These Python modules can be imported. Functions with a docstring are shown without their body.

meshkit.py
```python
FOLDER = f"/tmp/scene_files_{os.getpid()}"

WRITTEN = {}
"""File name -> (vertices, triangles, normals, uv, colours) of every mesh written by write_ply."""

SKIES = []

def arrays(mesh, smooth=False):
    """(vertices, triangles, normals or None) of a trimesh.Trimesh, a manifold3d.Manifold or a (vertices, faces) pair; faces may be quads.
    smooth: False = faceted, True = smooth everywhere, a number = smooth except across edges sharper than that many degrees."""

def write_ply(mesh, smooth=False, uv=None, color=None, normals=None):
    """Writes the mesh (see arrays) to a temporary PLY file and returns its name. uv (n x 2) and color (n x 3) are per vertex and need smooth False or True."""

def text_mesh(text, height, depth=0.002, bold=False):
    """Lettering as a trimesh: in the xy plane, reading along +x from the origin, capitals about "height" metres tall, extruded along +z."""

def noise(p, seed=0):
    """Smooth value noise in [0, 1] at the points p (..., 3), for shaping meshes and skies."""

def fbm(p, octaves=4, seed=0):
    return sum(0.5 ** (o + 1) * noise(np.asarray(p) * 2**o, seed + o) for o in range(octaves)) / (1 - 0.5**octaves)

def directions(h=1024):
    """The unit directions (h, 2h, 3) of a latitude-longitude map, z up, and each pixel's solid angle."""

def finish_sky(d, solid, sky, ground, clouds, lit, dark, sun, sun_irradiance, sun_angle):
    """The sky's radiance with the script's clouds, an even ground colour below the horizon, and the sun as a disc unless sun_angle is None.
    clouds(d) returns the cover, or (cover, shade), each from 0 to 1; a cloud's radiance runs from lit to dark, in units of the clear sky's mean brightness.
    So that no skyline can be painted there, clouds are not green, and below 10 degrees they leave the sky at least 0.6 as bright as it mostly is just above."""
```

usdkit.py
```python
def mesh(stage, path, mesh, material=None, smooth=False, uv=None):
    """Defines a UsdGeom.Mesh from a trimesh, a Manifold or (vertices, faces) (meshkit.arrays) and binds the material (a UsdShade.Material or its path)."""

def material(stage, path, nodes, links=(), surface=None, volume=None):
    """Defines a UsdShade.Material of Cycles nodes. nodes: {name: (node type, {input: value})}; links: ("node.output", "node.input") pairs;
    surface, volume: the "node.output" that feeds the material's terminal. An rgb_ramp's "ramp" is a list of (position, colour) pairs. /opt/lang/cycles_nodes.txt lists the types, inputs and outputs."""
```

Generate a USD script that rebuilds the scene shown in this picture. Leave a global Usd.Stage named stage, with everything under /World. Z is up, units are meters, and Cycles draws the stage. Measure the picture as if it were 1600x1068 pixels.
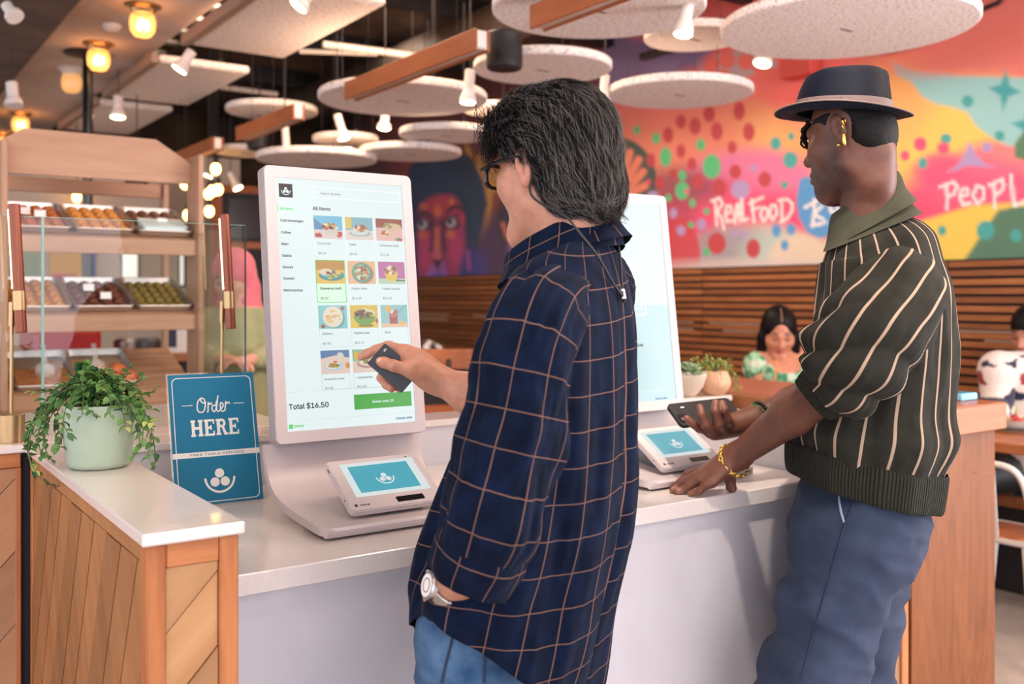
import math, random
import numpy as np, trimesh, manifold3d as m3, usdkit, meshkit
from pxr import Usd, UsdGeom, UsdLux, UsdShade, Gf, Sdf, Vt
from shapely.geometry import Polygon, LineString, Point, box as sbox
from shapely import affinity
from shapely.ops import unary_union

stage = Usd.Stage.CreateInMemory()
UsdGeom.SetStageUpAxis(stage, 'Z'); UsdGeom.SetStageMetersPerUnit(stage, 1.0)
UsdGeom.Xform.Define(stage, '/World')
rng = np.random.default_rng(7); random.seed(7)

# ------------------------------------------------------------------ camera
F_PX, CX, HY, HC = 1532.0, 800.0, 461.0, 1.37         # lens in pixels of the 1600 wide picture, horizon row, eye height
YAW = math.radians(55.2)
RT = np.array([math.sin(YAW), -math.cos(YAW), 0.0]); FW = np.array([math.cos(YAW), math.sin(YAW), 0.0]); UP = np.array([0, 0, 1.0])
EYE = np.array([0, 0, HC])
cam = UsdGeom.Camera.Define(stage, '/World/Camera')
cam.AddTransformOp().Set(Gf.Matrix4d(*RT, 0, *UP, 0, *(-FW), 0, *EYE, 1))
cam.CreateHorizontalApertureAttr(36.0); cam.CreateVerticalApertureAttr(24.03)
cam.CreateFocalLengthAttr(F_PX / 1600 * 36); cam.CreateVerticalApertureOffsetAttr(-(534 - HY) / 1600 * 36)
cam.CreateFStopAttr(3.2); cam.CreateFocusDistanceAttr(1.85); cam.CreateClippingRangeAttr(Gf.Vec2f(0.05, 200))
cam.CreateExposureAttr(0.36)

def ray(px, py): return RT * ((px - CX) / F_PX) + FW + UP * ((HY - py) / F_PX)
def at(px, py, d): return EYE + ray(px, py) * d           # survey of the photograph: the point seen at a pixel at a known distance, height or wall
def onz(px, py, z): r = ray(px, py); return EYE + r * ((z - HC) / r[2])
def onx(px, py, x): r = ray(px, py); return EYE + r * (x / r[0])
def ony(px, py, y): r = ray(px, py); return EYE + r * (y / r[1])
def proj(P):
    q = np.asarray(P, float) - EYE; d = q @ FW
    return np.stack([CX + F_PX * (q @ RT) / d, HY - F_PX * (q @ UP) / d, d], -1)

# ------------------------------------------------------------------ lights
def lin(c):
    c = np.asarray(c, float) / 255.0
    return np.where(c <= .04045, c / 12.92, ((c + .055) / 1.055) ** 2.4)
WARM, WARMW, COOL = (1.0, .70, .48), (1.0, .84, .70), (.86, .90, 1.0)
dome = UsdLux.DomeLight.Define(stage, '/World/DaylightDome')        # daylight of the street outside the open shop front behind the camera
dome.CreateColorAttr(Gf.Vec3f(.90, .89, 1.0)); dome.CreateIntensityAttr(0.80)

def rect_light(name, c, size, target, power, color):
    l = UsdLux.RectLight.Define(stage, '/World/' + name)
    c = np.array(c, float); z = c - np.array(target, float); z /= np.linalg.norm(z)
    x = np.cross([0, 0, 1.0] if abs(z[2]) < .99 else [0, 1.0, 0], z); x /= np.linalg.norm(x); y = np.cross(z, x)
    l.AddTransformOp().Set(Gf.Matrix4d(*x, 0, *y, 0, *z, 0, *c, 1))
    l.CreateWidthAttr(size[0]); l.CreateHeightAttr(size[1]); l.CreateIntensityAttr(power); l.CreateColorAttr(Gf.Vec3f(*color))
    return l
def spot_light(name, c, target, power, color, cone=40, soft=.5, radius=.04):
    l = UsdLux.SphereLight.Define(stage, '/World/' + name)
    c = np.array(c, float); z = c - np.array(target, float); z /= np.linalg.norm(z)
    x = np.cross([0, 1.0, 0] if abs(z[1]) < .99 else [1.0, 0, 0], z); x /= np.linalg.norm(x); y = np.cross(z, x)
    l.AddTransformOp().Set(Gf.Matrix4d(*x, 0, *y, 0, *z, 0, *c, 1))
    l.CreateRadiusAttr(radius); l.CreateIntensityAttr(power); l.CreateColorAttr(Gf.Vec3f(*color))
    s = UsdLux.ShapingAPI.Apply(l.GetPrim()); s.CreateShapingConeAngleAttr(cone); s.CreateShapingConeSoftnessAttr(soft)
    return l
rect_light('CounterLight', (1.45, 1.15, 3.1), (1.3, 1.0), (1.45, 1.5, 0), 10.0, (1.0, .88, .80))
rect_light('SideWindowLight', (5.05, -0.3, 1.5), (2.0, 2.3), (2.6, 1.9, 2.4), 5.2, (1.0, .97, .97))          # daylight of the side window right of the camera
spot_light('CounterSpot', (1.15, .75, 3.05), (1.88, 1.75, .92), 1700, WARMW, 10, .6, .05)
# large ceiling fixtures of the room behind and above the camera
rect_light('CeilingPanelLight_1', (1.5, -0.9, 3.05), (1.5, 1.5), (1.6, 1.6, 0.9), 6.0, WARMW)
rect_light('CeilingPanelLight_2', (3.3, 0.4, 3.0), (1.2, 1.2), (1.8, 1.6, 1.1), 10.0, WARM)
rect_light('CeilingPanelLight_3', (-0.6, 1.0, 3.0), (1.2, 1.2), (0.6, 2.0, 0.9), 6.0, WARMW)
rect_light('CeilingPanelLight_5', (0.1, 2.6, 3.0), (.9, .9), (0.9, 4.1, 1.3), 3.5, WARMW)
rect_light('CeilingPanelLight_4', (2.4, 4.6, 3.1), (1.6, 1.6), (2.4, 4.6, 0), 9.0, WARM)

# ------------------------------------------------------------------ mesh helpers
def cat(ms): return trimesh.util.concatenate([m for m in ms if m is not None])
def bx(lo, hi, bev=0.0):
    lo, hi = np.minimum(lo, hi).astype(float), np.maximum(lo, hi).astype(float)
    if bev <= 0: 
        m = trimesh.creation.box(hi - lo); m.apply_translation((lo + hi) / 2); return m
    bev = min(bev, .49 * (hi - lo).min()); P = []
    for sx in (0, 1):
        for sy in (0, 1):
            for sz in (0, 1):
                c = np.where([sx, sy, sz], hi, lo); s = np.where([sx, sy, sz], -1, 1) * bev
                for k in range(3):
                    p = c.copy(); p[[j for j in range(3) if j != k]] += s[[j for j in range(3) if j != k]]; P.append(p)
    return trimesh.convex.convex_hull(np.array(P))
def frame(o, x, y, z=None):
    x, y = np.array(x, float), np.array(y, float); x /= np.linalg.norm(x); y = y - x * (x @ y); y /= np.linalg.norm(y)
    M = np.eye(4); M[:3, 0], M[:3, 1], M[:3, 2], M[:3, 3] = x, y, np.cross(x, y), o
    return M
def tf(m, M): m = m.copy(); m.apply_transform(M); return m
def mv(m, t): m = m.copy(); m.apply_translation(t); return m
def grid_faces(n, k, close):
    i, j = np.meshgrid(np.arange(n - 1), np.arange(k if close else k - 1), indexing='ij'); j2 = (j + 1) % k
    a, b, c, d = i * k + j, i * k + j2, (i + 1) * k + j2, (i + 1) * k + j
    return np.concatenate([np.stack([a, b, c], -1).reshape(-1, 3), np.stack([a, c, d], -1).reshape(-1, 3)])
def lathe(prof, seg=32, c=(0, 0, 0)):
    prof = np.array(prof, float); t = np.arange(seg) / seg * 2 * np.pi
    V = np.stack([prof[:, :1] * np.cos(t), prof[:, :1] * np.sin(t), np.repeat(prof[:, 1:], seg, 1)], -1).reshape(-1, 3)
    return trimesh.Trimesh(V + np.array(c), grid_faces(len(prof), seg, True), process=False)
def cyl(a, b, r, seg=16, r2=None): return tube([a, b], [r, r if r2 is None else r2], seg, True)
def tube(pts, r, seg=8, cap=True):
    pts = np.array(pts, float); n = len(pts); r = np.broadcast_to(np.asarray(r, float), (n,))
    T = np.gradient(pts, axis=0); T /= np.linalg.norm(T, axis=1, keepdims=True) + 1e-12
    u = np.cross(T[0], [0, 0, 1.0]); u = np.cross(T[0], [1.0, 0, 0]) if np.linalg.norm(u) < .1 else u; u /= np.linalg.norm(u)
    a = np.arange(seg) / seg * 2 * np.pi; V = []
    for k in range(n):
        u = u - T[k] * (u @ T[k]); u /= np.linalg.norm(u); w = np.cross(T[k], u)
        V.append(pts[k] + r[k] * (np.cos(a)[:, None] * u + np.sin(a)[:, None] * w))
    V = np.concatenate(V); f = grid_faces(n, seg, True)
    if cap:
        V = np.vstack([V, pts[0], pts[-1]]); i = np.arange(seg); j = (i + 1) % seg; m = n * seg; o = (n - 1) * seg
        f = np.vstack([f, np.stack([j, i, np.full(seg, m)], 1), np.stack([o + i, o + j, np.full(seg, m + 1)], 1)])
    return trimesh.Trimesh(V, f, process=False)
def spline(pts, n):
    from scipy.interpolate import CubicSpline
    pts = np.array(pts, float); t = np.r_[0, np.cumsum(np.linalg.norm(np.diff(pts[:, :3], axis=0), axis=1))]
    return CubicSpline(t, pts)(np.linspace(0, t[-1], n))
def prism(poly, h, M=None):
    g = getattr(poly, 'geoms', [poly])
    m = cat([trimesh.creation.extrude_polygon(p, h, engine='earcut') for p in g if p.area > 1e-9])
    return m if M is None else tf(m, M)
def rrect(w, h, r): return sbox(r, r, w - r, h - r).buffer(r, 6)
def plate(M, w, h, t, r=.01, bev=0):                      # rounded plate in the plane of frame M
    return prism(rrect(w, h, r), t, M)
def sphere(c, r, sub=2):
    m = trimesh.creation.icosphere(sub, 1.0); m.vertices = m.vertices * np.broadcast_to(r, 3) + np.array(c); return m

# ------------------------------------------------------------------ scene graph
used = {}
def numbered(parent, name):
    k = (parent, name); n = used.get(k, 0); used[k] = n + 1
    return name if n == 0 else f'{name}_{n:03d}'
def custom(p, **kw):
    for k, v in kw.items():
        if v: p.SetCustomDataByKey(k, v)
class Thing:
    def __init__(s, name, label=None, cat=None, group=None, loc=(0, 0, 0), rz=0, kind=None):
        s.loc = np.array(loc, float); s.path = '/World/' + numbered('/World', name)
        s.x = UsdGeom.Xform.Define(stage, s.path); s.x.AddTranslateOp().Set(Gf.Vec3d(*map(float, s.loc)))
        if rz: s.x.AddRotateZOp().Set(float(rz))
        s.prim = s.x.GetPrim(); custom(s.prim, label=label, category=cat, group=group, kind=kind)
    def part(s, name, mesh, mat, smooth=35, parent=None, label=None, col=None, kind=None, uv=None, local=False):
        base = parent or s.path
        path = base + '/' + numbered(base, name)
        return put(path, mesh if local else shifted(mesh, -s.loc), mat, smooth, label=label, col=col, kind=kind, uv=uv)
def shifted(mesh, t):
    if hasattr(mesh, 'vertices'): return mv(mesh, t)
    return (np.asarray(mesh[0]) + t, mesh[1])
def put(path, mesh, mat, smooth=35, col=None, uv=None, **cd):
    if col is not None or uv is not None: smooth = bool(smooth)
    m = usdkit.mesh(stage, path, mesh, M[mat] if isinstance(mat, str) else mat, smooth, uv=uv)
    if col is not None:
        UsdGeom.PrimvarsAPI(m).CreatePrimvar('col', Sdf.ValueTypeNames.Color3fArray, 'vertex').Set(Vt.Vec3fArray.FromNumpy(np.asarray(col, np.float32)))
    custom(m.GetPrim(), **cd); return path
def solo(name, mesh, mat, label, cat_, group=None, smooth=35, **kw):
    return put('/World/' + numbered('/World', name), mesh, mat, smooth, label=label, category=cat_, group=group, **kw)
def struct(name, mesh, mat, smooth=35, **kw):
    return put('/World/' + numbered('/World', name), mesh, mat, smooth, kind='structure', **kw)
def dup(src, loc, rz=0, label=None, group=None, name=None, sc=None):
    was = src.prim.GetCustomData(); nm = name or src.path.split('/')[-1]
    p = '/World/' + numbered('/World', nm); x = UsdGeom.Xform.Define(stage, p)
    x.GetPrim().GetReferences().AddInternalReference(src.path)
    x.ClearXformOpOrder(); 
    x.AddTransformOp(opSuffix='place').Set(Gf.Matrix4d().SetScale(Gf.Vec3d(*(sc or (1, 1, 1)))) * Gf.Matrix4d().SetRotate(Gf.Rotation(Gf.Vec3d(0, 0, 1), float(rz))) * Gf.Matrix4d().SetTranslate(Gf.Vec3d(*map(float, loc))))
    custom(x.GetPrim(), label=label or was.get('label'), category=was.get('category'), group=group or was.get('group'))
    x.GetPrim().SetInstanceable(True); return x

# ------------------------------------------------------------------ materials
M = {}
def mat(name, c, rough=.55, metal=0, spec=.5, noise=None, bump=None, sheen=0, coat=0, emit=None, trans=0, sss=0, alpha=1, col=False, extra=None):
    """noise: (second colour, scale, low, high[, stretch]); bump: (scale, distance)"""
    n = {'p': ('principled_bsdf', dict(roughness=rough, metallic=metal, specular_ior_level=spec, sheen_weight=sheen, coat_weight=coat, transmission_weight=trans, subsurface_weight=sss, alpha=alpha, subsurface_scale=.01, subsurface_radius=(1, .35, .2), base_color=lin(c), **(extra or {})))}
    L = []
    if noise or bump: n['tc'] = ('texture_coordinate', {})
    if noise:
        c2, sc, lo, hi = noise[:4]; st = noise[4] if len(noise) > 4 else (1, 1, 1)
        n['mp'] = ('mapping', dict(scale=st, rotation=noise[5] if len(noise) > 5 else (0, 0, 0))); n['nz'] = ('noise_texture', dict(scale=sc, detail=5, roughness=.6))
        n['rp'] = ('rgb_ramp', dict(ramp=[(lo, lin(c)), (hi, lin(c2))])); L += [('tc.object', 'mp.vector'), ('mp.vector', 'nz.vector'), ('nz.fac', 'rp.fac'), ('rp.color', 'p.base_color')]
    if col:
        n['at'] = ('attribute', dict(attribute='col')); L += [('at.color', 'p.base_color')]
    if bump:
        n['bn'] = ('noise_texture', dict(scale=bump[0], detail=4)); n['bp'] = ('bump', dict(distance=bump[1], strength=1))
        L += [('tc.object', 'bn.vector'), ('bn.fac', 'bp.height'), ('bp.normal', 'p.normal')]
    if emit:
        n['p'][1].update(emission_color=lin(emit[0]), emission_strength=emit[1])
    M[name] = usdkit.material(stage, '/World/Looks/' + name, n, L, surface='p.BSDF')
def wood(name, c1, c2, axis=(0, 0, 0), sc=6, rough=.42, streak=None, knots=.35):
    """grain along local x turned by axis (Euler, radians)"""
    n = {'tc': ('texture_coordinate', {}), 'mp': ('mapping', dict(rotation=axis, mapping_type='texture')), 'ms': ('mapping', dict(scale=(.12, 1, 1))),
         'a': ('noise_texture', dict(scale=sc * 5, detail=6, roughness=.62, distortion=knots)), 'b': ('noise_texture', dict(scale=sc * .9, detail=3, distortion=.8)),
         'mx': ('mix_float', dict(fac=.45)), 'rp': ('rgb_ramp', dict(ramp=[(.36, lin(c1)), (.52, (lin(c1) + lin(c2)) / 2), (.66, lin(c2))] + ([(.71, lin(streak)), (.74, lin(c2))] if streak else []))),
         'bp': ('bump', dict(distance=.0008, strength=.5)), 'p': ('principled_bsdf', dict(roughness=rough, specular_ior_level=.28))}
    L = [('tc.object', 'mp.vector'), ('mp.vector', 'ms.vector'), ('ms.vector', 'a.vector'), ('ms.vector', 'b.vector'), ('a.fac', 'mx.a'), ('b.fac', 'mx.b'), ('mx.result', 'rp.fac'), ('rp.color', 'p.base_color'), ('a.fac', 'bp.height'), ('bp.normal', 'p.normal')]
    M[name] = usdkit.material(stage, '/World/Looks/' + name, n, L, surface='p.BSDF')
def colour_emitter(name, k, rough=.2):
    n = {'at': ('attribute', dict(attribute='col')), 'p': ('principled_bsdf', dict(base_color=(.02, .02, .02), roughness=rough, emission_strength=k))}
    M[name] = usdkit.material(stage, '/World/Looks/' + name, n, [('at.color', 'p.emission_color')], surface='p.BSDF')
def pane(name, tint=(1, 1, 1), rough=.0, ior=1.5):
    n = {'t': ('transparent_bsdf', dict(color=tint)), 'g': ('glossy_bsdf', dict(color=(1, 1, 1), roughness=rough)), 'f': ('fresnel', dict(IOR=ior)), 'ge': ('geometry', {}), 'iv': ('math', dict(math_type='subtract', value1=1.0)), 'mu': ('math', dict(math_type='multiply')), 'm': ('mix_closure', {})}
    M[name] = usdkit.material(stage, '/World/Looks/' + name, n, [('ge.backfacing', 'iv.value2'), ('iv.value', 'mu.value1'), ('f.fac', 'mu.value2'), ('mu.value', 'm.fac'), ('t.BSDF', 'm.closure1'), ('g.BSDF', 'm.closure2')], surface='m.closure')
def leafy(name, c1, c2):
    n = {'oi': ('object_info', {}), 'rp': ('rgb_ramp', dict(ramp=[(0, lin(c1)), (1, lin(c2))])), 'p': ('principled_bsdf', dict(roughness=.42)), 't': ('translucent_bsdf', {}), 'm': ('mix_closure', dict(fac=.25))}
    M[name] = usdkit.material(stage, '/World/Looks/' + name, n, [('oi.random', 'rp.fac'), ('rp.color', 'p.base_color'), ('rp.color', 't.color'), ('p.BSDF', 'm.closure1'), ('t.BSDF', 'm.closure2')], surface='m.closure')

mat('stone_white', (226, 216, 212), .16, noise=((220, 209, 204), 120, .35, .75), coat=.3)
mat('panel_white', (206, 202, 208), .45, noise=((200, 195, 200), 9, .3, .7))
mat('kiosk_white', (194, 181, 181), .32, spec=.3)
mat('kiosk_edge', (160, 150, 150), .4, spec=.3)
mat('kiosk_grey', (105, 108, 116), .4, metal=.4)
mat('black_gloss', (14, 14, 17), .18)
mat('black_matte', (20, 20, 23), .55)
mat('dark_metal', (44, 42, 46), .45, metal=.3)
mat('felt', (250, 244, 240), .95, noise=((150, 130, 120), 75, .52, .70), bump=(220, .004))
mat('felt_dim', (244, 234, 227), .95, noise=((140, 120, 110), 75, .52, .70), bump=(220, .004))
mat('lamp_white', (232, 222, 214), .4)
mat('lamp_face', (255, 225, 190), .4, emit=((255, 214, 160), 14))
mat('bulb_glow', (255, 200, 120), .3, emit=((255, 196, 110), 9))
mat('brass', (178, 148, 108), .34, metal=1)
mat('copper', (128, 74, 56), .36, metal=.7)
mat('gold', (232, 186, 96), .22, metal=1)
mat('steel', (196, 194, 192), .32, metal=1, noise=((170, 168, 168), 40, .3, .7))
mat('tray_metal', (206, 198, 192), .36, metal=.9)
mat('ceiling_dark', (112, 92, 80), .8, noise=((62, 52, 48), 3, .35, .7))
mat('ceiling_tan', (222, 206, 196), .85, noise=((190, 164, 148), 2, .3, .7))
mat('duct', (92, 78, 68), .6, metal=.2)
mat('concrete', (196, 184, 174), .55, noise=((168, 156, 146), 5, .35, .7), bump=(60, .001))
mat('wall_umber', (92, 68, 40), .8, noise=((48, 36, 30), 2.2, .35, .7))
mat('wall_dark', (40, 34, 36), .7)
mat('wall_cream', (196, 178, 160), .8)
mat('conduit_red', (214, 84, 74), .7)
mat('sign_blue', (36, 118, 152), .6, spec=.2)
mat('sign_white', (232, 228, 222), .4)
mat('sign_ink', (70, 100, 125), .5)
mat('pot_green', (158, 174, 152), .5, bump=(120, .0006))
mat('pot_beige', (206, 190, 172), .6, bump=(90, .0006))
mat('pot_terracotta', (226, 178, 146), .6, bump=(90, .0006))
mat('soil', (46, 34, 26), .95, bump=(80, .006))
leafy('leaf_green', (36, 84, 50), (104, 146, 76)); leafy('leaf_lime', (120, 150, 60), (188, 200, 110)); leafy('leaf_sage', (128, 158, 120), (190, 204, 166))
mat('stem', (92, 104, 60), .6)
wood('wood_rack', (190, 148, 120), (168, 122, 94), rough=.4, sc=5)
wood('wood_rack_v', (190, 148, 120), (170, 126, 98), axis=(0, math.pi / 2, 0), rough=.4, sc=5)
wood('wood_ply', (138, 82, 44), (100, 56, 28), axis=(0, math.pi / 2, 0), rough=.5, sc=3.2, knots=3.2)
wood('wood_cap', (176, 118, 80), (146, 90, 56), rough=.38, sc=4)
wood('wood_top', (168, 98, 62), (132, 72, 44), axis=(0, 0, math.pi / 2), rough=.3, sc=4)
wood('wood_post', (196, 128, 80), (150, 86, 50), axis=(0, math.pi / 2, 0), rough=.45, sc=9)
wood('wood_rail', (196, 128, 80), (156, 92, 54), rough=.45, sc=9)
wood('wood_beam', (176, 104, 62), (146, 80, 46), axis=(0, 0, math.pi / 2), rough=.5, sc=5)
wood('wood_chair', (190, 116, 72), (150, 84, 50), rough=.35, sc=4)
wood('wood_table', (188, 118, 76), (150, 88, 54), rough=.35, sc=4)
for i in range(3):
    k = (1.0, .9, 1.06)[i]
    wood(f'wood_slat_{i}', tuple(np.array((166, 106, 64)) * k), tuple(np.array((126, 74, 42)) * k), axis=(0, 0, math.pi / 2), rough=.5, sc=6)
    k = (1.0, .88, .95)[i]
    a = (0, math.radians(-50), 0)
    wood(f'plank_end_{i}', tuple(np.array((196, 150, 106)) * k), tuple(np.array((170, 122, 80)) * k), axis=(0, math.radians(-42), 0), rough=.5, sc=4.5, streak=(96, 58, 34))
    wood(f'plank_side_{i}', tuple(np.array((178, 124, 80)) * k), tuple(np.array((140, 92, 56)) * k), axis=(math.radians(0), math.radians(-64), math.pi / 2), rough=.5, sc=4)
    wood(f'plank_bake_{i}', tuple(np.array((200, 152, 116)) * k), tuple(np.array((176, 128, 92)) * k), axis=(0, math.radians(-42), 0), rough=.5, sc=4, streak=(120, 70, 40))
pane('glass', (.94, .97, .96)); pane('acrylic', (.97, .98, .98)); mat('jar_glass', (255, 206, 140), .25, alpha=.42, emit=((255, 190, 104), .55)); mat('clear_plastic', (236, 232, 228), .2, alpha=.38); mat('panel_edge', (150, 122, 104), .6)
mat('glass_edge', (126, 168, 158), .2)
M['mural'] = None
mat('mural', (200, 100, 100), .75, col=True, bump=(40, .0015))
mat('vcol', (128, 128, 128), .6, col=True)
mat('vcol_soft', (128, 128, 128), .85, col=True, sheen=.2)
colour_emitter('screen_col', .68)
mat('screen_text', (16, 18, 22), .5); mat('screen_grey', (84, 90, 94), .5); mat('screen_line', (188, 204, 206), .5)
mat('screen_green', (40, 150, 60), .5, emit=((60, 176, 70), .5)); mat('screen_blue', (40, 90, 150), .5)
mat('screen_white', (40, 42, 42), .22, spec=.2, emit=((238, 252, 252), .70))
mat('tablet_white', (70, 72, 72), .3, emit=((232, 244, 246), .58))
mat('tablet_teal', (30, 60, 66), .2, emit=((86, 184, 204), .58), coat=.5)
mat('card_tint', (50, 60, 50), .3, emit=((214, 244, 218), .75)); mat('screen_tint', (40, 42, 42), .22, spec=.2, emit=((218, 246, 250), .66)); mat('button_green', (20, 50, 20), .3, emit=((80, 170, 70), .7))
mat('pastry_gold', (218, 150, 74), .45, noise=((176, 100, 44), 60, .4, .65)); mat('pastry_amber', (204, 118, 62), .5, noise=((150, 76, 40), 60, .4, .65)); mat('pastry_choc', (128, 66, 44), .45, noise=((84, 40, 28), 70, .4, .65)); mat('pastry_green', (150, 124, 52), .5, noise=((96, 92, 40), 40, .4, .6)); mat('pastry_dark', (92, 52, 36), .5, noise=((140, 88, 54), 60, .45, .65)); mat('crumb', (196, 128, 70), .8, noise=((150, 88, 44), 90, .4, .6), bump=(90, .004)); mat('bun_orange', (222, 130, 76), .4, noise=((190, 96, 52), 30, .4, .6)); mat('card_white', (236, 230, 226), .6)
mat('box_white', (226, 236, 238), .3); mat('edge_dark', (26, 44, 46), .2); mat('strip_glow', (255, 220, 180), .4, emit=((255, 206, 150), 5))
mat('red_enamel', (176, 36, 34), .3); mat('navy', (34, 40, 74), .6); mat('pink_cloth', (222, 112, 128), .7, sheen=.3); mat('yellow_paint', (214, 160, 62), .7); mat('blue_paint', (46, 66, 130), .7); mat('pink_paint', (196, 84, 96), .7); mat('light_strip_w', (230, 226, 220), .4, emit=((236, 226, 214), .7))
mat('light_blue', (132, 196, 226), .5); mat('chair_white', (226, 220, 214), .4)
mat('nail', (222, 172, 150), .3); mat('black_card', (22, 26, 36), .4); mat('denim_rim', (128, 156, 184), .8)
mat('ribbon', (112, 92, 88), .7)
mat('skin_line', (180, 130, 112), .6); mat('straw_orange', (226, 140, 84), .5); mat('sage_cloth', (164, 166, 124), .8, bump=(140, .002), sheen=.2)

def straw_mat():
    n = {'tc': ('texture_coordinate', {}), 'w': ('wave_texture', dict(wave_type='bands', bands_direction='z', scale=290.0, distortion=.05, detail=1.0)), 'bp': ('bump', dict(distance=.0022, strength=.8)), 'rp': ('rgb_ramp', dict(ramp=[(0, lin((4, 8, 20))), (1, lin((15, 24, 48)))])), 'p': ('principled_bsdf', dict(roughness=.55, specular_ior_level=.2))}
    M['straw'] = usdkit.material(stage, '/World/Looks/straw', n, [('tc.object', 'w.vector'), ('w.fac', 'bp.height'), ('bp.normal', 'p.normal'), ('w.fac', 'rp.fac'), ('rp.color', 'p.base_color')], surface='p.BSDF')
straw_mat()
# ================================================================== the setting
WX, WY0, WY1, MZ = 5.00, 0.7, 11.5, 1.562       # mural wall plane, its ends, foot of the painting
CEIL = 3.45
struct('floor', bx((-6, -6, -.1), (5.2, 11.7, 0)), 'concrete')
struct('ceiling', bx((-4, -3.5, CEIL), (5.15, 11.65, CEIL + .1)), 'ceiling_dark')
struct('wall_right', bx((WX, WY0, 0), (WX + .15, WY1, CEIL)), 'wall_umber')
struct('wall_back', bx((-4, WY1, 0), (WX + .15, WY1 + .15, CEIL)), 'wall_umber')
struct('window_1', cat([bx((-4.08, -3.4 + k * 2.1, 0), (-4.0, -3.34 + k * 2.1, CEIL)) for k in range(8)] + [bx((-4.08, -3.4, 2.6), (-4.0, 11.6, 2.66)), bx((-4.08, -3.4, 0), (-4.0, 11.6, .25))]), 'dark_metal')
struct('trim_1', bx((.96, 1.0, 2.80), (1.57, 11.4, CEIL), .01), 'ceiling_tan')       # dropped soffit with the jar lamps
struct('trim_2', bx((.52, 1.0, 2.72), (.955, 11.4, CEIL), .02), 'ceiling_dark')
struct('trim_3', cat([bx((-4, 1.0, 3.02), (.50, 9.5, 3.06))] + [bx((-4 + k * .62, 1.0, 2.9), (-3.9 + k * .62, 9.5, 3.02)) for k in range(8)]), 'wall_dark')
struct('trim_4', cat([bx((WX - .03, .9, .35), (WX - .001, WY1 - .02, MZ))]), 'wall_dark')   # dark backing behind the slats

# ------------------------------------------------------------------ slatted wainscot, one board a part
def slats(y0, y1, label, tone):
    t = Thing('slatted_wall_panel', label, 'wall panel', loc=(WX - .03, y0, .5))
    n = 25; pitch = .0472
    for k in range(n):
        z = MZ - .012 - k * pitch
        t.part('slat', bx((WX - .058, y0 + .004, z - .032), (WX - .03, y1 - .004, z), .002), f'wood_slat_{(k * 7 + tone) % 3}')
    for y in (y0 + .12, (y0 + y1) / 2, y1 - .12):
        t.part('batten', bx((WX - .031, y - .02, .5), (WX - .018, y + .02, MZ - .02)), 'wall_dark')
    for k, (a, b) in ((7, (.05, .40)), (8, (.05, .30)), (7, (.60, .97)), (8, (.62, .90))):
        z = MZ - .012 - k * pitch - .032
        t.part('light_strip', bx((WX - .045, y0 + (y1 - y0) * a, z - .012), (WX - .0302, y0 + (y1 - y0) * b, z - .003)), 'wall_cream', label='pale strip showing through the gap')
    return t
slats(1.0, 3.0, 'brown slatted wood wainscot nearest the right edge, behind the striped shirt man', 0)
slats(3.0, 4.81, 'brown slatted wood wainscot directly behind the woman in the green dress', 1)
slats(4.81, 6.9, 'brown slatted wood wainscot section just right of the checkout screen', 2)
slats(6.9, 9.1, 'dark brown slatted wood wainscot section behind the navy plaid shirt man', 0)
slats(9.1, 11.4, 'darkest far section of slatted wood wainscot beside the ordering screen', 1)

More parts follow.
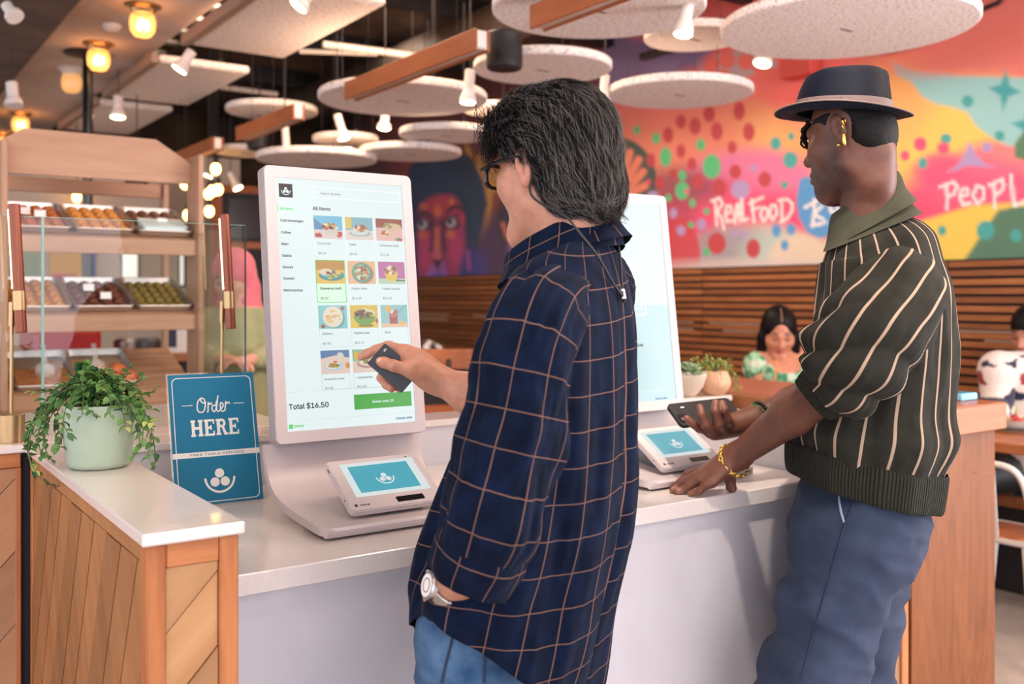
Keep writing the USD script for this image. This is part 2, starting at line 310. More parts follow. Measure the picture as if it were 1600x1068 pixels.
# ------------------------------------------------------------------ the mural: paint on the wall, one colour per vertex
NY, NZ = 720, 150
yy, zz = np.linspace(.9, WY1 - .02, NY), np.linspace(MZ, CEIL - .01, NZ)
Yg, Zg = np.meshgrid(yy, zz, indexing='ij')
MV = np.stack([np.full(Yg.size, WX - .004), Yg.ravel(), Zg.ravel()], 1)
MP = proj(MV)[:, :2]; mx, my = MP[:, 0], MP[:, 1]
wob = (meshkit.fbm(MV * 3.1, 4, 3) - .5); wob2 = (meshkit.fbm(MV * 1.4, 3, 9) - .5)
MC = np.tile(lin((238, 132, 112)), (len(MV), 1))
def paint(w, c, a=1.0):
    global MC
    w = (np.clip(w, 0, 1) * a)[:, None]; MC = MC * (1 - w) + lin(c) * w
def soft(d, s): return np.clip(.5 - d / s, 0, 1)
def blob(cx, cy, rx, ry, c, s=2.5, a=1.0, n=0.0, rot=0):
    x, y = mx - cx + n * wob * 60, my - cy + n * wob2 * 60
    if rot: x, y = x * math.cos(rot) + y * math.sin(rot), -x * math.sin(rot) + y * math.cos(rot)
    d = (np.sqrt((x / rx) ** 2 + (y / ry) ** 2) - 1) * min(rx, ry); paint(soft(d, s), c, a)
def polyd(pts, closed=True):
    pts = np.array(pts, float); q = np.stack([mx, my], 1); best = np.full(len(q), 1e9); ins = np.zeros(len(q), bool)
    n = len(pts)
    for k in range(n if closed else n - 1):
        a, b = pts[k], pts[(k + 1) % n]; e = b - a; w = q - a; t = np.clip((w @ e) / (e @ e + 1e-9), 0, 1)
        best = np.minimum(best, np.linalg.norm(w - t[:, None] * e, axis=1))
        if closed:
            c = ((a[1] > q[:, 1]) != (b[1] > q[:, 1])) & (q[:, 0] < (b[0] - a[0]) * (q[:, 1] - a[1]) / (b[1] - a[1] + 1e-12) + a[0]); ins ^= c
    return np.where(ins, -best, best) if closed else best
def poly(pts, c, s=2.5, a=1.0): paint(soft(polyd(pts), s), c, a)
def stroke(pts, w, c, s=2.0, a=1.0): paint(soft(polyd(pts, False) - w / 2, s), c, a)
# ground colours, right to left
blob(1300, 60, 420, 130, (250, 104, 96), 60, 1, .5)
blob(1560, 40, 200, 110, (246, 120, 104), 60)
blob(1440, 230, 120, 110, (248, 186, 92), 60, 1, .4); blob(1530, 235, 120, 110, (246, 202, 84), 50, 1, .4); blob(1400, 150, 60, 60, (250, 176, 92), 50, .9)
blob(1210, 235, 70, 50, (244, 176, 86), 60, .9, .4); blob(1170, 205, 40, 40, (246, 186, 96), 40, .8)
blob(1060, 190, 130, 90, (226, 122, 92), 60, .9, .3); blob(1010, 150, 90, 40, (240, 116, 110), 50, .8)
blob(1175, 290, 110, 55, (226, 110, 160), 24, .95, .4)
poly([(1030, 320), (1120, 300), (1260, 300), (1330, 330), (1400, 300), (1470, 275), (1600, 262), (1640, 330), (1480, 345), (1330, 372), (1200, 368), (1100, 372), (1030, 380)], (236, 56, 108), 26)
blob(1100, 320, 80, 40, (232, 62, 112), 24, .9, .6); blob(1520, 290, 95, 40, (238, 78, 122), 22, .95, .6)
blob(1470, 265, 40, 26, (240, 70, 120), 14, .9); blob(1560, 250, 60, 30, (238, 92, 132), 18, .8)
blob(1060, 290, 60, 28, (120, 40, 66), 26, .8, .5); blob(1040, 330, 40, 30, (170, 36, 70), 20, .7, .4)
blob(1180, 420, 150, 62, (196, 196, 184), 24, .95, .5); blob(1120, 385, 60, 30, (150, 138, 150), 22, .8, .6); blob(1210, 390, 50, 24, (178, 200, 194), 18, .9); blob(1250, 400, 48, 34, (226, 204, 178), 10, .9)
blob(1060, 400, 34, 60, (206, 34, 58), 4, .95); blob(1180, 418, 160, 14, (214, 196, 190), 12, .8)
# pale teal cloud upper right
poly([(1395, 96), (1425, 110), (1500, 118), (1690, 124), (1745, 172), (1700, 236), (1600, 232), (1572, 226), (1545, 212), (1524, 196), (1512, 176), (1490, 168), (1462, 162), (1440, 150), (1425, 128), (1400, 116)], (150, 204, 202), 7)
blob(1500, 100, 120, 18, (238, 120, 106), 26, .9, .8)
for c, sz in (((1570, 141), 30), ((1606, 196), 30)):
    a = np.arange(8) * math.pi / 4 + .1; r = np.where(np.arange(8) % 2 == 0, sz, sz * .36)
    poly(np.stack([c[0] + r * np.cos(a) * .86, c[1] + r * np.sin(a) * 1.1], 1), (24, 160, 164), 5)
# lower right yellow and the dark green hill
poly([(1440, 345), (1520, 320), (1900, 300), (2200, 350), (2200, 420), (1440, 420)], (240, 204, 66), 8)
poly([(1498, 420), (1530, 372), (1560, 328), (1590, 322), (1690, 330), (1790, 420)], (62, 116, 84), 5)
poly([(1585, 225), (1600, 205), (1640, 210), (1632, 240), (1600, 250), (1585, 245)], (70, 120, 80), 4)
poly([(1478, 270), (1498, 256), (1507, 240), (1515, 221), (1524, 240), (1536, 254), (1557, 262), (1530, 260), (1510, 259), (1495, 266)], (178, 150, 200), 4)
# lilac lattice with coral discs near the ceiling
poly([(1090, 96), (1130, 84), (1205, 70), (1215, 104), (1165, 120), (1120, 122), (1092, 110)], (196, 168, 176), 5)
for x, y, r in ((1082, 118, 16), (1110, 100, 14), (1136, 94, 13), (1130, 122, 14), (1165, 96, 13), (1190, 106, 14), (1196, 84, 12)): blob(x, y, r, r * 1.0, (248, 110, 96), 3)
poly([(905, 40), (1000, 60), (1120, 70), (1090, 104), (1000, 132), (950, 148), (905, 160)], (132, 104, 150), 16)
poly([(940, 90), (1060, 96), (1050, 130), (950, 140)], (160, 134, 178), 16, .8)
# fan shell
blob(962, 284, 64, 70, (40, 62, 50), 3)
for q_ in ([(969, 288), (984, 238)], [(974, 292), (998, 249)], [(979, 297), (1005, 268)], [(981, 304), (1008, 290)]): stroke(q_, 12, (232, 120, 84), 3)
for a in ():
    t = math.radians(a); c, s_ = math.cos(t), math.sin(t)
    poly([(960 + c * 12 - s_ * 4, 292 + s_ * 12 + c * 4), (960 + c * 52 - s_ * 12, 292 + s_ * 52 + c * 10), (960 + c * 60, 292 + s_ * 60), (960 + c * 52 + s_ * 12, 292 + s_ * 52 - c * 10), (960 + c * 12 + s_ * 4, 292 + s_ * 12 - c * 4)], (222, 110, 74), 3)

# dots
RED, GRN, TEA, PNK, LIL, BLU = (190, 32, 46), (70, 190, 118), (38, 164, 156), (236, 62, 112), (176, 148, 196), (66, 148, 206)
for x, y, rx, ry, c in ((1108, 178, 9, 13, RED), (1064, 190, 8, 11, RED), (1155, 173, 9, 15, RED), (1086, 197, 9, 13, RED), (1120, 205, 9, 14, RED), (1170, 206, 9, 14, RED), (1044, 211, 8, 12, RED), (1064, 236, 7, 11, RED), (1144, 230, 7, 10, RED), (1017, 250, 7, 11, RED), (1081, 256, 7, 10, RED), (1149, 268, 9, 11, RED), (1090, 284, 8, 12, RED), (1195, 280, 10, 12, RED), (1124, 293, 10, 13, RED), (1031, 285, 8, 10, RED), (1052, 272, 6, 8, RED), (1120, 380, 14, 17, RED), (1177, 388, 11, 15, RED),
                      (995, 203, 5, 7, GRN), (1025, 216, 6, 9, GRN), (1095, 226, 7, 9, GRN), (1040, 245, 9, 15, GRN), (1112, 260, 14, 19, GRN), (1066, 274, 6, 8, GRN), (1066, 298, 11, 14, GRN), (1082, 317, 5, 7, GRN), (1104, 330, 5, 5, GRN), (1080, 351, 5, 5, GRN), (1104, 393, 5, 6, GRN), (1044, 309, 5, 6, GRN),
                      (1212, 224, 8, 10, TEA), (1235, 250, 11, 13, TEA), (1236, 213, 5, 6, TEA), (1226, 289, 5, 6, TEA), (1512, 158, 9, 9, TEA), (1562, 212, 8, 8, TEA), (1478, 217, 9, 8, TEA), (1442, 255, 7, 9, TEA), (1540, 360, 14, 15, TEA), (1588, 368, 9, 10, TEA), (1472, 360, 6, 8, TEA),
                      (1438, 225, 10, 11, PNK), (1414, 243, 7, 8, PNK), (1474, 231, 10, 9, PNK), (1013, 284, 4, 4, PNK), (1073, 299, 4, 4, PNK),
                      (1157, 296, 15, 15, LIL), (1177, 263, 5, 6, LIL), (1052, 333, 6, 8, LIL), (1064, 360, 7, 8, LIL), (1096, 350, 7, 9, LIL), (1148, 364, 6, 7, LIL), (1163, 366, 5, 6, LIL), (1020, 305, 9, 7, LIL), (1542, 230, 8, 8, LIL),
                      (1213, 360, 7, 10, BLU), (1236, 358, 7, 9, BLU), (1226, 383, 6, 8, BLU), (1396, 260, 6, 7, BLU)):
    blob(x, y, rx, ry, c, 3)
poly([(1250, 280), (1262, 275), (1275, 284), (1290, 290), (1320, 290), (1332, 312), (1330, 345), (1300, 368), (1280, 372), (1262, 364), (1248, 340), (1244, 312)], BLU, 4)
# brushed lettering
WHT = (246, 236, 232)
def letters(items, w):
    for s_ in items: stroke(s_, w, WHT, 2.2)
letters([[(1117, 312), (1119, 330), (1120, 352)], [(1112, 314), (1124, 309), (1129, 318), (1121, 331), (1118, 331)], [(1121, 331), (1128, 341), (1131, 358)],      # R
         [(1134, 335), (1143, 330), (1142, 322), (1136, 321), (1133, 333), (1136, 346), (1144, 344)],                                                        # e
         [(1148, 348), (1151, 320), (1154, 318), (1156, 346)], [(1147, 336), (1158, 333)],                                                                     # A
         [(1159, 311), (1161, 345), (1169, 341)],                                                                                                              # L
         [(1175, 312), (1178, 346)], [(1171, 318), (1192, 308)], [(1175, 328), (1186, 324)],                                                                   # F
         [(1192, 324), (1188, 336), (1193, 345), (1199, 338), (1199, 326), (1192, 324)], [(1206, 320), (1202, 333), (1207, 343), (1214, 334), (1212, 321), (1206, 320)],   # OO
         [(1221, 312), (1222, 346)], [(1216, 313), (1230, 311), (1238, 318), (1238, 328), (1231, 340), (1220, 347)]], 4.2)                                       # D
letters([[(1258, 324), (1290, 306)], [(1272, 312), (1272, 330), (1270, 352)], [(1272, 334), (1284, 322)], [(1273, 336), (1286, 342)], [(1268, 353), (1290, 347)],
         [(1296, 318), (1299, 332), (1310, 330)], [(1308, 314), (1309, 332), (1303, 350)]], 5.0)
letters([[(1478, 290), (1480, 312), (1479, 326)], [(1469, 292), (1490, 284), (1496, 291), (1490, 303), (1480, 308)],                                           # P
         [(1501, 308), (1513, 303), (1511, 294), (1503, 295), (1500, 307), (1504, 320), (1516, 317)],                                                          # e
         [(1527, 290), (1520, 305), (1527, 319), (1537, 310), (1537, 294), (1527, 290)],                                                                      # O
         [(1552, 287), (1555, 324)], [(1546, 289), (1566, 280), (1569, 290), (1563, 300), (1553, 306)],                                                        # P
         [(1580, 274), (1584, 322), (1602, 314)],                                                                                                             # L
         [(1612, 276), (1614, 316)], [(1612, 276), (1632, 270)], [(1612, 296), (1628, 292)], [(1614, 316), (1634, 310)]], 5.0)                                  # E
# dark left part of the painting: the big portrait
L = soft(mx - 945 + wob * 40, 24)
paint(L, (120, 40, 30))
blob(600, 270, 70, 60, (170, 52, 34), 40, .9); blob(570, 330, 60, 120, (70, 30, 36), 40, .8)
blob(770, 250, 34, 70, (142, 50, 26), 16, .95); blob(905, 240, 60, 70, (196, 104, 76), 40, .9)
poly([(745, 240), (775, 250), (790, 300), (770, 300), (765, 360), (757, 378), (745, 370), (752, 320), (742, 280)], (206, 140, 44), 6)
poly([(728, 220), (738, 240), (740, 250), (726, 236)], (206, 150, 50), 5)
blob(800, 390, 60, 60, (70, 34, 80), 30, .95, .3); blob(820, 360, 34, 46, (134, 92, 146), 14, .9); blob(788, 350, 10, 40, (30, 18, 36), 6, .9)
stroke([(786, 350), (792, 368), (800, 382)], 7, (214, 110, 90), 5)
poly([(636, 300), (638, 262), (660, 240), (700, 234), (735, 246), (755, 282), (762, 318), (752, 360), (742, 400), (748, 440), (636, 440)], (14, 44, 78), 6)
for k in range(14): stroke([(640 + k * 5, 308 - k * 2), (672 + k * 5, 262 + k * 3), (720 + k * 2, 268 + k * 6), (748 - k, 318 + k * 6)], 1.4, (24, 72, 104) if k % 2 else (8, 26, 50), 3, .7)
poly([(652, 322), (668, 312), (690, 304), (706, 302), (720, 318), (726, 345), (728, 372), (722, 404), (716, 432), (652, 432), (650, 380)], (150, 40, 84), 6)
blob(690, 322, 24, 16, (206, 54, 76), 12, .9); blob(664, 390, 12, 40, (206, 62, 110), 12, .9); blob(712, 386, 12, 36, (206, 58, 116), 12, .9)
blob(684, 330, 5, 9, (232, 120, 50), 5, .9); blob(706, 315, 4, 5, (236, 140, 60), 4, .9); blob(662, 322, 6, 5, (224, 110, 56), 5, .8)
for c in ((661, 351), (706, 348)):
    blob(c[0], c[1], 14, 11, (60, 16, 52), 6, .95); blob(c[0] - 1, c[1], 8, 7, (206, 196, 204), 3, .9, 0, -.5); blob(c[0] - 3, c[1] - 2, 4.2, 4.6, (30, 34, 56), 2.5)
stroke([(654, 337), (664, 332), (674, 338)], 5, (40, 14, 40), 4); stroke([(698, 331), (710, 322), (720, 324)], 5, (40, 14, 40), 4)
stroke([(676, 345), (676, 372), (672, 392)], 4, (70, 20, 56), 4); stroke([(691, 345), (692, 372), (696, 392)], 4, (70, 20, 56), 4)
stroke([(683, 358), (683, 400)], 8, (226, 112, 92), 5); blob(683, 400, 7, 6, (216, 96, 110), 4)
blob(660, 366, 7, 7, (232, 112, 70), 6, .8); blob(704, 366, 7, 7, (232, 120, 74), 6, .8); poly([(676, 406), (691, 406), (684, 420)], (44, 16, 60), 4)
poly([(664, 434), (676, 410), (684, 424), (693, 406), (702, 434)], (166, 90, 170), 5); blob(684, 432, 10, 6, (70, 80, 190), 5)
poly([(652, 300), (652, 440), (636, 440), (636, 300)], (16, 34, 96), 6, .8); blob(740, 420, 22, 30, (46, 54, 150), 14, .7)
blob(722, 342, 5, 9, (196, 52, 84), 3); stroke([(731, 392), (733, 420)], 6, (170, 60, 140), 4)
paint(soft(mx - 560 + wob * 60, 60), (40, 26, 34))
MC = MC * (1 + .16 * wob[:, None]); MC = MC * .90 + .055
put('/World/painted_mural', (MV, grid_faces(NY, NZ, False)[:, ::-1] if False else grid_faces(NY, NZ, False)), 'mural', True, col=MC, label='large colourful spray painted mural with white brushed lettering on the right wall', category='mural')

# ================================================================== under the ceiling
def disc(px, py, wpx, z, label, dim=False, th=.04):
    d = (z - HC) * F_PX / (HY - py); c = at(px, py, d); r = wpx * d / F_PX / 2
    t = Thing('felt_disc', label, 'acoustic panel', 'round felt clouds under the ceiling', loc=c)
    t.part('panel', mv(lathe([(0, 0), (r - .006, 0), (r, .006), (r, th - .006), (r - .006, th), (0, th)], 64), c), 'felt_dim' if dim else 'felt', 30)
    for k in range(3):
        a = k * 2.094 + .5; p = c + np.array([math.cos(a), math.sin(a), 0]) * r * .72 + [0, 0, th]
        t.part('fixing', mv(cyl((0, 0, 0), (0, 0, .025), .012, 8), p), 'dark_metal')
        t.part('cable', tube([p, p + [0, 0, CEIL - p[2]]], .0012, 5), 'dark_metal')
    t.part('centre_hole', mv(bx((-.035, -.006, -.0015), (.035, .006, .0)), c), 'dark_metal')
    return t
disc(1322, 47, 385, 2.44, 'largest round felt cloud overhead, near the man in the hat')
disc(935, 18, 332, 2.46, 'round felt cloud at top centre, crossed by a wooden beam')
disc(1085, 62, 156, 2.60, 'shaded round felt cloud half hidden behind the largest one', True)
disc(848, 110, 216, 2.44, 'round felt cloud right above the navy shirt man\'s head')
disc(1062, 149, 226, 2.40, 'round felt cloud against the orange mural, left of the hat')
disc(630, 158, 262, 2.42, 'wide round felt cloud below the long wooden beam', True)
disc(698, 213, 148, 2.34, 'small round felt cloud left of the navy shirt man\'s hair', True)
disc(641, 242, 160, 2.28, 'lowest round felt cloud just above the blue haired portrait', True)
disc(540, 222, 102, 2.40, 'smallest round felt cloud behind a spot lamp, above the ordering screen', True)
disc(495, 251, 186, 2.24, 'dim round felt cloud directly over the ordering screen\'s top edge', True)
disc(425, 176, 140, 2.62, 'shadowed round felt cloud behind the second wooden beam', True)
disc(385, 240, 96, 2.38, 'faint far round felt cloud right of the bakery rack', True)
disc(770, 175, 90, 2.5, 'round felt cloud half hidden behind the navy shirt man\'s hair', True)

def rect_panel(rf, rn, lf, z, label):
    def pz(p): return onz(p[0], p[1], z)
    a, b, c = pz(rf), pz(rn), pz(lf); x1, x0, y1, y0 = (a[0] + b[0]) / 2, c[0], (a[1] + c[1]) / 2, b[1]
    t = Thing('acoustic_panel', label, 'acoustic panel', loc=(x0, y0, z))
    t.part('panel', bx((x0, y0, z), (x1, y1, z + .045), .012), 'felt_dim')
    t.part('edge_batten', bx((x0 - .045, y0, z - .01), (x0 - .004, y1, z + .05), .003), 'panel_edge')
    for k in (.3, .7): 
        p = np.array([x0 + (x1 - x0) * k, y0 + .06, z + .045]); t.part('fixing', cyl(p, p + [0, 0, .03], .012, 8), 'dark_metal'); t.part('cable', tube([p, p + [0, 0, CEIL - z - .075]], .0012, 5), 'dark_metal')
rect_panel((442, 95), (600, 8), (300, 67), 2.72, 'rectangular speckled felt panel, the nearest and largest one')
rect_panel((295, 164), (393, 115), (168, 153), 2.72, 'rectangular speckled felt panel in the middle of the row')
rect_panel((206, 211), (267, 174), (98, 203), 2.72, 'rectangular speckled felt panel farthest away, above the rack')

def beam(y0, y1, label, x=2.15, z=2.35):
    t = Thing('wooden_beam_lamp', label, 'pendant lamp', 'row of wooden linear pendants', loc=(x, y0, z))
    for s in (-1, 1): t.part('side_board', bx((x + s * .030 - .006, y0, z), (x + s * .030 + .006, y1, z + .088), .002), 'wood_beam')
    t.part('core', bx((x - .0235, y0 + .004, z + .018), (x + .0235, y1 - .004, z + .084), .002), 'lamp_white')
    t.part('diffuser', bx((x - .0235, y0 + .004, z + .008), (x + .0235, y1 - .004, z + .0175)), 'ceiling_tan')
    for y in (y0 + .2, y1 - .2): t.part('cable', tube([(x, y, z + .08), (x, y, CEIL)], .0011, 5), 'dark_metal')
beam(1.55, 2.93, 'wooden linear pendant cut off by the top edge, above centre')
beam(3.30, 4.52, 'wooden linear pendant ending beside the black speaker')
beam(5.18, 6.12, 'wooden linear pendant left of the ordering screen\'s upper corner')
beam(6.57, 7.7, 'farthest wooden linear pendant, just right of the bakery rack')

def speaker(px, py, d, r, h, label):
    c = at(px, py, d); t = Thing('black_speaker', label, 'speaker', loc=c)
    t.part('housing', lathe([(0, 0), (r * .9, 0), (r * .97, .006), (r, .02), (r, h), (r * .9, h + .01), (0, h + .01)], 32, c), 'black_matte')
    t.part('grille', lathe([(0, -.003), (r * .8, -.003), (r * .84, .001)], 32, c), 'dark_metal')
    t.part('cable', tube([c + [0, 0, h], (c[0], c[1], CEIL)], .004, 6), 'black_matte')
speaker(788, 108, 4.3, .080, .15, 'black cylindrical speaker hanging by the end of the wooden beam')
speaker(405, 234, 6.8, .080, .13, 'black cylindrical speaker under the far wooden pendant')
speaker(214, 302, 6.6, .075, .10, 'black cylindrical speaker seen through the top of the rack')

def track_spot(top, face, r, d, label, lit=True, power=60, group=None, reach=None):
    a, b = at(*top, d), at(*face, d - .02); ax = b - a; ln = np.linalg.norm(ax); ax /= ln; R = r * d / F_PX
    t = Thing('track_spot_lamp', label, 'spot lamp', loc=a)
    t.part('body', tube([a, a + ax * ln * .62, a + ax * ln * .66, b - ax * .02, b], [R * .62, R * .62, R * .7, R * .98, R], 20), 'lamp_white')
    t.part('lens', tube([b + ax * .0005, b + ax * .002], [R * .88, R * .86], 20), 'lamp_face' if lit else 'lamp_white')
    t.part('stem', tube([a - ax * .02, (a[0], a[1], a[2] + .06), (a[0], a[1], CEIL)], .0028, 6), 'dark_metal')
    if lit:
        tgt = b + ax * 2 if reach is None else reach
        spot_light('SpotLight_%d' % len(lamps), b + ax * .05, tgt, power * 2.2, WARM, 42, .6, .03)
    lamps.append(t)
lamps = []
for k_, (y_, p_) in enumerate(((1.8, 280), (3.2, 280), (4.8, 260), (6.6, 200))): spot_light('MuralWash_%d' % k_, (3.2, y_, 3.3), (5.0, y_ + .1, 1.9), p_, WARMW, 62, .7, .05)
track_spot((300, 80), (280, 109), 13, 5.2, 'white spot lamp against the middle rectangular felt panel')
track_spot((185, 152), (184, 183), 12, 6.2, 'white spot lamp against the farthest rectangular felt panel')
track_spot((486, -14), (466, 10), 16, 4.3, 'white spot lamp on the nearest rectangular felt panel, cut by the top edge')
track_spot((445, 196), (449, 248), 9, 6.4, 'long white spot lamp left above the ordering screen')
track_spot((527, 180), (538, 216), 10, 6.1, 'tilted white spot lamp between two round clouds above the screen')
track_spot((602, 178), (600, 200), 11, 5.9, 'short white spot lamp beneath the wide round cloud')
track_spot((735, 110), (731, 160), 13, 4.7, 'white spot lamp just left of the navy shirt man\'s hair')
track_spot((1077, -10), (1067, 54), 16, 3.7, 'bright white spot lamp in front of the top centre clouds')
track_spot((946, 118), (942, 162), 11, 5.0, 'white spot lamp just right of the navy shirt man\'s hair')
track_spot((1196, 78), (1191, 99), 15, 4.6, 'white spot lamp tucked under the largest round cloud', power=90)
track_spot((333, 256), (325, 275), 8, 7.4, 'small white spot lamp right of the rack post')
track_spot((360, 270), (372, 294), 8, 7.4, 'small tilted white spot lamp beside the dark doorway')
track_spot((18, 130), (22, 165), 14, 5.4, 'unlit white spot lamp at the left edge near the jar lamps', False)
track_spot((10, 8), (24, 27), 14, 4.4, 'unlit grey spot lamp in the upper left corner', False)

def jar_lamp(px, py, label, lit=True):
    c = onz(px, py, 2.80); t = Thing('jar_ceiling_lamp', label, 'ceiling lamp', loc=c)
    t.part('base', lathe([(0, 0), (.085, 0), (.085, -.008), (.06, -.022), (.052, -.04), (0, -.04)], 32, c), 'brass' if lit else 'lamp_white')
    t.part('jar', lathe([(.046, -.035), (.060, -.06), (.063, -.09), (.058, -.125), (.040, -.15), (0, -.158)], 28, c), 'jar_glass', True)
    for k in range(3 if lit else 2):
        a = k * 2.1; t.part('bulb', sphere(c + np.array([.02 * math.cos(a), .02 * math.sin(a), -.095]), (.016, .016, .03), 2), 'bulb_glow' if lit else 'lamp_white', True)
    if lit:
        l = UsdLux.SphereLight.Define(stage, '/World/JarLight_%d' % used[('/World', 'jar_ceiling_lamp')]); l.AddTranslateOp().Set(Gf.Vec3d(*map(float, c + [0, 0, -.10]))); l.CreateRadiusAttr(.03); l.CreateIntensityAttr(16); l.CreateColorAttr(Gf.Vec3f(1, .62, .3))
jar_lamp(223, 9, 'glowing jar lamp nearest to the camera on the soffit')
jar_lamp(154, 68, 'glowing jar lamp beside the top of the black pole')
jar_lamp(112, 107, 'unlit clear jar lamp left of the black pole', False)
jar_lamp(32, 176, 'glowing jar lamp above the left end of the rack')
jar_lamp(4, 208, 'glowing jar lamp at the left picture edge')
c = onz(175, 39, 2.80); solo('smoke_detector', lathe([(0, -.03), (.03, -.03), (.045, -.018), (.05, 0), (0, 0)], 28, c), 'lamp_white', 'small white smoke detector on the soffit between jar lamps', 'smoke detector')
c = onz(137, 83, 2.80); t = Thing('black_pole', 'black round pole from the soffit down behind the bakery rack', 'pole', loc=(c[0], c[1], 0))
t.part('shaft', tube([(c[0], c[1], 0), (c[0], c[1], 2.8)], .028, 20), 'black_gloss'); t.part('flange', lathe([(0, 2.775), (.06, 2.775), (.13, 2.79), (.13, 2.80), (0, 2.80)], 28, (c[0], c[1], 0)), 'black_matte')
# services above: ladder tray, ducts, pipes
t = Thing('cable_tray', 'metal ladder tray running beside the soffit above the felt panels', 'cable tray', loc=(1.62, 1.5, 2.95))
for x in (1.62, 1.80): t.part('side_rail', bx((x - .008, 1.5, 2.93), (x + .008, 9.4, 2.99)), 'duct')
for k in range(26): t.part('rung', bx((1.628, 1.7 + k * .3, 2.935), (1.792, 1.78 + k * .3, 2.955)), 'steel')
def pipe(name, pts, r, m, label, cat_):
    t = Thing(name, label, cat_, loc=pts[0]); t.part('tube', tube(pts, r, 14), m); a, b = np.array(pts[0], float), np.array(pts[-1], float)
    for k in (.15, .85): p = a + (b - a) * k; t.part('hanger', tube([p + [0, 0, r * .9], (p[0], p[1], CEIL)], .003, 6), 'dark_metal')
pipe('air_duct', [(3.75, 1.2, 3.22), (3.75, 11.4, 3.22)], .15, 'duct', 'grey brown round air duct running under the dark ceiling', 'duct')
pipe('white_pipe', [onz(505, 69, 2.95), onz(690, 92, 2.95)], .022, 'lamp_white', 'white pipe above the long wooden pendant', 'pipe')
pipe('white_pipe', [onz(468, 80, 2.98), onz(590, 84, 2.98)], .016, 'lamp_white', 'thinner white pipe just under the other white pipe', 'pipe')
pipe('white_pipe', [onz(345, 136, 2.95), onz(433, 147, 2.95)], .02, 'lamp_white', 'far white pipe right of the middle felt panel', 'pipe')
for k, y in enumerate((3.0, 4.4, 5.8, 7.2, 8.6)): struct('trim_5' if k == 0 else 'trim_%d' % (5 + k), bx((1.6, y, 3.3), (WX - .01, y + .09, CEIL)), 'dark_metal')
c = onz(480, 40, 3.0)
struct('trim_10', bx((2.35, 1.0, 3.02), (3.4, 3.9, 3.06), .01), 'ceiling_tan')
t = Thing('steel_track', 'perforated grey steel rail against the purple upper wall', 'rail', loc=onx(1080, 100, WX - .08))
a, b = onx(1002, 88, WX - .06), onx(1160, 112, WX - .06)
for yy_ in (min(a[1], b[1]) + .1, max(a[1], b[1]) - .1): t.part('hanger', bx((WX - .06, yy_ - .006, a[2]), (WX - .005, yy_ + .006, a[2] + .015)), 'duct')
t.part('rail', bx((WX - .08, min(a[1], b[1]), a[2] - .03), (WX - .03, max(a[1], b[1]), a[2] + .02)), 'duct')
for k in range(14): 
    y = min(a[1], b[1]) + (k + .5) * abs(a[1] - b[1]) / 14; t.part('hole', bx((WX - .083, y - .02, a[2] - .012), (WX - .0805, y + .02, a[2] + .004)), 'wall_dark')
for k, (px, py) in enumerate(((1400, 62), (1250, 105))):
    p = onx(px, py, WX - .06); solo('red_conduit_box', bx(p - [.05, .12, .06], p + [.045, .12, .06], .008), 'conduit_red', ['coral painted conduit box on the wall right of the largest cloud', 'coral painted conduit box on the wall above the hat'][k], 'conduit box')
solo('red_conduit', tube([onx(1405, 58, WX - .03), onx(1470, 40, WX - .03), onx(1560, 4, WX - .03), onx(1590, -40, WX - .03)], .012, 8), 'dark_metal', 'dark cable curving up the coral wall at top right', 'cable')
# ================================================================== counter with raised ledges
ZC, ZL = 0.92, 1.04
def planks(t, Mf, w, h, ang, pw, pre, th=.008, gap=.0018):
    """diagonal boards, each a part, in the rectangle w x h of frame Mf"""
    rect = sbox(0, 0, w, h); L = w + h + 1; n = int(L / pw); a = math.radians(ang); dx, dy = math.cos(a), math.sin(a); nx, ny = -dy, dx; c = (w / 2, h / 2)
    for k in range(-n, n + 1):
        o = k * pw; p0 = (c[0] + nx * o, c[1] + ny * o); q = (c[0] + nx * (o + pw - gap), c[1] + ny * (o + pw - gap))
        s = Polygon([(p0[0] - dx * L, p0[1] - dy * L), (p0[0] + dx * L, p0[1] + dy * L), (q[0] + dx * L, q[1] + dy * L), (q[0] - dx * L, q[1] - dy * L)]).intersection(rect)
        if s.is_empty or s.area < 1e-5: continue
        t.part('plank', prism(s, th + .0012 * ((k * 37) % 3), Mf), f'{pre}_{(k * 5) % 3}', False)
def ledge_end(t, x0, x1, y, side):
    z1 = ZL - .019
    for x in (x0, x1 - .028): t.part('post', bx((x, y, 0), (x + .028, y + .03, z1), .0025), 'wood_post')
    t.part('rail', bx((x0 + .0285, y + .002, z1 - .036), (x1 - .0285, y + .028, z1), .002), 'wood_rail')
    t.part('core', bx((x0 + .012, y + .016, .02), (x1 - .012, 2.24, z1 - .001)), 'wall_dark')
    planks(t, frame((x0 + .029, y + .016, 0), (1, 0, 0), (0, 0, 1)), x1 - x0 - .058, z1 - .037, 47, .075, 'plank_end')
t = Thing('raised_ledge', 'white topped wooden ledge at left, carrying the green plant pot', 'counter', loc=(.355, 1.41, 0))
t.part('stone_top', bx((.352, 1.398, ZL - .018), (.498, 2.394, ZL), .0025), 'stone_white', False)
ledge_end(t, .36, .492, 1.41, -1)
planks(t, frame((.372, 2.36, 0), (0, -1, 0), (0, 0, 1)), .92, ZL - .05, 64, .085, 'plank_side', .008)
t.part('side_rail', bx((.362, 1.442, ZL - .049), (.373, 2.38, ZL - .019), .002), 'plank_side_0')
t.part('corner_trim', bx((.362, 2.362, 0), (.374, 2.384, ZL - .019), .002), 'wood_post')
t.part('inner_panel', bx((.481, 1.445, 0), (.492, 2.25, ZL - .019)), 'panel_white')
t = Thing('raised_ledge', 'white topped wooden ledge at right, mostly hidden behind the blue trousers', 'counter', loc=(2.02, 1.41, 0))
t.part('stone_top', bx((2.012, 1.398, ZL - .018), (2.166, 2.245, ZL), .0025), 'stone_white', False)
ledge_end(t, 2.02, 2.158, 1.41, 1)
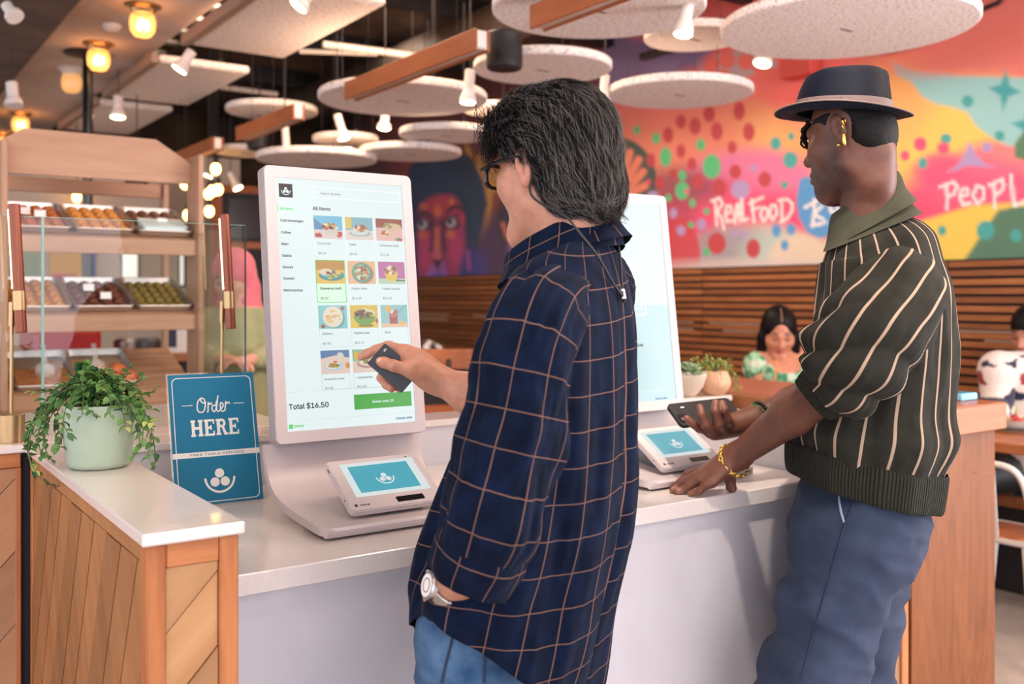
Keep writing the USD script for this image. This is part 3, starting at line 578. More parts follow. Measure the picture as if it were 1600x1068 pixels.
t.part('inner_panel', bx((2.02, 1.445, 0), (2.031, 2.245, ZL - .019)), 'panel_white')
t.part('outer_panel', bx((2.147, 1.445, 0), (2.158, 2.245, ZL - .019)), 'plank_side_1')
t = Thing('back_ledge', 'long raised white ledge running behind both ordering kiosks', 'counter', loc=(.5, 2.25, 0))
t.part('stone_top', bx((.50, 2.246, ZL - .018), (2.45, 2.392, ZL), .0025), 'stone_white', False)
t.part('front_panel', bx((.50, 2.255, 0), (2.43, 2.275, ZL - .0185)), 'panel_white'); t.part('rear_panel', bx((.50, 2.37, 0), (2.43, 2.384, ZL - .0185)), 'plank_side_0')
t = Thing('ordering_counter', 'low white stone counter with plain white front carrying both kiosks', 'counter', loc=(.5, 1.55, 0))
t.part('stone_top', bx((.495, 1.545, ZC - .036), (2.018, 2.253, ZC), .002), 'stone_white', False)
t.part('front_panel', bx((.495, 1.562, 0), (2.018, 1.58, ZC - .0362)), 'panel_white')
t = Thing('bakery_counter', 'wood fronted counter with white top at the left picture edge', 'counter', loc=(-.9, 2.40, 0))
t.part('stone_top', bx((-.9, 2.395, ZL - .018), (.98, 3.05, ZL), .0025), 'stone_white', False)
t.part('top_rail', bx((-.9, 2.40, ZL - .05), (.346, 2.42, ZL - .0185), .002), 'wood_rail')
planks(t, frame((-.25, 2.416, 0), (1, 0, 0), (0, 0, 1)), .59, ZL - .052, 47, .11, 'plank_bake'); t.part('corner_trim', bx((.335, 2.402, 0), (.347, 2.42, ZL - .05), .002), 'wood_post')
t.part('core', bx((-.9, 2.422, 0), (.97, 3.03, ZL - .0185)), 'wall_dark')
t = Thing('wooden_bar', 'reddish wooden bar with thick plywood cap and plain end panel at right', 'counter', loc=(2.47, 1.6, 0))
t.part('cap', bx((2.47, 1.60, ZL - .078), (2.957, 3.7, ZL + .002), .003), 'wood_cap'); t.part('top_veneer', bx((2.474, 1.606, ZL + .0022), (2.953, 3.695, ZL + .004)), 'wood_top')
t.part('end_panel', bx((2.50, 1.625, 0), (2.935, 1.66, ZL - .0785), .002), 'wood_ply'); t.part('side_panel', bx((2.50, 1.661, 0), (2.53, 3.65, ZL - .079)), 'wood_ply'); t.part('far_side_panel', bx((2.905, 1.661, 0), (2.935, 3.65, ZL - .079)), 'wood_ply')
t.part('scratch', tube([(2.80, 1.6245, .845), (2.84, 1.6243, .83), (2.89, 1.6243, .828), (2.934, 1.6245, .832)], .0011, 5), 'wood_cap', label='pale scratch across the panel')

# ================================================================== lettering helpers
def textm(s, h, bold=False): return meshkit.text_mesh(s, h, .0004, bold)
def logo_parts(cx, cy, s):
    """smile arc with three balls; returns a shapely shape about s wide"""
    r = .15 * s; sh = [Point(cx, cy + .34 * s).buffer(r), Point(cx - .165 * s, cy + .06 * s).buffer(r), Point(cx + .165 * s, cy + .06 * s).buffer(r)]
    a = np.linspace(math.pi * 1.02, math.pi * 1.98, 30); sh.append(LineString(np.stack([cx + .47 * s * np.cos(a), cy + .2 * s + .47 * s * np.sin(a)], 1)).buffer(.035 * s))
    return unary_union(sh)
def clover_leaf(cx, cy, s): return unary_union([sbox(cx + a * .55 * s - .45 * s, cy + b * .55 * s - .45 * s, cx + a * .55 * s + .45 * s, cy + b * .55 * s + .45 * s).buffer(.04 * s) for a in (-1, 1) for b in (-1, 1)])

# ------------------------------------------------------------------ little food photographs on the screen (flat print, colour per vertex)
def food_picture(k, nx=44, ny=36):
    u, v = np.meshgrid(np.linspace(0, 1, nx), np.linspace(0, 1, ny)); C = np.zeros((ny, nx, 3))
    def fill(m, c, a=1.0): C[:] = C * (1 - m[..., None] * a) + lin(c) * m[..., None] * a
    def el(cx, cy, rx, ry, c, s=.1): fill(np.clip(.5 - (np.sqrt(((u - cx) / rx) ** 2 + ((v - cy) / ry) ** 2) - 1) / s * 1.0, 0, 1), c)
    def rc(x0, y0, x1, y1, c): fill(((u >= x0) & (u <= x1) & (v >= y0) & (v <= y1)).astype(float), c)
    r = np.random.default_rng(k + 40)
    def bits(cx, cy, rx, ry, cols, n=26, s=.06):
        for i in range(n):
            a, q = r.uniform(0, 6.28), math.sqrt(r.uniform()); el(cx + rx * q * math.cos(a), cy + ry * q * math.sin(a), s * r.uniform(.7, 1.3), s * r.uniform(.6, 1.1), cols[i % len(cols)], .5)
    grn, cr, br, rd = (112, 150, 70), (238, 226, 200), (150, 96, 56), (200, 60, 50)
    if k == 0: rc(0, 0, 1, .62, (112, 190, 222)); fill(np.clip((u < .35) & (v > .1 + u), 0, 1).astype(float), (70, 140, 180)); rc(0, .62, 1, 1, (228, 206, 204)); el(.55, .66, .26, .2, (214, 202, 186)); bits(.55, .45, .3, .12, (rd, grn, cr, (230, 170, 60), (90, 40, 60)), 34); bits(.14, .85, .1, .06, (rd, (170, 40, 50)), 8); bits(.9, .8, .07, .08, (rd,), 6)
    if k == 1: rc(0, 0, 1, .6, (140, 186, 196)); rc(0, 0, .22, .5, (226, 200, 90)); rc(0, .6, 1, 1, (236, 214, 200)); el(.52, .72, .4, .14, (170, 190, 186)); el(.5, .62, .32, .18, (214, 222, 214)); bits(.52, .48, .26, .13, (grn, (220, 130, 100), cr, rd), 32)
    if k == 2: rc(0, 0, 1, .42, (158, 84, 56)); rc(0, .42, 1, 1, (236, 186, 178)); el(.62, .36, .34, .16, (222, 188, 150)); el(.38, .68, .3, .16, (226, 194, 158)); bits(.44, .3, .12, .1, ((214, 120, 90), grn, cr), 14); bits(.3, .66, .12, .1, ((190, 130, 90), rd, cr), 14); bits(.85, .93, .1, .04, (rd, grn), 8)
    if k == 3: rc(0, 0, 1, .4, (196, 140, 40)); rc(0, .4, 1, 1, (234, 190, 70)); el(.53, .64, .45, .24, (46, 138, 138)); el(.53, .6, .38, .18, (90, 170, 160)); el(.34, .5, .24, .14, (232, 212, 180)); bits(.55, .52, .16, .12, (br, cr, (120, 80, 50)), 16); el(.76, .5, .1, .1, (236, 190, 80)); bits(.6, .72, .2, .06, (grn, (220, 190, 70)), 10)
    if k == 4: rc(0, 0, 1, 1, (238, 184, 136)); el(.55, .55, .38, .44, (170, 130, 100)); el(.5, .5, .36, .44, (86, 160, 140)); el(.5, .5, .28, .35, (180, 196, 160)); bits(.5, .5, .24, .3, (br, cr, grn, (190, 130, 80)), 40, .07)
    if k == 5: rc(0, 0, 1, .75, (196, 110, 160)); rc(0, .75, 1, 1, (190, 214, 180)); el(.75, .84, .3, .04, (90, 110, 80)); fill(np.clip((np.abs(u - .48) < .26 - (v - .5) * .3) & (v > .5) & (v < .86), 0, 1).astype(float), (230, 196, 70)); bits(.5, .38, .24, .16, (cr, br, (214, 180, 130), (150, 100, 70)), 28, .07)
    if k == 6: rc(0, 0, 1, 1, (140, 206, 206)); el(.54, .54, .37, .46, (90, 160, 166)); el(.5, .5, .35, .45, (240, 226, 206)); bits(.5, .5, .24, .3, ((236, 200, 120), (220, 170, 120), cr), 34, .07); el(.85, .14, .07, .09, (170, 110, 80)); el(.14, .9, .08, .08, (170, 110, 80))
    if k == 7: rc(0, 0, 1, .6, (222, 190, 70)); rc(0, .6, 1, 1, (230, 200, 80)); el(.55, .9, .3, .06, (150, 130, 50)); fill(np.clip((((u - .52) / .4) ** 2 + ((v - .5) / .38) ** 2 < 1) & (v > .5), 0, 1).astype(float), (120, 164, 66)); bits(.52, .4, .34, .2, (br, cr, (60, 50, 60), grn, (120, 84, 60)), 40, .07); el(.98, .7, .08, .12, (200, 80, 50))
    if k == 8: rc(0, 0, 1, .82, (150, 200, 196)); rc(0, .82, 1, 1, (232, 196, 160)); rc(.32, .22, .62, .84, (176, 84, 76)); rc(.35, .3, .59, .55, (200, 120, 104)); bits(.47, .3, .12, .08, ((230, 220, 216), (190, 90, 80)), 12, .05); el(.28, .17, .1, .13, (236, 180, 70)); el(.78, .82, .1, .1, (232, 186, 90)); fill(((np.abs(v - .9 + u * .9) < .03) & (u > .6)).astype(float), (110, 160, 156))
    if k == 9: rc(0, 0, 1, .36, (110, 140, 180)); fill((v > .22 + .25 * np.abs(u - .5)).astype(float), (236, 212, 196)); el(.44, .68, .33, .2, (200, 214, 222)); el(.43, .66, .25, .14, (240, 236, 226)); bits(.42, .6, .2, .12, ((214, 110, 90), cr, grn, (224, 160, 80)), 24); el(.68, .24, .12, .14, (226, 218, 212)); el(.93, .66, .09, .12, (230, 150, 80))
    if k == 10: rc(0, 0, 1, .5, (150, 190, 160)); rc(0, .5, 1, 1, (234, 208, 192)); rc(.06, .1, .2, .4, (240, 180, 50)); el(.55, .62, .4, .2, (190, 140, 130)); el(.55, .58, .33, .14, (232, 216, 196)); bits(.55, .5, .26, .1, (br, cr, grn, (200, 160, 110)), 26)
    V = np.stack([u.ravel(), 1 - v.ravel(), np.zeros(u.size)], 1)
    return V, grid_faces(ny, nx, False)[:, ::-1], C.reshape(-1, 3)

# ================================================================== the two ordering kiosks
TILT = math.radians(7.19); AW, AH = .299, .532
def kiosk(kx, label, kind):
    cy, cz = 1.945, 1.354
    t = Thing('ordering_kiosk', label, 'ordering kiosk', loc=(kx, 1.66, ZC)); w = .363
    # swept base plate
    top = [(1.657, .932), (1.655, .938), (1.660, .9435), (1.70, .946), (1.80, .952), (1.872, .962), (1.905, .974), (1.93, .996), (1.945, 1.03), (1.952, 1.062)]
    top = np.vstack([top[:3], spline(np.array(top[2:]), 40)[1:]]); tg = np.gradient(top, axis=0); tg /= np.linalg.norm(tg, axis=1, keepdims=True); bot = top + np.stack([tg[:, 1], -tg[:, 0]], 1) * .016
    bot[:3] = [(1.662, .925), (1.661, .925), (1.668, .925)]
    pr = Polygon(np.vstack([top, bot[::-1]])).buffer(0)
    body = prism(pr, w, frame((kx - w / 2, 0, 0), (0, 1, 0), (0, 0, 1)))
    A_ = m3.Manifold(m3.Mesh(body.vertices.astype(np.float32), body.faces.astype(np.uint32))); B = prism(rrect(w, .5, .032), .4); B.apply_translation((kx - w / 2, 1.655, .85))
    A_ = A_ ^ m3.Manifold(m3.Mesh(B.vertices.astype(np.float32), B.faces.astype(np.uint32))); mm = A_.to_mesh()
    t.part('base', trimesh.Trimesh(mm.vert_properties[:, :3], mm.tri_verts) if len(mm.tri_verts) else body, 'kiosk_white', 40)
    t.part('foot', bx((kx - .14, 1.70, ZC + .0005), (kx + .14, 1.86, .9325), .002), 'black_matte')
    t.part('neck', bx((kx - .09, 1.968, .985), (kx + .10, 2.0, 1.14), .004), 'black_matte'); t.part('hinge_block', bx((kx - .125, 1.970, .99), (kx - .0905, 1.998, 1.13), .003), 'kiosk_grey'); t.part('hinge_cap', bx((kx + .1005, 1.970, .99), (kx + .112, 1.998, 1.13), .003), 'kiosk_grey')
    # display
    a = np.array([1.0, 0, 0]); b = np.array([0, math.sin(TILT), math.cos(TILT)]); n = np.cross(a, b); c = np.array([kx, cy, cz])
    o = c - a * (AW / 2 + .026) - b * (AH / 2 + .026)
    t.part('housing', prism(rrect(AW + .052, AH + .052, .014), .028, frame(o - n * .030, a, b)), 'kiosk_edge', 40)
    bz = rrect(AW + .048, AH + .048, .013).difference(sbox(.024, .024, AW + .024, AH + .024)); t.part('bezel', prism(bz, .006, frame(o - n * .0018 + (a + b) * .002, a, b)), 'kiosk_white', 40)
    o0 = c - a * AW / 2 + b * AH / 2                       # top left of the picture area
    scr = t.part('screen', plate(frame(c - a * AW / 2 - b * AH / 2 - n * .001, a, b), AW, AH, .003, .001), 'screen_white', False)
    def F(u, v, z=.0021): return o0 + a * u * AW - b * v * AH + n * z
    def inside(px, py): r = ray(px, py); q = EYE + r * (((c + n * .002 - EYE) @ n) / (r @ n)) - o0; return q @ a / AW, -(q @ b) / AH
    def quad(u0, v0, u1, v1, z=.0021, h=.0003): return prism(sbox(0, 0, (u1 - u0) * AW, (v1 - v0) * AH), h, frame(F(u0, v1, z), a, b))
    def outl(u0, v0, u1, v1, lw=.0011): W, H_ = (u1 - u0) * AW, (v1 - v0) * AH; return prism(sbox(0, 0, W, H_).difference(sbox(lw, lw, W - lw, H_ - lw)), .0003, frame(F(u0, v1), a, b))
    def word(s, u, v, h, bold=False): m_ = textm(s, h, bold); return tf(m_, frame(F(u, v), a, b))
    if kind == 1:
        dark, grey, line = [], [], []
        t.part('logo_tile', quad(.022, .024, .123, .079), 'screen_text', False, parent=scr); L_ = tf(prism(logo_parts(0, 0, .021), .0003), frame(F(.0725, .0575, .0025), a, b)); t.part('logo_mark', L_, 'screen_white', False, parent=scr)
        line.append(outl(.274, .029, .981, .074)); grey.append(word('Search all items', .335, .058, .0046)); line.append(prism(Point(0, 0).buffer(.0022).difference(Point(0, 0).buffer(.0015)), .0003, frame(F(.305, .05), a, b)))
        dark.append(word('All items', .268, .124, .0074, True))
        for s_, v in zip(('Cold beverages', 'Coffee', 'Main', 'Salads', 'Snacks', 'Dessert', 'Merchandise'), (.172, .22, .266, .312, .358, .403, .45)): dark.append(word(s_, .021, v + .005, .0050, True))
        t.part('active_entry', cat([word('All items', .024, .129, .0050, True), quad(0, .105, .007, .138)]), 'screen_green', False, parent=scr)
        names = (('Fruit bowl', '$8.50'), ('Salad', '$9.50'), ('Shawarma (full)', '$12.50'), ('Shawarma (half)', '$8.00'), ('Falafel plate', '$14.50'), ('Falafel special', '$13.50'), ('Baklava', '$7.50'), ('Falafel bowl', '$13.75'), ('Soda', '$3.00'), ('Breakfast toast', '$7.00'), ('Lamb burrito', '$11.00'))
        for k, (nm, pr_) in enumerate(names):
            u0 = (.271, .517, .764)[k % 3]; v0 = (.146, .329, .511, .692)[k // 3]; u1, v1 = u0 + .221, v0 + .169
            if k == 3: t.part('chosen_card', quad(u0, v0, u1, v1, .0020, .0002), 'card_tint', False, parent=scr); t.part('chosen_outline', outl(u0 - .004, v0 - .002, u1 + .004, v1 + .002, .0014), 'screen_green', False, parent=scr)
            else: line.append(outl(u0, v0, u1, min(v1, .848)))
            V, f, C = food_picture(k); Mf = frame(F(u0, v0 + .094, .0027), a, b); V = V * [.221 * AW, .094 * AH, 1]; V = V @ Mf[:3, :3].T + Mf[:3, 3]
            t.part('menu_picture', (V, f), 'screen_col', True, parent=scr, col=C, label='menu picture: ' + nm.lower())
            (dark if k in (3, 7, 10) else grey).append(word(nm, u0 + .022, v0 + .118, .0047, k in (3,)))
            if v0 + .158 < .9: grey.append(word(pr_, u0 + .024, min(v0 + .158, .846), .0047))
        line.append(quad(0, .8485, 1, .8497)); line.append(quad(0, .9605, 1, .9613))
        t.part('order_button', quad(.511, .874, .976, .934), 'button_green', False, parent=scr); t.part('button_text', tf(textm('Review order (2)', .0048, True), frame(F(.652, .911, .0026), a, b)), 'screen_white', False, parent=scr)
        dark.append(word('Total $16.50', .017, .915, .0105, True)); t.part('cancel_text', word('Cancel order', .835, .986, .0050, True), 'screen_blue', False, parent=scr)
        t.part('maker_mark', cat([word('clover', .047, .985, .0056, True), prism(clover_leaf(0, 0, .0042), .0003, frame(F(.028, .981), a, b))]), 'screen_green', False, parent=scr)
        [t.part('dark_lettering', w_, 'screen_text', False, parent=scr) for w_ in dark]; [t.part('grey_lettering', w_, 'screen_grey', False, parent=scr) for w_ in grey]; [t.part('outline', w_, 'screen_line', False, parent=scr) for w_ in line]
    else:
        i = lambda x, y: inside(x, y)
        u, v = i(934, 334); dark = [word('Checkout', u, v, .0085, True)]; u2, v2 = i(930, 346); grey = [word('Total $8.50', u2, v2, .0060)]
        u, v = i(1000, 541); wm = textm('below.', .0085, True); dark.append(tf(mv(wm, (-(wm.bounds[1][0]), 0, 0)), frame(F(i(1006, 541)[0], v), a, b)))
        p, q = i(1003, 413), i(1009, 492); t.part('device_drawing', cat([outl(.28, p[1], p[0], q[1], .003), outl(.31, p[1] + .02, p[0] - .045, q[1] - .03, .0016)]), 'screen_line', False, parent=scr)
        u, v = i(1024, 624); t.part('cancel_text', word('Cancel order', u, v, .0050, True), 'screen_blue', False, parent=scr)
        line = [quad(0, v - .043, 1, v - .042), quad(0, i(1000, 361)[1], 1, i(1000, 361)[1] + .001)]
        t.part('lower_tint', quad(0, .52, 1, 1, .0020, .0001), 'screen_tint', False, parent=scr)
        [t.part('dark_lettering', w_, 'screen_text', False, parent=scr) for w_ in dark]; [t.part('grey_lettering', w_, 'screen_grey', False, parent=scr) for w_ in grey]; [t.part('rule_line', w_, 'screen_line', False, parent=scr) for w_ in line]
    # payment tablet on its wedge
    tl = math.radians(31.8); tb = np.array([0, math.cos(tl), math.sin(tl)]); tn = np.cross(a, tb); W, H_ = .204, .146; tc = np.array([kx - .010, 1.746, 1.0017]); to = tc - a * W / 2 - tb * H_ / 2
    tab = t.part('tablet', prism(rrect(W, H_, .011), .011, frame(to - tn * .013, a, tb)), 'kiosk_white', 40)
    t.part('tablet_rim', prism(rrect(W - .004, H_ - .004, .010), .002, frame(to - tn * .0022 + (a + tb) * .002, a, tb)), 'kiosk_white', 40, parent=tab)
    t.part('tablet_screen', plate(frame(to + a * .024 + tb * .036 - tn * .0005, a, tb), W - .040, H_ - .050, .001, .0015), 'tablet_white', False, parent=tab)
    t.part('teal_picture', prism(sbox(0, 0, W - .072, H_ - .070), .0003, frame(to + a * .038 + tb * .046 + tn * .0005, a, tb)), 'tablet_teal', False, parent=tab)
    t.part('logo_mark', tf(prism(logo_parts(0, 0, .040), .0003), frame(to + a * (.020 + (W - .036) / 2) + tb * .075 + tn * .0009, a, tb)), 'tablet_white', False, parent=tab)
    t.part('card_slot', prism(rrect(.060, .014, .002), .0008, frame(to + a * .102 + tb * .010 - tn * .0001, a, tb)), 'black_gloss', False, parent=tab)
    t.part('maker_mark', cat([tf(textm('clover', .0055), frame(to + a * .022 + tb * .012 - tn * .0001, a, tb)), prism(clover_leaf(0, 0, .0028), .0004, frame(to + a * .014 + tb * .0148 - tn * .0001, a, tb))]), 'screen_text', False, parent=tab)
    t.part('lens_dot', prism(Point(0, 0).buffer(.0016), .0005, frame(to + a * (W * .86) + tb * (H_ - .010) - tn * .0001, a, tb)), 'black_gloss', False, parent=tab)
    for v in (.118, .035): t.part('side_port', prism(rrect(.010 if v > .1 else .003, .003, .001), .0006, frame(to - a * .0004 + tb * v - tn * .007, tb, tn)), 'black_gloss', False, parent=tab)
    wd = Polygon([(1.705, .9475), (1.712, .962), (1.80, 1.016), (1.83, 1.01), (1.83, .956)]); t.part('wedge_stand', prism(wd, .115, frame((kx - .062, 0, 0), (0, 1, 0), (0, 0, 1))), 'kiosk_grey', False)
    return t
kiosk(.917, 'white ordering kiosk at left with the food menu on its tall screen', 1)
kiosk(1.716, 'white ordering kiosk at right showing the checkout page, partly hidden by the navy shirt', 2)

# ================================================================== the order sign in its acrylic holder
BL, BR, TR = onz(275, 795, ZC), onz(412, 780, ZC), at(398, 581, 2.235)
sw = np.linalg.norm(BR - BL); Ms = frame(BL, BR - BL, TR - BR); sh = (TR - BL) @ Ms[:3, 1]; ux, uy, un = Ms[:3, 0], Ms[:3, 1], Ms[:3, 2]
t = Thing('order_sign', 'blue counter sign with white lettering in a clear acrylic holder', 'sign', loc=BL)
t.part('holder', prism(sbox(-.004, 0, sw + .004, sh + .004), .002, frame(BL - un * .0027, ux, uy)), 'acrylic', False)
t.part('holder_foot', prism(sbox(-.004, 0, sw + .004, .055), .002, frame(BL + [0, 0, .0005], ux, np.cross([0, 0, 1.0], ux))), 'acrylic', False)
cd = t.part('card', prism(sbox(0, .002, sw, sh), .0008, frame(BL, ux, uy)), 'sign_blue', False)
def S(sh_, m_='sign_white', nm='print', z=.0009, h=.0004, label=None): t.part(nm, prism(sh_, h, frame(BL + un * z, ux, uy)), m_, False, parent=cd, label=label)
band0, band1 = sh * .362, sh * .402
rr = rrect(sw - .014, sh - .014, .012); rr = affinity.translate(rr.difference(affinity.translate(rrect(sw - .0172, sh - .0172, .011), .0016, .0016)), .007, .007)
S(unary_union([rr, sbox(0, band0, sw, band1)]), nm='border_print')
wm = textm('FREE TABLE SERVICE', .0046); k_ = .116 / wm.extents[0]; wm.apply_transform(np.diag([k_, 1, 1, 1.0])); t.part('band_text', tf(wm, frame(BL + ux * (sw / 2 - .058) + uy * (band0 + .0034) + un * .0014, ux, uy)), 'sign_ink', False, parent=cd)
def glyph(ch):                                            # slab serif capitals on a 0.8 x 1 box
    st, sf = .21, .13
    if ch == 'H': g = [sbox(.06, 0, .06 + st, 1), sbox(.58, 0, .58 + st, 1), sbox(.06, .42, .7, .58), sbox(0, 0, .33, sf), sbox(0, 1 - sf, .33, 1), sbox(.52, 0, .85, sf), sbox(.52, 1 - sf, .85, 1)]
    if ch == 'E': g = [sbox(.06, 0, .06 + st, 1), sbox(0, 0, .72, sf), sbox(0, 1 - sf, .72, 1), sbox(.06, .43, .5, .57), sbox(.62, 0, .72, .28), sbox(.62, .72, .72, 1), sbox(.42, .36, .52, .64)]
    if ch == 'R': g = [sbox(.06, 0, .06 + st, 1), sbox(0, 0, .34, sf), sbox(0, 1 - sf, .4, 1), Point(.42, .73).buffer(.27).difference(Point(.40, .73).buffer(.12)).intersection(sbox(.27, .4, .9, 1)), sbox(.2, 1 - .15, .44, 1), sbox(.2, .46, .44, .60), Polygon([(.38, .5), (.56, .5), (.78, 0), (.56, 0)]), sbox(.56, 0, .84, sf)]
    return unary_union(g)
x = sw / 2 - .052; hh = .036
for ch, adv in (('H', .0292), ('E', .0258), ('R', .0280), ('E', .0258)):
    S(affinity.translate(affinity.scale(glyph(ch), .0305, hh, origin=(0, 0)), x, sh * .520), nm='letter'); x += adv * .985
def script(strokes, ox, oy, s, w): S(unary_union([LineString(spline(np.array(p) * s + [ox, oy], 40)).buffer(w) for p in strokes]), nm='script_print')
script([[(.34, .98), (.12, .80), (.02, .40), (.12, .06), (.34, .04), (.52, .34), (.54, .74), (.40, .96), (.28, .90), (.34, .70), (.58, .66)],
        [(.66, .04), (.72, .34), (.76, .64), (.80, .52), (.90, .60), (.96, .52)], [(1.20, .42), (1.04, .44), (.98, .16), (1.08, .02), (1.22, .20), (1.34, .70), (1.42, 1.06)], [(1.34, .70), (1.26, .2), (1.34, .02), (1.46, .10)],
        [(1.46, .10), (1.62, .26), (1.70, .50), (1.60, .60), (1.52, .30), (1.62, .02), (1.80, .10)], [(1.80, .10), (1.84, .34), (1.90, .64), (1.94, .52), (2.05, .60), (2.13, .52)]], sw / 2 - .036, sh * .70, .0335, .0013)
S(sbox(.026, sh * .757, .049, sh * .757 + .0014), nm='dash'); S(sbox(sw - .049, sh * .757, sw - .026, sh * .757 + .0014), nm='dash')
S(logo_parts(sw / 2 + .002, sh * .155, .066), nm='logo_print')

# ================================================================== plants
def leaf_mesh(L, W, fold=.25, droop=.3):
    n = 5; s = np.linspace(0, 1, n); w = W * np.sin(np.pi * np.clip(s * .92 + .06, 0, 1)) ** .8; w[0] *= .2; w[-1] = 0
    V = []
    for k in range(n):
        z = -droop * L * s[k] ** 2
        V += [(-w[k] / 2, s[k] * L, z + fold * w[k]), (0, s[k] * L, z), (w[k] / 2, s[k] * L, z + fold * w[k])]
    f = grid_faces(n, 3, False); return trimesh.Trimesh(np.array(V), f, process=False)
n_leaf, spare = 0, []
def put_leaf(t, parent, p, d, up_, L, W, m_, name='leaf'):
    d = d / (np.linalg.norm(d) + 1e-9); x = np.cross(d, up_); x = x if np.linalg.norm(x) > .05 else np.cross(d, [1, .3, .2]); Mf = frame(p, x, d); global n_leaf; n_leaf += 1
    if n_leaf <= 300 or name != 'leaf' or spare is None: t.part(name, tf(leaf_mesh(L, W), Mf), m_, True, parent=parent)
    else: spare.append(tf(leaf_mesh(L, W), Mf))
pc = onz(173, 727, ZL); pc[0] = .425; PR = .064
t = Thing('plant_pot', 'sage green rounded pot with a trailing leafy plant on the left ledge', 'potted plant', loc=pc)
t.part('pot', lathe([(0, 0), (.046, 0), (.054, .004), (.058, .012), (.063, .05), (.065, .115), (.064, .122), (.060, .121), (.058, .105), (0, .10)], 48, pc), 'pot_green', True)
t.part('soil', lathe([(0, .108), (.058, .104)], 24, pc), 'soil')
r_ = np.random.default_rng(11)
ends = [((60, 640), (88, 760), .02), ((75, 630), (55, 735), .01), ((100, 625), (128, 705), 0), ((70, 612), (48, 612), .05), ((205, 640), (215, 700), -.02), ((225, 640), (234, 735), -.02), ((215, 612), (243, 606), 0), ((215, 650), (238, 660), -.03), ((110, 620), (112, 680), -.05), ((190, 640), (196, 668), -.06), ((130, 600), (122, 590), 0), ((160, 600), (160, 583), 0), ((190, 590), (200, 576), 0), ((205, 600), (222, 588), .02), ((150, 620), (146, 650), -.07), ((100, 600), (95, 600), .06), ((175, 610), (182, 604), -.04), ((140, 605), (138, 600), .05), ((85, 640), (70, 690), .0), ((215, 630), (222, 655), -.04), ((82, 636), (98, 735), .015), ((70, 650), (66, 712), .01), ((108, 640), (92, 700), -.01), ((218, 650), (208, 712), -.03), ((226, 655), (228, 716), -.02), ((130, 622), (128, 650), -.07), ((170, 618), (172, 648), -.08), ((100, 610), (66, 650), .02), ((205, 612), (236, 640), -.01), ((160, 590), (180, 590), .02), ((140, 596), (108, 588), .02), ((185, 600), (210, 600), -.03)]
for j, (m_, e_, dd) in enumerate(ends):
    b_ = pc + [r_.uniform(-.035, .035), r_.uniform(-.035, .035), .112]; db = (b_ - EYE) @ FW
    mid, end = at(*m_, db + dd), at(*e_, db + dd * 1.3 - .01)
    q = spline(np.array([b_, (b_ + mid) / 2 + [0, 0, .035], mid, end]), 16); st = t.part('vine', tube(q, np.linspace(.0016, .0008, 16), 5), 'stem', True)
    ln = np.linalg.norm(np.diff(q, axis=0), axis=1).sum(); nn = int(max(6, ln / .0085))
    for i in range(nn):
        k = (i + 1.0) / nn * 15; k0 = min(int(k), 14); p = q[k0] + (q[k0 + 1] - q[k0]) * (k - k0); tg = q[k0 + 1] - q[k0]; tg /= np.linalg.norm(tg)
        sd = np.cross(tg, [0, 0, 1]) + r_.normal(0, .35, 3); sd /= np.linalg.norm(sd); d_ = sd * (1 if i % 2 else -1) * .9 + tg * .7 + np.array([0, 0, r_.uniform(-.2, .5)])
        sc = (1 - .35 * (i / nn)) * r_.uniform(.8, 1.25); put_leaf(t, st, p, d_, np.array([0, 0, 1.0]) + r_.normal(0, .3, 3), .0215 * sc, .0150 * sc, 'leaf_lime' if (i > nn - 4 and j % 2) else 'leaf_green')
t.part('foliage', cat(spare), 'leaf_green', True, kind='stuff') if spare else None; spare = None
def rosette(t, c, R, m_, tilt=(0, 0), rings=4):
    for k in range(rings):
        n = 9 - k; el = .15 + .38 * k
        for i in range(n):
            a = 2 * math.pi * i / n + k * .5; d = np.array([math.cos(a) * math.cos(el) + tilt[0], math.sin(a) * math.cos(el) + tilt[1], math.sin(el)]); d /= np.linalg.norm(d)
            L = R * (1 - .17 * k); p = c + np.array([0, 0, .004 * k]) + d * L * .55
            x = np.cross(d, [0, 0, 1.0]); Mf = frame(p, x, d); t.part('leaf', tf(sphere((0, 0, 0), (L * .26, L * .5, L * .10), 1), Mf), m_, True)
pb = np.array([2.30, 2.315, ZL])
t = Thing('succulent_bowl', 'pale beige bowl of succulents beside the checkout screen', 'potted plant', loc=pb)
t.part('bowl', lathe([(0, 0), (.030, 0), (.036, .004), (.058, .03), (.069, .062), (.071, .076), (.067, .078), (.062, .065), (0, .06)], 40, pb), 'pot_beige', True); t.part('soil', lathe([(0, .07), (.062, .066)], 20, pb), 'soil')
for (dx, dy, R) in ((.0, .0, .055), (-.035, .02, .045), (.03, -.015, .040), (-.01, -.04, .045), (.025, .03, .035)): rosette(t, pb + [dx, dy, .074], R, 'leaf_sage')
for k in range(9):
    a = r_.uniform(-1.2, 1.2); b_ = pb + [.045 * math.cos(a), .03 * math.sin(a) - .01, .07]; q = spline(np.array([b_, b_ + [.012, -.004, .03], b_ + [.02 + .01 * r_.uniform(), -.012, .04 + .02 * r_.uniform()]]), 7); st = t.part('sprig', tube(q, .0012, 5), 'stem', True)
    for i in range(1, 7): put_leaf(t, st, q[i], r_.normal(0, 1, 3) + [0, 0, .8], np.array([0, 0, 1.0]), .014, .007, 'leaf_lime')
pt = np.array([2.405, 2.285, ZL])
t = Thing('ribbed_plant_pot', 'ribbed terracotta pink pot with drooping yellow green sprigs', 'potted plant', loc=pt)
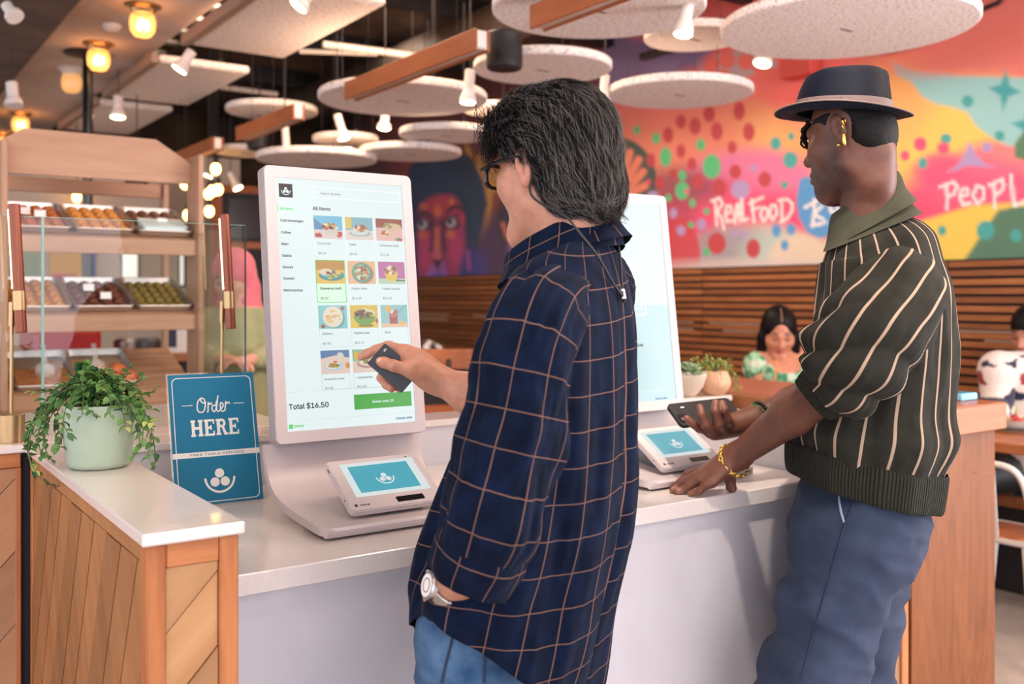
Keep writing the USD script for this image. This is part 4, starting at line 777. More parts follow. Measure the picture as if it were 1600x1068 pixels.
prof = np.array([(0, 0), (.026, 0), (.044, .018), (.052, .040), (.047, .064), (.034, .080), (.030, .078), (0, .072)]); prof = np.vstack([prof[:2], spline(prof[1:7], 22)[1:], prof[7:]]); pm = lathe(prof, 72, (0, 0, 0)); v = pm.vertices; ang = np.arctan2(v[:, 1], v[:, 0]); v[:, :2] *= (1 + .022 * np.cos(ang * 24) * (np.hypot(v[:, 0], v[:, 1]) > .03))[:, None]; pm.vertices = v
t.part('pot', mv(pm, pt), 'pot_terracotta', True); t.part('soil', lathe([(0, .075), (.030, .074)], 16, pt), 'soil')
for k in range(17):
    a = k * 2.399; rr_ = r_.uniform(.3, 1); e = np.array([math.cos(a), math.sin(a), 0]); down = -.075 * rr_ if k % 3 else .045
    q = spline(np.array([pt + e * .01 + [0, 0, .074], pt + e * .03 + [0, 0, .105 + .01 * r_.uniform()], pt + e * .056 + [0, 0, .085], pt + e * (.066 + .02 * rr_) + [0, 0, .075 + down]]), 12); st = t.part('sprig', tube(q, .0011, 5), 'stem', True)
    for i in range(2, 12): put_leaf(t, st, q[i], r_.normal(0, 1, 3) + e + [0, 0, .3], np.array([0, 0, 1.0]), .019, .0062, 'leaf_lime')
# ================================================================== bakery display
def bxp(t, name, lo, hi, m_, bev=.003, **k): return t.part(name, bx(lo, hi, bev), m_, **k)
RX0, RX1, RY, RB = .505, 1.235, 3.95, 4.50
t = Thing('bakery_rack', 'tall light wooden display rack with three shelves of pastry trays', 'display rack', loc=(RX0, RY, .95))
zt = 1.935
for x in (RX0, RX1 - .022): t.part('front_post', bx((x, RY, .95), (x + .022, RY + .16, zt), .003), 'wood_rack_v'); t.part('back_post', bx((x, RB - .05, .95), (x + .022, RB, 1.86), .003), 'wood_rack_v')
hp = [ony(17, 270, RY + .10), ony(15.4, 216, RY + .10), ony(36.5, 199.5, RY + .10), ony(244, 218, RY + .10), ony(274, 254, RY + .10), ony(274, 286, RY + .10)]
hx = np.array([[p[0], p[2]] for p in hp]); hx[0, 0] = hx[1, 0] = RX0 + .0225; hx[4, 0] = hx[5, 0] = RX1 - .0225; hx[5, 1] = hx[0, 1] = (hx[5, 1] + hx[0, 1]) / 2
t.part('header_board', prism(Polygon(hx), .02, frame((0, RY + .12, 0), (1, 0, 0), (0, 0, 1))), 'wood_rack', False)
SH = (1.597, 1.300, 1.005); TT = math.radians(20)
for k, z in enumerate(SH):
    t.part('shelf_front', bx((RX0 + .0225, RY + .02, z - .068), (RX1 - .0225, RY + .042, z - .006), .003), 'wood_rack')
    for s_ in range(7):                                    # sloping slats that carry the trays
        c = RY + .06 + s_ * .058; q = bx((RX0 + .0225, -.022, -.012), (RX1 - .0225, .022, 0), .002); q.apply_transform(trimesh.transformations.rotation_matrix(TT, (1, 0, 0))); q.apply_translation((0, c, z - .012 + (c - RY - .02) * math.tan(TT))); t.part('slat', q, 'wood_rack')
t.part('rear_rail', bx((RX0 + .0225, RB - .03, 1.80), (RX1 - .0225, RB - .008, 1.86), .003), 'wood_rack')
TW, TD, THt = .218, .335, .024
def rring(w, h, r, z, n=6):
    P = []
    for cx, cy, a0 in ((w / 2 - r, h / 2 - r, 0), (-w / 2 + r, h / 2 - r, 90), (-w / 2 + r, -h / 2 + r, 180), (w / 2 - r, -h / 2 + r, 270)):
        for i in range(n): a = math.radians(a0 + 90 * i / (n - 1)); P.append((cx + r * math.cos(a), cy + r * math.sin(a), z))
    return np.array(P)
def loft(rings, cap0=False, cap1=False):
    n, k = len(rings), len(rings[0]); V = np.concatenate(rings); f = grid_faces(n, k, True)
    if cap1: V = np.vstack([V, rings[-1].mean(0)]); i = np.arange(k); f = np.vstack([f, np.stack([(n - 1) * k + i, (n - 1) * k + (i + 1) % k, np.full(k, len(V) - 1)], 1)])
    if cap0: V = np.vstack([V, rings[0].mean(0)]); i = np.arange(k); f = np.vstack([f, np.stack([(i + 1) % k, i, np.full(k, len(V) - 1)], 1)])
    return trimesh.Trimesh(V, f, process=False)
tray_m = loft([rring(TW - .022, TD - .022, .016, 0), rring(TW - .004, TD - .004, .02, THt - .003), rring(TW, TD, .022, THt - .002), rring(TW, TD, .022, THt), rring(TW - .006, TD - .006, .02, THt), rring(TW - .024, TD - .024, .016, .003)], True, True)
def place(M4, src, name, label, cat_, group):             # copy of a prototype under a full matrix
    p = '/World/' + numbered('/World', name); x = UsdGeom.Xform.Define(stage, p); x.GetPrim().GetReferences().AddInternalReference(src)
    x.ClearXformOpOrder(); x.AddTransformOp(opSuffix='place').Set(Gf.Matrix4d(*np.asarray(M4).T.ravel().tolist())); custom(x.GetPrim(), label=label, category=cat_, group=group); x.GetPrim().SetInstanceable(True)
def proto(name, parts):                                    # class prim, never drawn itself
    stage.CreateClassPrim('/World/' + name) if False else stage.CreateClassPrim('/_' + name)
    for n_, m_, mt in parts: usdkit.mesh(stage, f'/_{name}/{n_}', m_, M[mt], 35)
    return '/_' + name
def pastry(a, b, h, seed, ridge=0):
    m_ = trimesh.creation.icosphere(2, 1.0); v = m_.vertices; r = np.abs(v) ** 2.6; v = v / (r.sum(1) ** (1 / 2.6))[:, None]; v = v * [a / 2, b / 2, h]; v[:, 2] = np.maximum(v[:, 2], 0) + 0
    v[:, 2] += (meshkit.noise(v * 160, seed) - .5) * .004 * (v[:, 2] > .002) + ridge * np.sin(v[:, 1] * 600) * (v[:, 2] > .004); m_.vertices = v; return m_
kinds = {'gold': proto('pastry_gold_roll', [('pastry', pastry(.047, .052, .022, 3), 'pastry_gold')]), 'amber': proto('pastry_amber_roll', [('pastry', pastry(.045, .052, .020, 5), 'pastry_amber')]), 'choc': proto('pastry_choc_roll', [('pastry', pastry(.044, .050, .018, 7, .0012), 'pastry_choc')]), 'green': proto('pastry_green_roll', [('pastry', pastry(.034, .056, .016, 9), 'pastry_green')]), 'dark': proto('pastry_dark_roll', [('pastry', pastry(.044, .052, .018, 11), 'pastry_dark')]), 'bun': proto('bun', [('pastry', pastry(.07, .07, .034, 13), 'bun_orange')])}
r_ = np.random.default_rng(5)
rows = (('top', SH[0], ('amber', 'gold', 'dark')), ('middle', SH[1], ('gold', 'choc', 'green')))
words = {'amber': 'amber brown round pastry', 'gold': 'golden rolled pastry', 'dark': 'dark brown pastry', 'choc': 'chocolate brown rolled pastry', 'green': 'narrow green and gold pastry'}
pos = ('left', 'middle', 'right')
def tray_frame(x, z): return frame((x, RY + .05, z + .006), (1, 0, 0), (0, math.cos(TT), math.sin(TT)))
def tray(x, z, label, m_='tray_metal'):
    Mt = tray_frame(x, z); tt = Thing('baking_tray', label, 'tray', loc=Mt[:3, 3]); tt.part('pan', tf(mv(tray_m, (0, TD / 2, 0)), Mt), m_); tt.part('rolled_rim', tf(mv(tube(np.vstack([rring(TW, TD, .022, THt), rring(TW, TD, .022, THt)[:1]]), .003, 6, False), (0, TD / 2, 0)), Mt), m_); return Mt
for nm, z, ks in rows:
    for j, kd in enumerate(ks):
        x = RX0 + .022 + .115 + j * .2285; Mt = tray(x, z, f'aluminium tray filled with {words[kd]} pieces, {pos[j]} on the {nm} rack shelf')
        nx = 5 if kd == 'green' else 4
        for a in range(nx):
            for b in range(5):
                if nm == 'top' and j == 2 and b < 2: continue
                L = Mt @ frame(((a - (nx - 1) / 2) * .186 / nx, .045 + b * .060, .0045), (math.cos(r_.normal(0, .08)), math.sin(r_.normal(0, .08)), 0), (0, 1, 0)); cn_ = (('leftmost', 'second from left', 'second from right', 'rightmost') if nx == 4 else ('leftmost', 'second from left', 'centre', 'second from right', 'rightmost'))[a]; place(L, kinds[kd], 'pastry', f'{words[kd]}, {("front", "second", "middle", "fourth", "rear")[b]} row, {cn_}, {pos[j]} tray, {nm} rack shelf', 'pastry', f'{words[kd]} of the {nm} shelf')
        if kd in ('amber', 'choc'):
            for q, (u, v) in enumerate(((-.03, .17), (.015, .075)) if kd == 'choc' else ((-.035, .15), (.015, .12))):
                Mc = Mt @ frame((u, v, .027), (1, 0, 0), (0, .34, .94)); tc_ = Thing('price_card', f'small white price card, {"rear" if q == 0 else "front"} one on the tray of {words[kd]}s', 'price card', loc=Mc[:3, 3]); tc_.part('front_face', tf(bx((-.02, 0, 0), (.02, .026, .0015)), Mc), 'card_white', False); tc_.part('foot', tf(bx((-.02, -.001, .0015), (.02, .001, .016)), Mc), 'card_white', False)
Mt = tray_frame(RX0 + .022 + .115 + 2 * .2285, SH[0]); tt = Thing('lidded_box', 'translucent white lidded box at the front of the right tray, top rack shelf', 'container', loc=Mt[:3, 3])
tt.part('box', tf(bx((-.085, .012, .005), (.085, .12, .034), .008), Mt), 'box_white'); tt.part('lid', tf(bx((-.088, .010, .0345), (.088, .123, .040), .003), Mt), 'box_white'); tt.part('tab', tf(bx((-.02, .07, .0405), (.02, .085, .055), .002), Mt), 'card_white')
for j in range(2):
    x = RX0 + .16 + j * .225; Mt = tray(x, SH[2], f'deep worn aluminium tray, {("left", "right")[j]} on the bottom rack shelf'); 
    tt = Thing('pastry_crumbs', f'golden crumb layer in the {("left", "right")[j]} tray of the bottom rack shelf', 'pastry', kind='stuff'); g = meshkit; gx, gy = np.meshgrid(np.linspace(-TW / 2 + .014, TW / 2 - .014, 24), np.linspace(.014, TD * .55, 26)); V = np.stack([gx.ravel(), gy.ravel(), .006 + .010 * meshkit.fbm(np.stack([gx.ravel() * 40, gy.ravel() * 40, 0 * gx.ravel()], 1), 3, j)], 1); tt.part('crumbs', (V @ Mt[:3, :3].T + Mt[:3, 3], grid_faces(26, 24, False)), 'crumb', True)
    Ms_ = Mt @ frame((.01 if j == 0 else -.03, .10, .012), (1, 0, 0), (0, .75, .66)); tt = Thing('clear_scoop', f'clear plastic scoop standing in the {("left", "right")[j]} tray of the bottom rack shelf', 'scoop', loc=Ms_[:3, 3]); sc_ = lathe([(.004, 0), (.030, .004), (.036, .03), (.030, .05), (.010, .066), (.009, .13), (.011, .135), (0, .136)], 24); sc_.apply_transform(frame((0, 0, 0), (1, 0, 0), (0, 0, -1)) @ np.eye(4)); sc_ = lathe([(.004, 0), (.030, .004), (.036, .03), (.030, .05), (.010, .066), (.009, .13), (.011, .135), (0, .136)], 24)
    Rm = frame(Ms_[:3, 3], (1, 0, 0), np.cross(Ms_[:3, 1], (1, 0, 0))); tt.part('bowl_and_handle', tf(sc_, Rm), 'clear_plastic', True)
for k, (u, v) in enumerate(((-.06, .05), (.015, .05), (.075, .06), (-.02, .115), (.05, .125))):
    place(tray_frame(RX0 + .16 + .225, SH[2]) @ frame((u * 1.0, v, .012), (1, 0, 0), (0, 1, 0)), kinds['bun'], 'bun', ('front left', 'front middle', 'front right', 'rear left', 'rear right')[k] + ' round orange bun in the right tray, bottom rack shelf', 'bun', 'orange buns of the bottom shelf')
# bench under the rack and the back of house
t = Thing('work_bench', 'wooden work bench under the bakery rack', 'table', loc=(.2, 3.9, 0)); t.part('top', bx((.2, 3.88, .91), (1.30, 4.65, .95), .004), 'wood_rack'); 
for x in (.22, 1.24): 
    for y in (3.92, 4.58): t.part('leg', bx((x, y, 0), (x + .04, y + .04, .91), .003), 'wood_rack_v')
# glass guard
GY, GZ = 2.52, 1.553
t = Thing('glass_guard', 'clear glass sneeze guard along the bakery counter', 'glass screen', loc=(-.6, GY, ZL))
gx0 = ony(67, 400, GY)[0]; gx1 = ony(383, 400, GY)[0]
t.part('glass_panel', bx((gx0 + .003, GY, ZL + .001), (gx1, GY + .006, GZ)), 'glass', False); t.part('glass_panel', bx((-.6, GY, ZL + .001), (gx0 - .003, GY + .006, GZ)), 'glass', False)
t.part('polished_edge', bx((gx1 + .0002, GY - .0003, ZL + .001), (gx1 + .003, GY + .0063, GZ)), 'edge_dark', False); t.part('polished_edge', bx((gx0 - .0028, GY - .0003, ZL + .001), (gx0 + .0028, GY + .0063, GZ)), 'glass_edge', False)
t.part('top_edge', bx((gx0 + .003, GY + .0005, GZ + .0002), (gx1, GY + .0055, GZ + .0014)), 'glass_edge', False); t.part('top_edge', bx((-.6, GY + .0005, GZ + .0002), (gx0 - .003, GY + .0055, GZ + .0014)), 'glass_edge', False)
t.part('side_panel', bx((gx1 - .006, GY + .008, ZL + .001), (gx1, GY + .40, GZ)), 'glass', False)
def copper_lamp(px, d_, label):
    b_ = onz(px, 690, ZL) if d_ is None else d_; t = Thing('copper_lamp', label, 'lamp', loc=b_)
    t.part('base', lathe([(0, 0), (.027, 0), (.0275, .002), (.0275, .062), (.026, .064), (0, .064)], 36, b_), 'brass'); t.part('stem', tube([b_ + [0, 0, .06], b_ + [0, 0, .30]], .0042, 12), 'brass'); t.part('stem_cap', tube([b_ + [0, 0, .26], b_ + [0, 0, .315]], .0062, 12), 'brass')
    s0 = b_ + RT * .020; lo, hi = s0 + [0, 0, .245] + RT * .002, s0 + [0, 0, .535] - RT * .014; ax = (hi - lo) / np.linalg.norm(hi - lo)
    t.part('tube', tube([lo, lo + ax * .003, hi - ax * .003, hi], [.011, .0125, .0125, .011], 20), 'copper'); t.part('collar', tube([lo + ax * .052, lo + ax * .095], .0138, 20), 'brass'); t.part('bracket', tube([b_ + [0, 0, .305], lo + ax * .07], .005, 10), 'brass')
    q = -RT * .9 - FW * .35; q /= np.linalg.norm(q); t.part('light_strip', tube([lo + ax * .10 + q * .0105, hi - ax * .012 + q * .0105], .0042, 8), 'strip_glow')
bl = onz(18, 690, ZL); copper_lamp(18, bl, 'copper tube lamp on brass base at the left picture edge')
b2 = ony(347, 600, 2.455); b2[2] = ZL; copper_lamp(347, b2, 'copper tube lamp on brass stem between the rack and the ordering screen')
# back of house, far behind the rack
t = Thing('espresso_machine', 'large red coffee machine behind the lower rack shelves', 'coffee machine', loc=ony(105, 560, 5.6)); e0, e1 = ony(52, 556, 5.6), ony(160, 512, 5.6)
t.part('body', bx((e0[0], 5.6, e0[2]), (e1[0], 6.1, e1[2]), .03), 'red_enamel'); t.part('cup_rail', bx((e0[0] + .02, 5.62, e1[2] + .001), (e1[0] - .02, 6.08, e1[2] + .02), .005), 'steel'); t.part('drip_tray', bx((e0[0] + .05, 5.50, e0[2]), (e1[0] - .05, 5.598, e0[2] + .03), .005), 'steel')
t = Thing('rear_counter', 'dark counter at the back carrying the red coffee machine', 'counter', loc=(-.6, 5.45, 0)); t.part('top', bx((-.8, 5.40, e0[2] - .045), (1.75, 6.12, e0[2] - .001), .004), 'wood_table'); t.part('body', bx((-.75, 5.45, 0), (1.70, 6.10, e0[2] - .0455)), 'wall_dark')
bg = ony(280, 560, 5.55); t = Thing('paper_bag', 'white and navy paper bag standing on the rear counter right of the rack', 'bag', loc=bg); w_ = .085
t.part('bag', loft([np.array([[bg[0] - w_, 5.5, e0[2]], [bg[0] + w_, 5.5, e0[2]], [bg[0] + w_, 5.6, e0[2]], [bg[0] - w_, 5.6, e0[2]]]), np.array([[bg[0] - w_, 5.5, e0[2] + .17], [bg[0] + w_, 5.5, e0[2] + .15], [bg[0] + w_ * .9, 5.58, e0[2] + .16], [bg[0] - w_ * .9, 5.58, e0[2] + .18]]), np.array([[bg[0] - w_ * .8, 5.53, e0[2] + .215], [bg[0] + w_ * .6, 5.53, e0[2] + .18], [bg[0] + w_ * .6, 5.545, e0[2] + .18], [bg[0] - w_ * .8, 5.545, e0[2] + .215]])], True, True), 'card_white', False)
t.part('navy_print', bx((bg[0] - w_ + .005, 5.497, e0[2] + .03), (bg[0] - w_ * .35, 5.499, e0[2] + .15)), 'navy', False)
for k, px in enumerate((198, 232)):
    p = ony(px, 540, 5.7); p[2] = e0[2]; solo('lid_stack', lathe([(0, 0), (.06, 0), (.065, .01), (.07, .06), (.055, .075), (0, .08)], 24, p), 'steel' if k == 0 else 'kiosk_grey', ['silver dome lid on the rear counter left of the paper bag', 'grey dome lid on the rear counter beside the paper bag'][k], 'lid')
# far wall pieces seen through the rack
FY = 8.4
def far(px0, py0, px1, py1, y, dep): a, b = ony(px0, py1, y), ony(px1, py0, y); return bx((min(a[0], b[0]), y, min(a[2], b[2])), (max(a[0], b[0]), y + dep, max(a[2], b[2])))
q = far(-60, 268, 250, 330, FY, .3); struct('trim_11', q, 'wall_cream')
struct('wall_partition', bx((-4, FY + .31, 0), (3.05, FY + .40, 2.6)), 'wall_cream')
t = Thing('doorway', 'dark framed glazed door between the rack and the ordering screen', 'door', loc=ony(380, 580, 8.0)); a, b = ony(345, 300, 8.0), ony(432, 330, 8.0)
t.part('leaf', bx((a[0], 8.0, 0), (b[0], 8.05, a[2])), 'black_matte'); t.part('frame_post', bx((a[0] - .05, 7.97, 0), (a[0], 8.06, a[2] + .05)), 'wood_beam'); t.part('top_frame', bx((a[0] - .05, 7.97, a[2] + .0), (b[0], 8.06, a[2] + .06)), 'wood_beam'); t.part('mid_rail', bx((a[0], 7.98, ony(380, 388, 8)[2]), (b[0], 7.999, ony(380, 378, 8)[2])), 'wood_chair'); t.part('glass_pane', bx((a[0] + .06, 7.985, ony(380, 372, 8)[2]), (b[0] - .06, 7.999, a[2] - .05)), 'black_gloss')
t = Thing('wall_poster', 'blurred yellow and pink wall painting seen through the rack', 'picture', loc=ony(105, 420, FY + .28)); t.part('sheet', far(78, 392, 132, 446, FY + .28, .02), 'yellow_paint', False); t.part('pink_field', far(82, 428, 120, 446, FY + .277, .003), 'pink_paint', False); t.part('blue_field', far(128, 392, 150, 436, FY + .277, .02), 'blue_paint', False); t.part('green_field', far(40, 394, 62, 440, FY + .277, .02), 'leaf_sage', False)
for k, (a_, b_) in enumerate(((192, 215), (282, 287))): t = Thing('tall_window', ['bright narrow window seen between the rack shelves', 'thin bright slot window right of the rack back post'][k], 'window', loc=ony(a_, 440, FY + .28)); t.part('pane', far(a_, 388, b_, 445, FY + .285, .015), 'light_strip_w', False); t.part('frame', far(a_ - 3, 384, b_ + 3, 448, FY + .302, .006), 'dark_metal', False)
for k, (px, py, dd) in enumerate(((96, 316, 7.9), (120, 308, 7.7), (337, 264, 6.8), (332, 298, 6.9), (341, 296, 7.1), (289, 287, 7.2), (326, 303, 7.3), (293, 336, 7.5), (327, 330, 7.0))):
    c = at(px, py, dd); t = Thing('bulb_pendant', ['warm bulb seen high through the rack, left one of two', 'warm bulb seen high through the rack, right one of two', 'topmost hanging bulb right of the rack post', 'large hanging bulb in the cluster right of the rack post', 'hanging bulb right in the cluster beside the rack post', 'warm bulb just left of the rack front post top', 'hanging bulb low left in the cluster beside the rack post', 'bulb at the rack post beside the back post', 'lowest hanging bulb right of the rack post'][k], 'lamp', loc=c)
    t.part('bulb', sphere(c, (.032, .032, .042), 2), 'bulb_glow', True); t.part('socket', cyl(c + [0, 0, .035], c + [0, 0, .085], .016, 10), 'black_matte'); t.part('cord', tube([c + [0, 0, .08], (c[0], c[1], CEIL)], .003, 5), 'black_matte')
# ================================================================== seating beyond the counter
t = Thing('booth_bench', 'long wooden booth bench under the slatted wall', 'bench', loc=(4.42, 1.2, 0)); t.part('seat', bx((4.42, 1.2, .40), (4.93, 11.2, .45), .01), 'wood_table'); t.part('plinth', bx((4.47, 1.25, 0), (4.90, 11.15, .3995)), 'wall_dark')
def table(x0, x1, y0, y1, z, label):
    t = Thing('dining_table', label, 'table', loc=(x0, y0, 0)); t.part('table_top', bx((x0, y0, z - .04), (x1, y1, z), .004), 'wood_table')
    t.part('column', cyl(((x0 + x1) / 2, (y0 + y1) / 2, .02), ((x0 + x1) / 2, (y0 + y1) / 2, z - .041), .035, 16), 'dark_metal'); t.part('foot', lathe([(0, 0), (.24, 0), (.24, .012), (.04, .03), (0, .03)], 32, ((x0 + x1) / 2, (y0 + y1) / 2, 0)), 'dark_metal')
table(3.72, 4.36, .70, 2.50, .80, 'wooden dining table with a plate at the right picture edge')
table(3.22, 3.74, 2.75, 3.70, .75, 'wooden dining table in front of the woman in green')
pl = onz(1592, 666, .815); t = Thing('serving_dish', 'white oval dish of food on the right dining table', 'dish', loc=pl)
ring = lambda a, b, z: np.stack([a * np.cos(np.arange(40) / 40 * 2 * np.pi), b * np.sin(np.arange(40) / 40 * 2 * np.pi), np.full(40, z)], 1)
t.part('dish', mv(loft([ring(.07, .06, 0), ring(.10, .085, .012), ring(.125, .105, .034), ring(.122, .102, .035), ring(.095, .08, .014), ring(.06, .05, .010)], True, True), pl), 'lamp_white', True)
t.part('food', mv(loft([ring(.105, .088, .021), ring(.08, .066, .030), ring(.04, .03, .034)], False, True), pl), 'bun_orange', True); 
for k in range(7): a = k * .9; t.part('garnish', sphere(pl + [.07 * math.cos(a), .055 * math.sin(a), .034], (.02, .016, .010), 1), ('leaf_sage', 'red_enamel', 'pastry_gold')[k % 3], True)
solo('round_tray', mv(lathe([(0, 0), (.15, 0), (.155, .010), (.15, .012), (.145, .004), (0, .004)], 40), (pl[0], pl[1], .8005)), 'steel', 'round metal tray under the white oval dish', 'tray'); 
sp = onz(1574, 654, .802) + np.array([.02, .03, 0]); t = Thing('salad_heap', 'pink and green salad heap behind the white dish', 'food', loc=sp); t.part('heap', mv(loft([ring(.09, .08, 0), ring(.085, .075, .05), ring(.06, .05, .085)], True, True), sp), 'pink_cloth', True); t.part('leaves', mv(loft([ring(.04, .035, .03), ring(.045, .04, .055), ring(.03, .02, .07)], True, True), sp - RT * 0 - FW * .06), 'leaf_lime', True)
nb = onz(1501, 624, ZL + .004); t = Thing('napkin_box', 'low light blue box lying on the corner of the wooden bar', 'box', loc=nb); t.part('box', bx((nb[0] - .045, nb[1] - .03, ZL + .0045), (nb[0] + .045, nb[1] + .03, ZL + .026), .003), 'light_blue'); t.part('label', bx((nb[0] - .038, nb[1] - .022, ZL + .0262), (nb[0] + .038, nb[1] + .022, ZL + .0268)), 'sign_blue')
def metal_chair(c, rz, label):
    t = Thing('metal_chair', label, 'chair', loc=c); R = trimesh.transformations.rotation_matrix(rz, (0, 0, 1)); T_ = lambda m_: mv(tf(m_, R), c)
    t.part('seat', T_(loft([rring(.30, .30, .05, .432), rring(.33, .33, .06, .440), rring(.335, .335, .06, .449), rring(.31, .31, .05, .453), rring(.26, .26, .05, .448)], True, True)), 'chair_white'); t.part('seat_pad', T_(loft([rring(.24, .24, .05, .4485), rring(.235, .235, .05, .456)], True, True)), 'wood_table')
    for sx in (-1, 1):
        for sy in (-1, 1):
            p0, p1 = np.array([sx * .145, sy * .145, .435]), np.array([sx * .20, sy * .20 - (.03 if sy < 0 else 0), 0.012]); q = spline(np.array([p0, (p0 + p1) / 2 + [sx * .006, sy * .006, 0], p1]), 8); t.part('leg', T_(tube(q, np.linspace(.024, .011, 8), 10)), 'chair_white'); t.part('foot', T_(cyl(p1 - [0, 0, .012], p1 + [0, 0, .008], .013, 10)), 'black_matte')
    bk = spline(np.array([(-.15, -.15, .45), (-.165, -.19, .62), (-.12, -.205, .725), (0, -.212, .74), (.12, -.205, .725), (.165, -.19, .62), (.15, -.15, .45)]), 40); t.part('back_frame', T_(tube(bk, .012, 10)), 'chair_white'); t.part('back_splat', T_(loft([np.array([(-.04, -.165, .46), (.04, -.165, .46), (.04, -.16, .46), (-.04, -.16, .46)]), np.array([(-.05, -.215, .735), (.05, -.215, .735), (.05, -.208, .735), (-.05, -.208, .735)])], True, True)), 'chair_white', False)
metal_chair(np.array([3.78, 2.03, 0]), -math.pi / 2, 'white metal chair pushed under the right dining table')
# high wooden stool with curved plywood back, pink cup on it, dark console with the patterned bag behind
hs = at(690, 640, 4.05); hs[2] = 0; zs = .898
t = Thing('high_stool', 'high plywood stool with a curved wide back behind the ordering kiosk', 'stool', loc=hs)
t.part('seat', lathe([(0, zs - .03), (.18, zs - .03), (.20, zs - .018), (.20, zs - .008), (.19, zs), (0, zs)], 40, hs), 'wood_chair')
aa = np.linspace(math.radians(-60), math.radians(95), 22); rad = .23
def arc(r, z): return np.stack([hs[0] + r * np.cos(aa), hs[1] + r * np.sin(aa), np.full(22, z)], 1)
V = np.concatenate([arc(rad, 1.05), arc(rad + .012, 1.135), arc(rad + .024, 1.135), arc(rad + .012, 1.05), arc(rad, 1.05)]); t.part('back', trimesh.Trimesh(V, grid_faces(5, 22, False), process=False), 'wood_chair', 30)
for a in (-.3, .9): t.part('back_post', tube([hs + [.17 * math.cos(a), .17 * math.sin(a), zs - .03], hs + [.235 * math.cos(a), .235 * math.sin(a), 1.09]], .010, 8), 'dark_metal')
for k in range(4): a = k * math.pi / 2 + .4; t.part('leg', tube([hs + [.14 * math.cos(a), .14 * math.sin(a), zs - .03], hs + [.21 * math.cos(a), .21 * math.sin(a), 0]], .014, 10), 'wood_chair')
t.part('foot_ring', tube(np.stack([hs[0] + .185 * np.cos(np.linspace(0, 2 * np.pi, 33)), hs[1] + .185 * np.sin(np.linspace(0, 2 * np.pi, 33)), np.full(33, .28)], 1), .008, 8), 'dark_metal')
cp = onz(663, 634, zs); cp = cp * 1.0; solo('pink_cup', lathe([(0, 0), (.022, 0), (.029, .078), (.031, .08), (.028, .079), (.021, .004), (0, .004)], 24, (hs[0] - .10, hs[1] + .05, zs + .001)), 'pink_cloth', 'pink paper cup standing on the high plywood stool', 'cup')
cn = at(690, 600, 6.2); t = Thing('dark_console', 'dark waist high console behind the plywood stool', 'cabinet', loc=(cn[0], cn[1], 0)); zc_ = at(690, 562, 6.2)[2]
t.part('top', bx((cn[0] - .45, cn[1] - .25, zc_ - .03), (cn[0] + .45, cn[1] + .25, zc_), .004), 'wood_table'); t.part('body', bx((cn[0] - .43, cn[1] - .23, 0), (cn[0] + .43, cn[1] + .23, zc_ - .0305)), 'wall_dark')
V_ = sphere((0, 0, 0), (.13, .06, .075), 3); v = V_.vertices; v[:, 2] = np.maximum(v[:, 2], -.045) ; v += (meshkit.noise(v * 22, 4) - .5)[:, None] * .02; V_.vertices = v; pcn = at(668, 550, 6.15); pcn[2] = zc_ + .048
vor = meshkit.noise((v + 5) * 28, 8) > .52; solo('patterned_bag', mv(V_, pcn), 'vcol_soft', 'black and white patterned soft bag on the dark console', 'bag', col=np.where(vor[:, None], lin((28, 26, 30)), lin((226, 222, 218))))
# ================================================================== implicit surfaces for bodies and clothes
def smin(a, b, k):
    h = np.maximum(k - np.abs(a - b), 0) / k; return np.minimum(a, b) - h * h * k * .25
def cone(p, a, b, ra, rb):
    a, b = np.asarray(a, np.float32), np.asarray(b, np.float32); e = b - a; w = p - a; t = np.clip(w @ e / (e @ e + 1e-9), 0, 1)
    return np.linalg.norm(w - t[:, None] * e, axis=1) - (ra + (rb - ra) * t)
def ell(p, c, r, R=None):
    q = p - np.asarray(c, np.float32); q = q @ np.asarray(R, np.float32) if R is not None else q; r = np.asarray(r, np.float32)
    k0 = np.linalg.norm(q / r, axis=1); k1 = np.linalg.norm(q / (r * r), axis=1); return k0 * (k0 - 1) / (k1 + 1e-9)
def field(prims, k):
    """prims: (a, b, ra, rb) cones or ('e', centre, radii, R) ellipsoids, blended with radius k"""
    def f(p):
        d = None
        for q in prims:
            e = ell(p, *q[1:]) if isinstance(q[0], str) else cone(p, *q)
            d = e if d is None else smin(d, e, k)
        return d
    return f
def bounds(prims, pad):
    P = []
    for q in prims:
        if isinstance(q[0], str): P += [np.array(q[1]) - max(q[2]), np.array(q[1]) + max(q[2])]
        else: r = max(q[2], q[3]); P += [np.array(q[0]) - r, np.array(q[0]) + r, np.array(q[1]) - r, np.array(q[1]) + r]
    P = np.array(P); return P.min(0) - pad, P.max(0) + pad
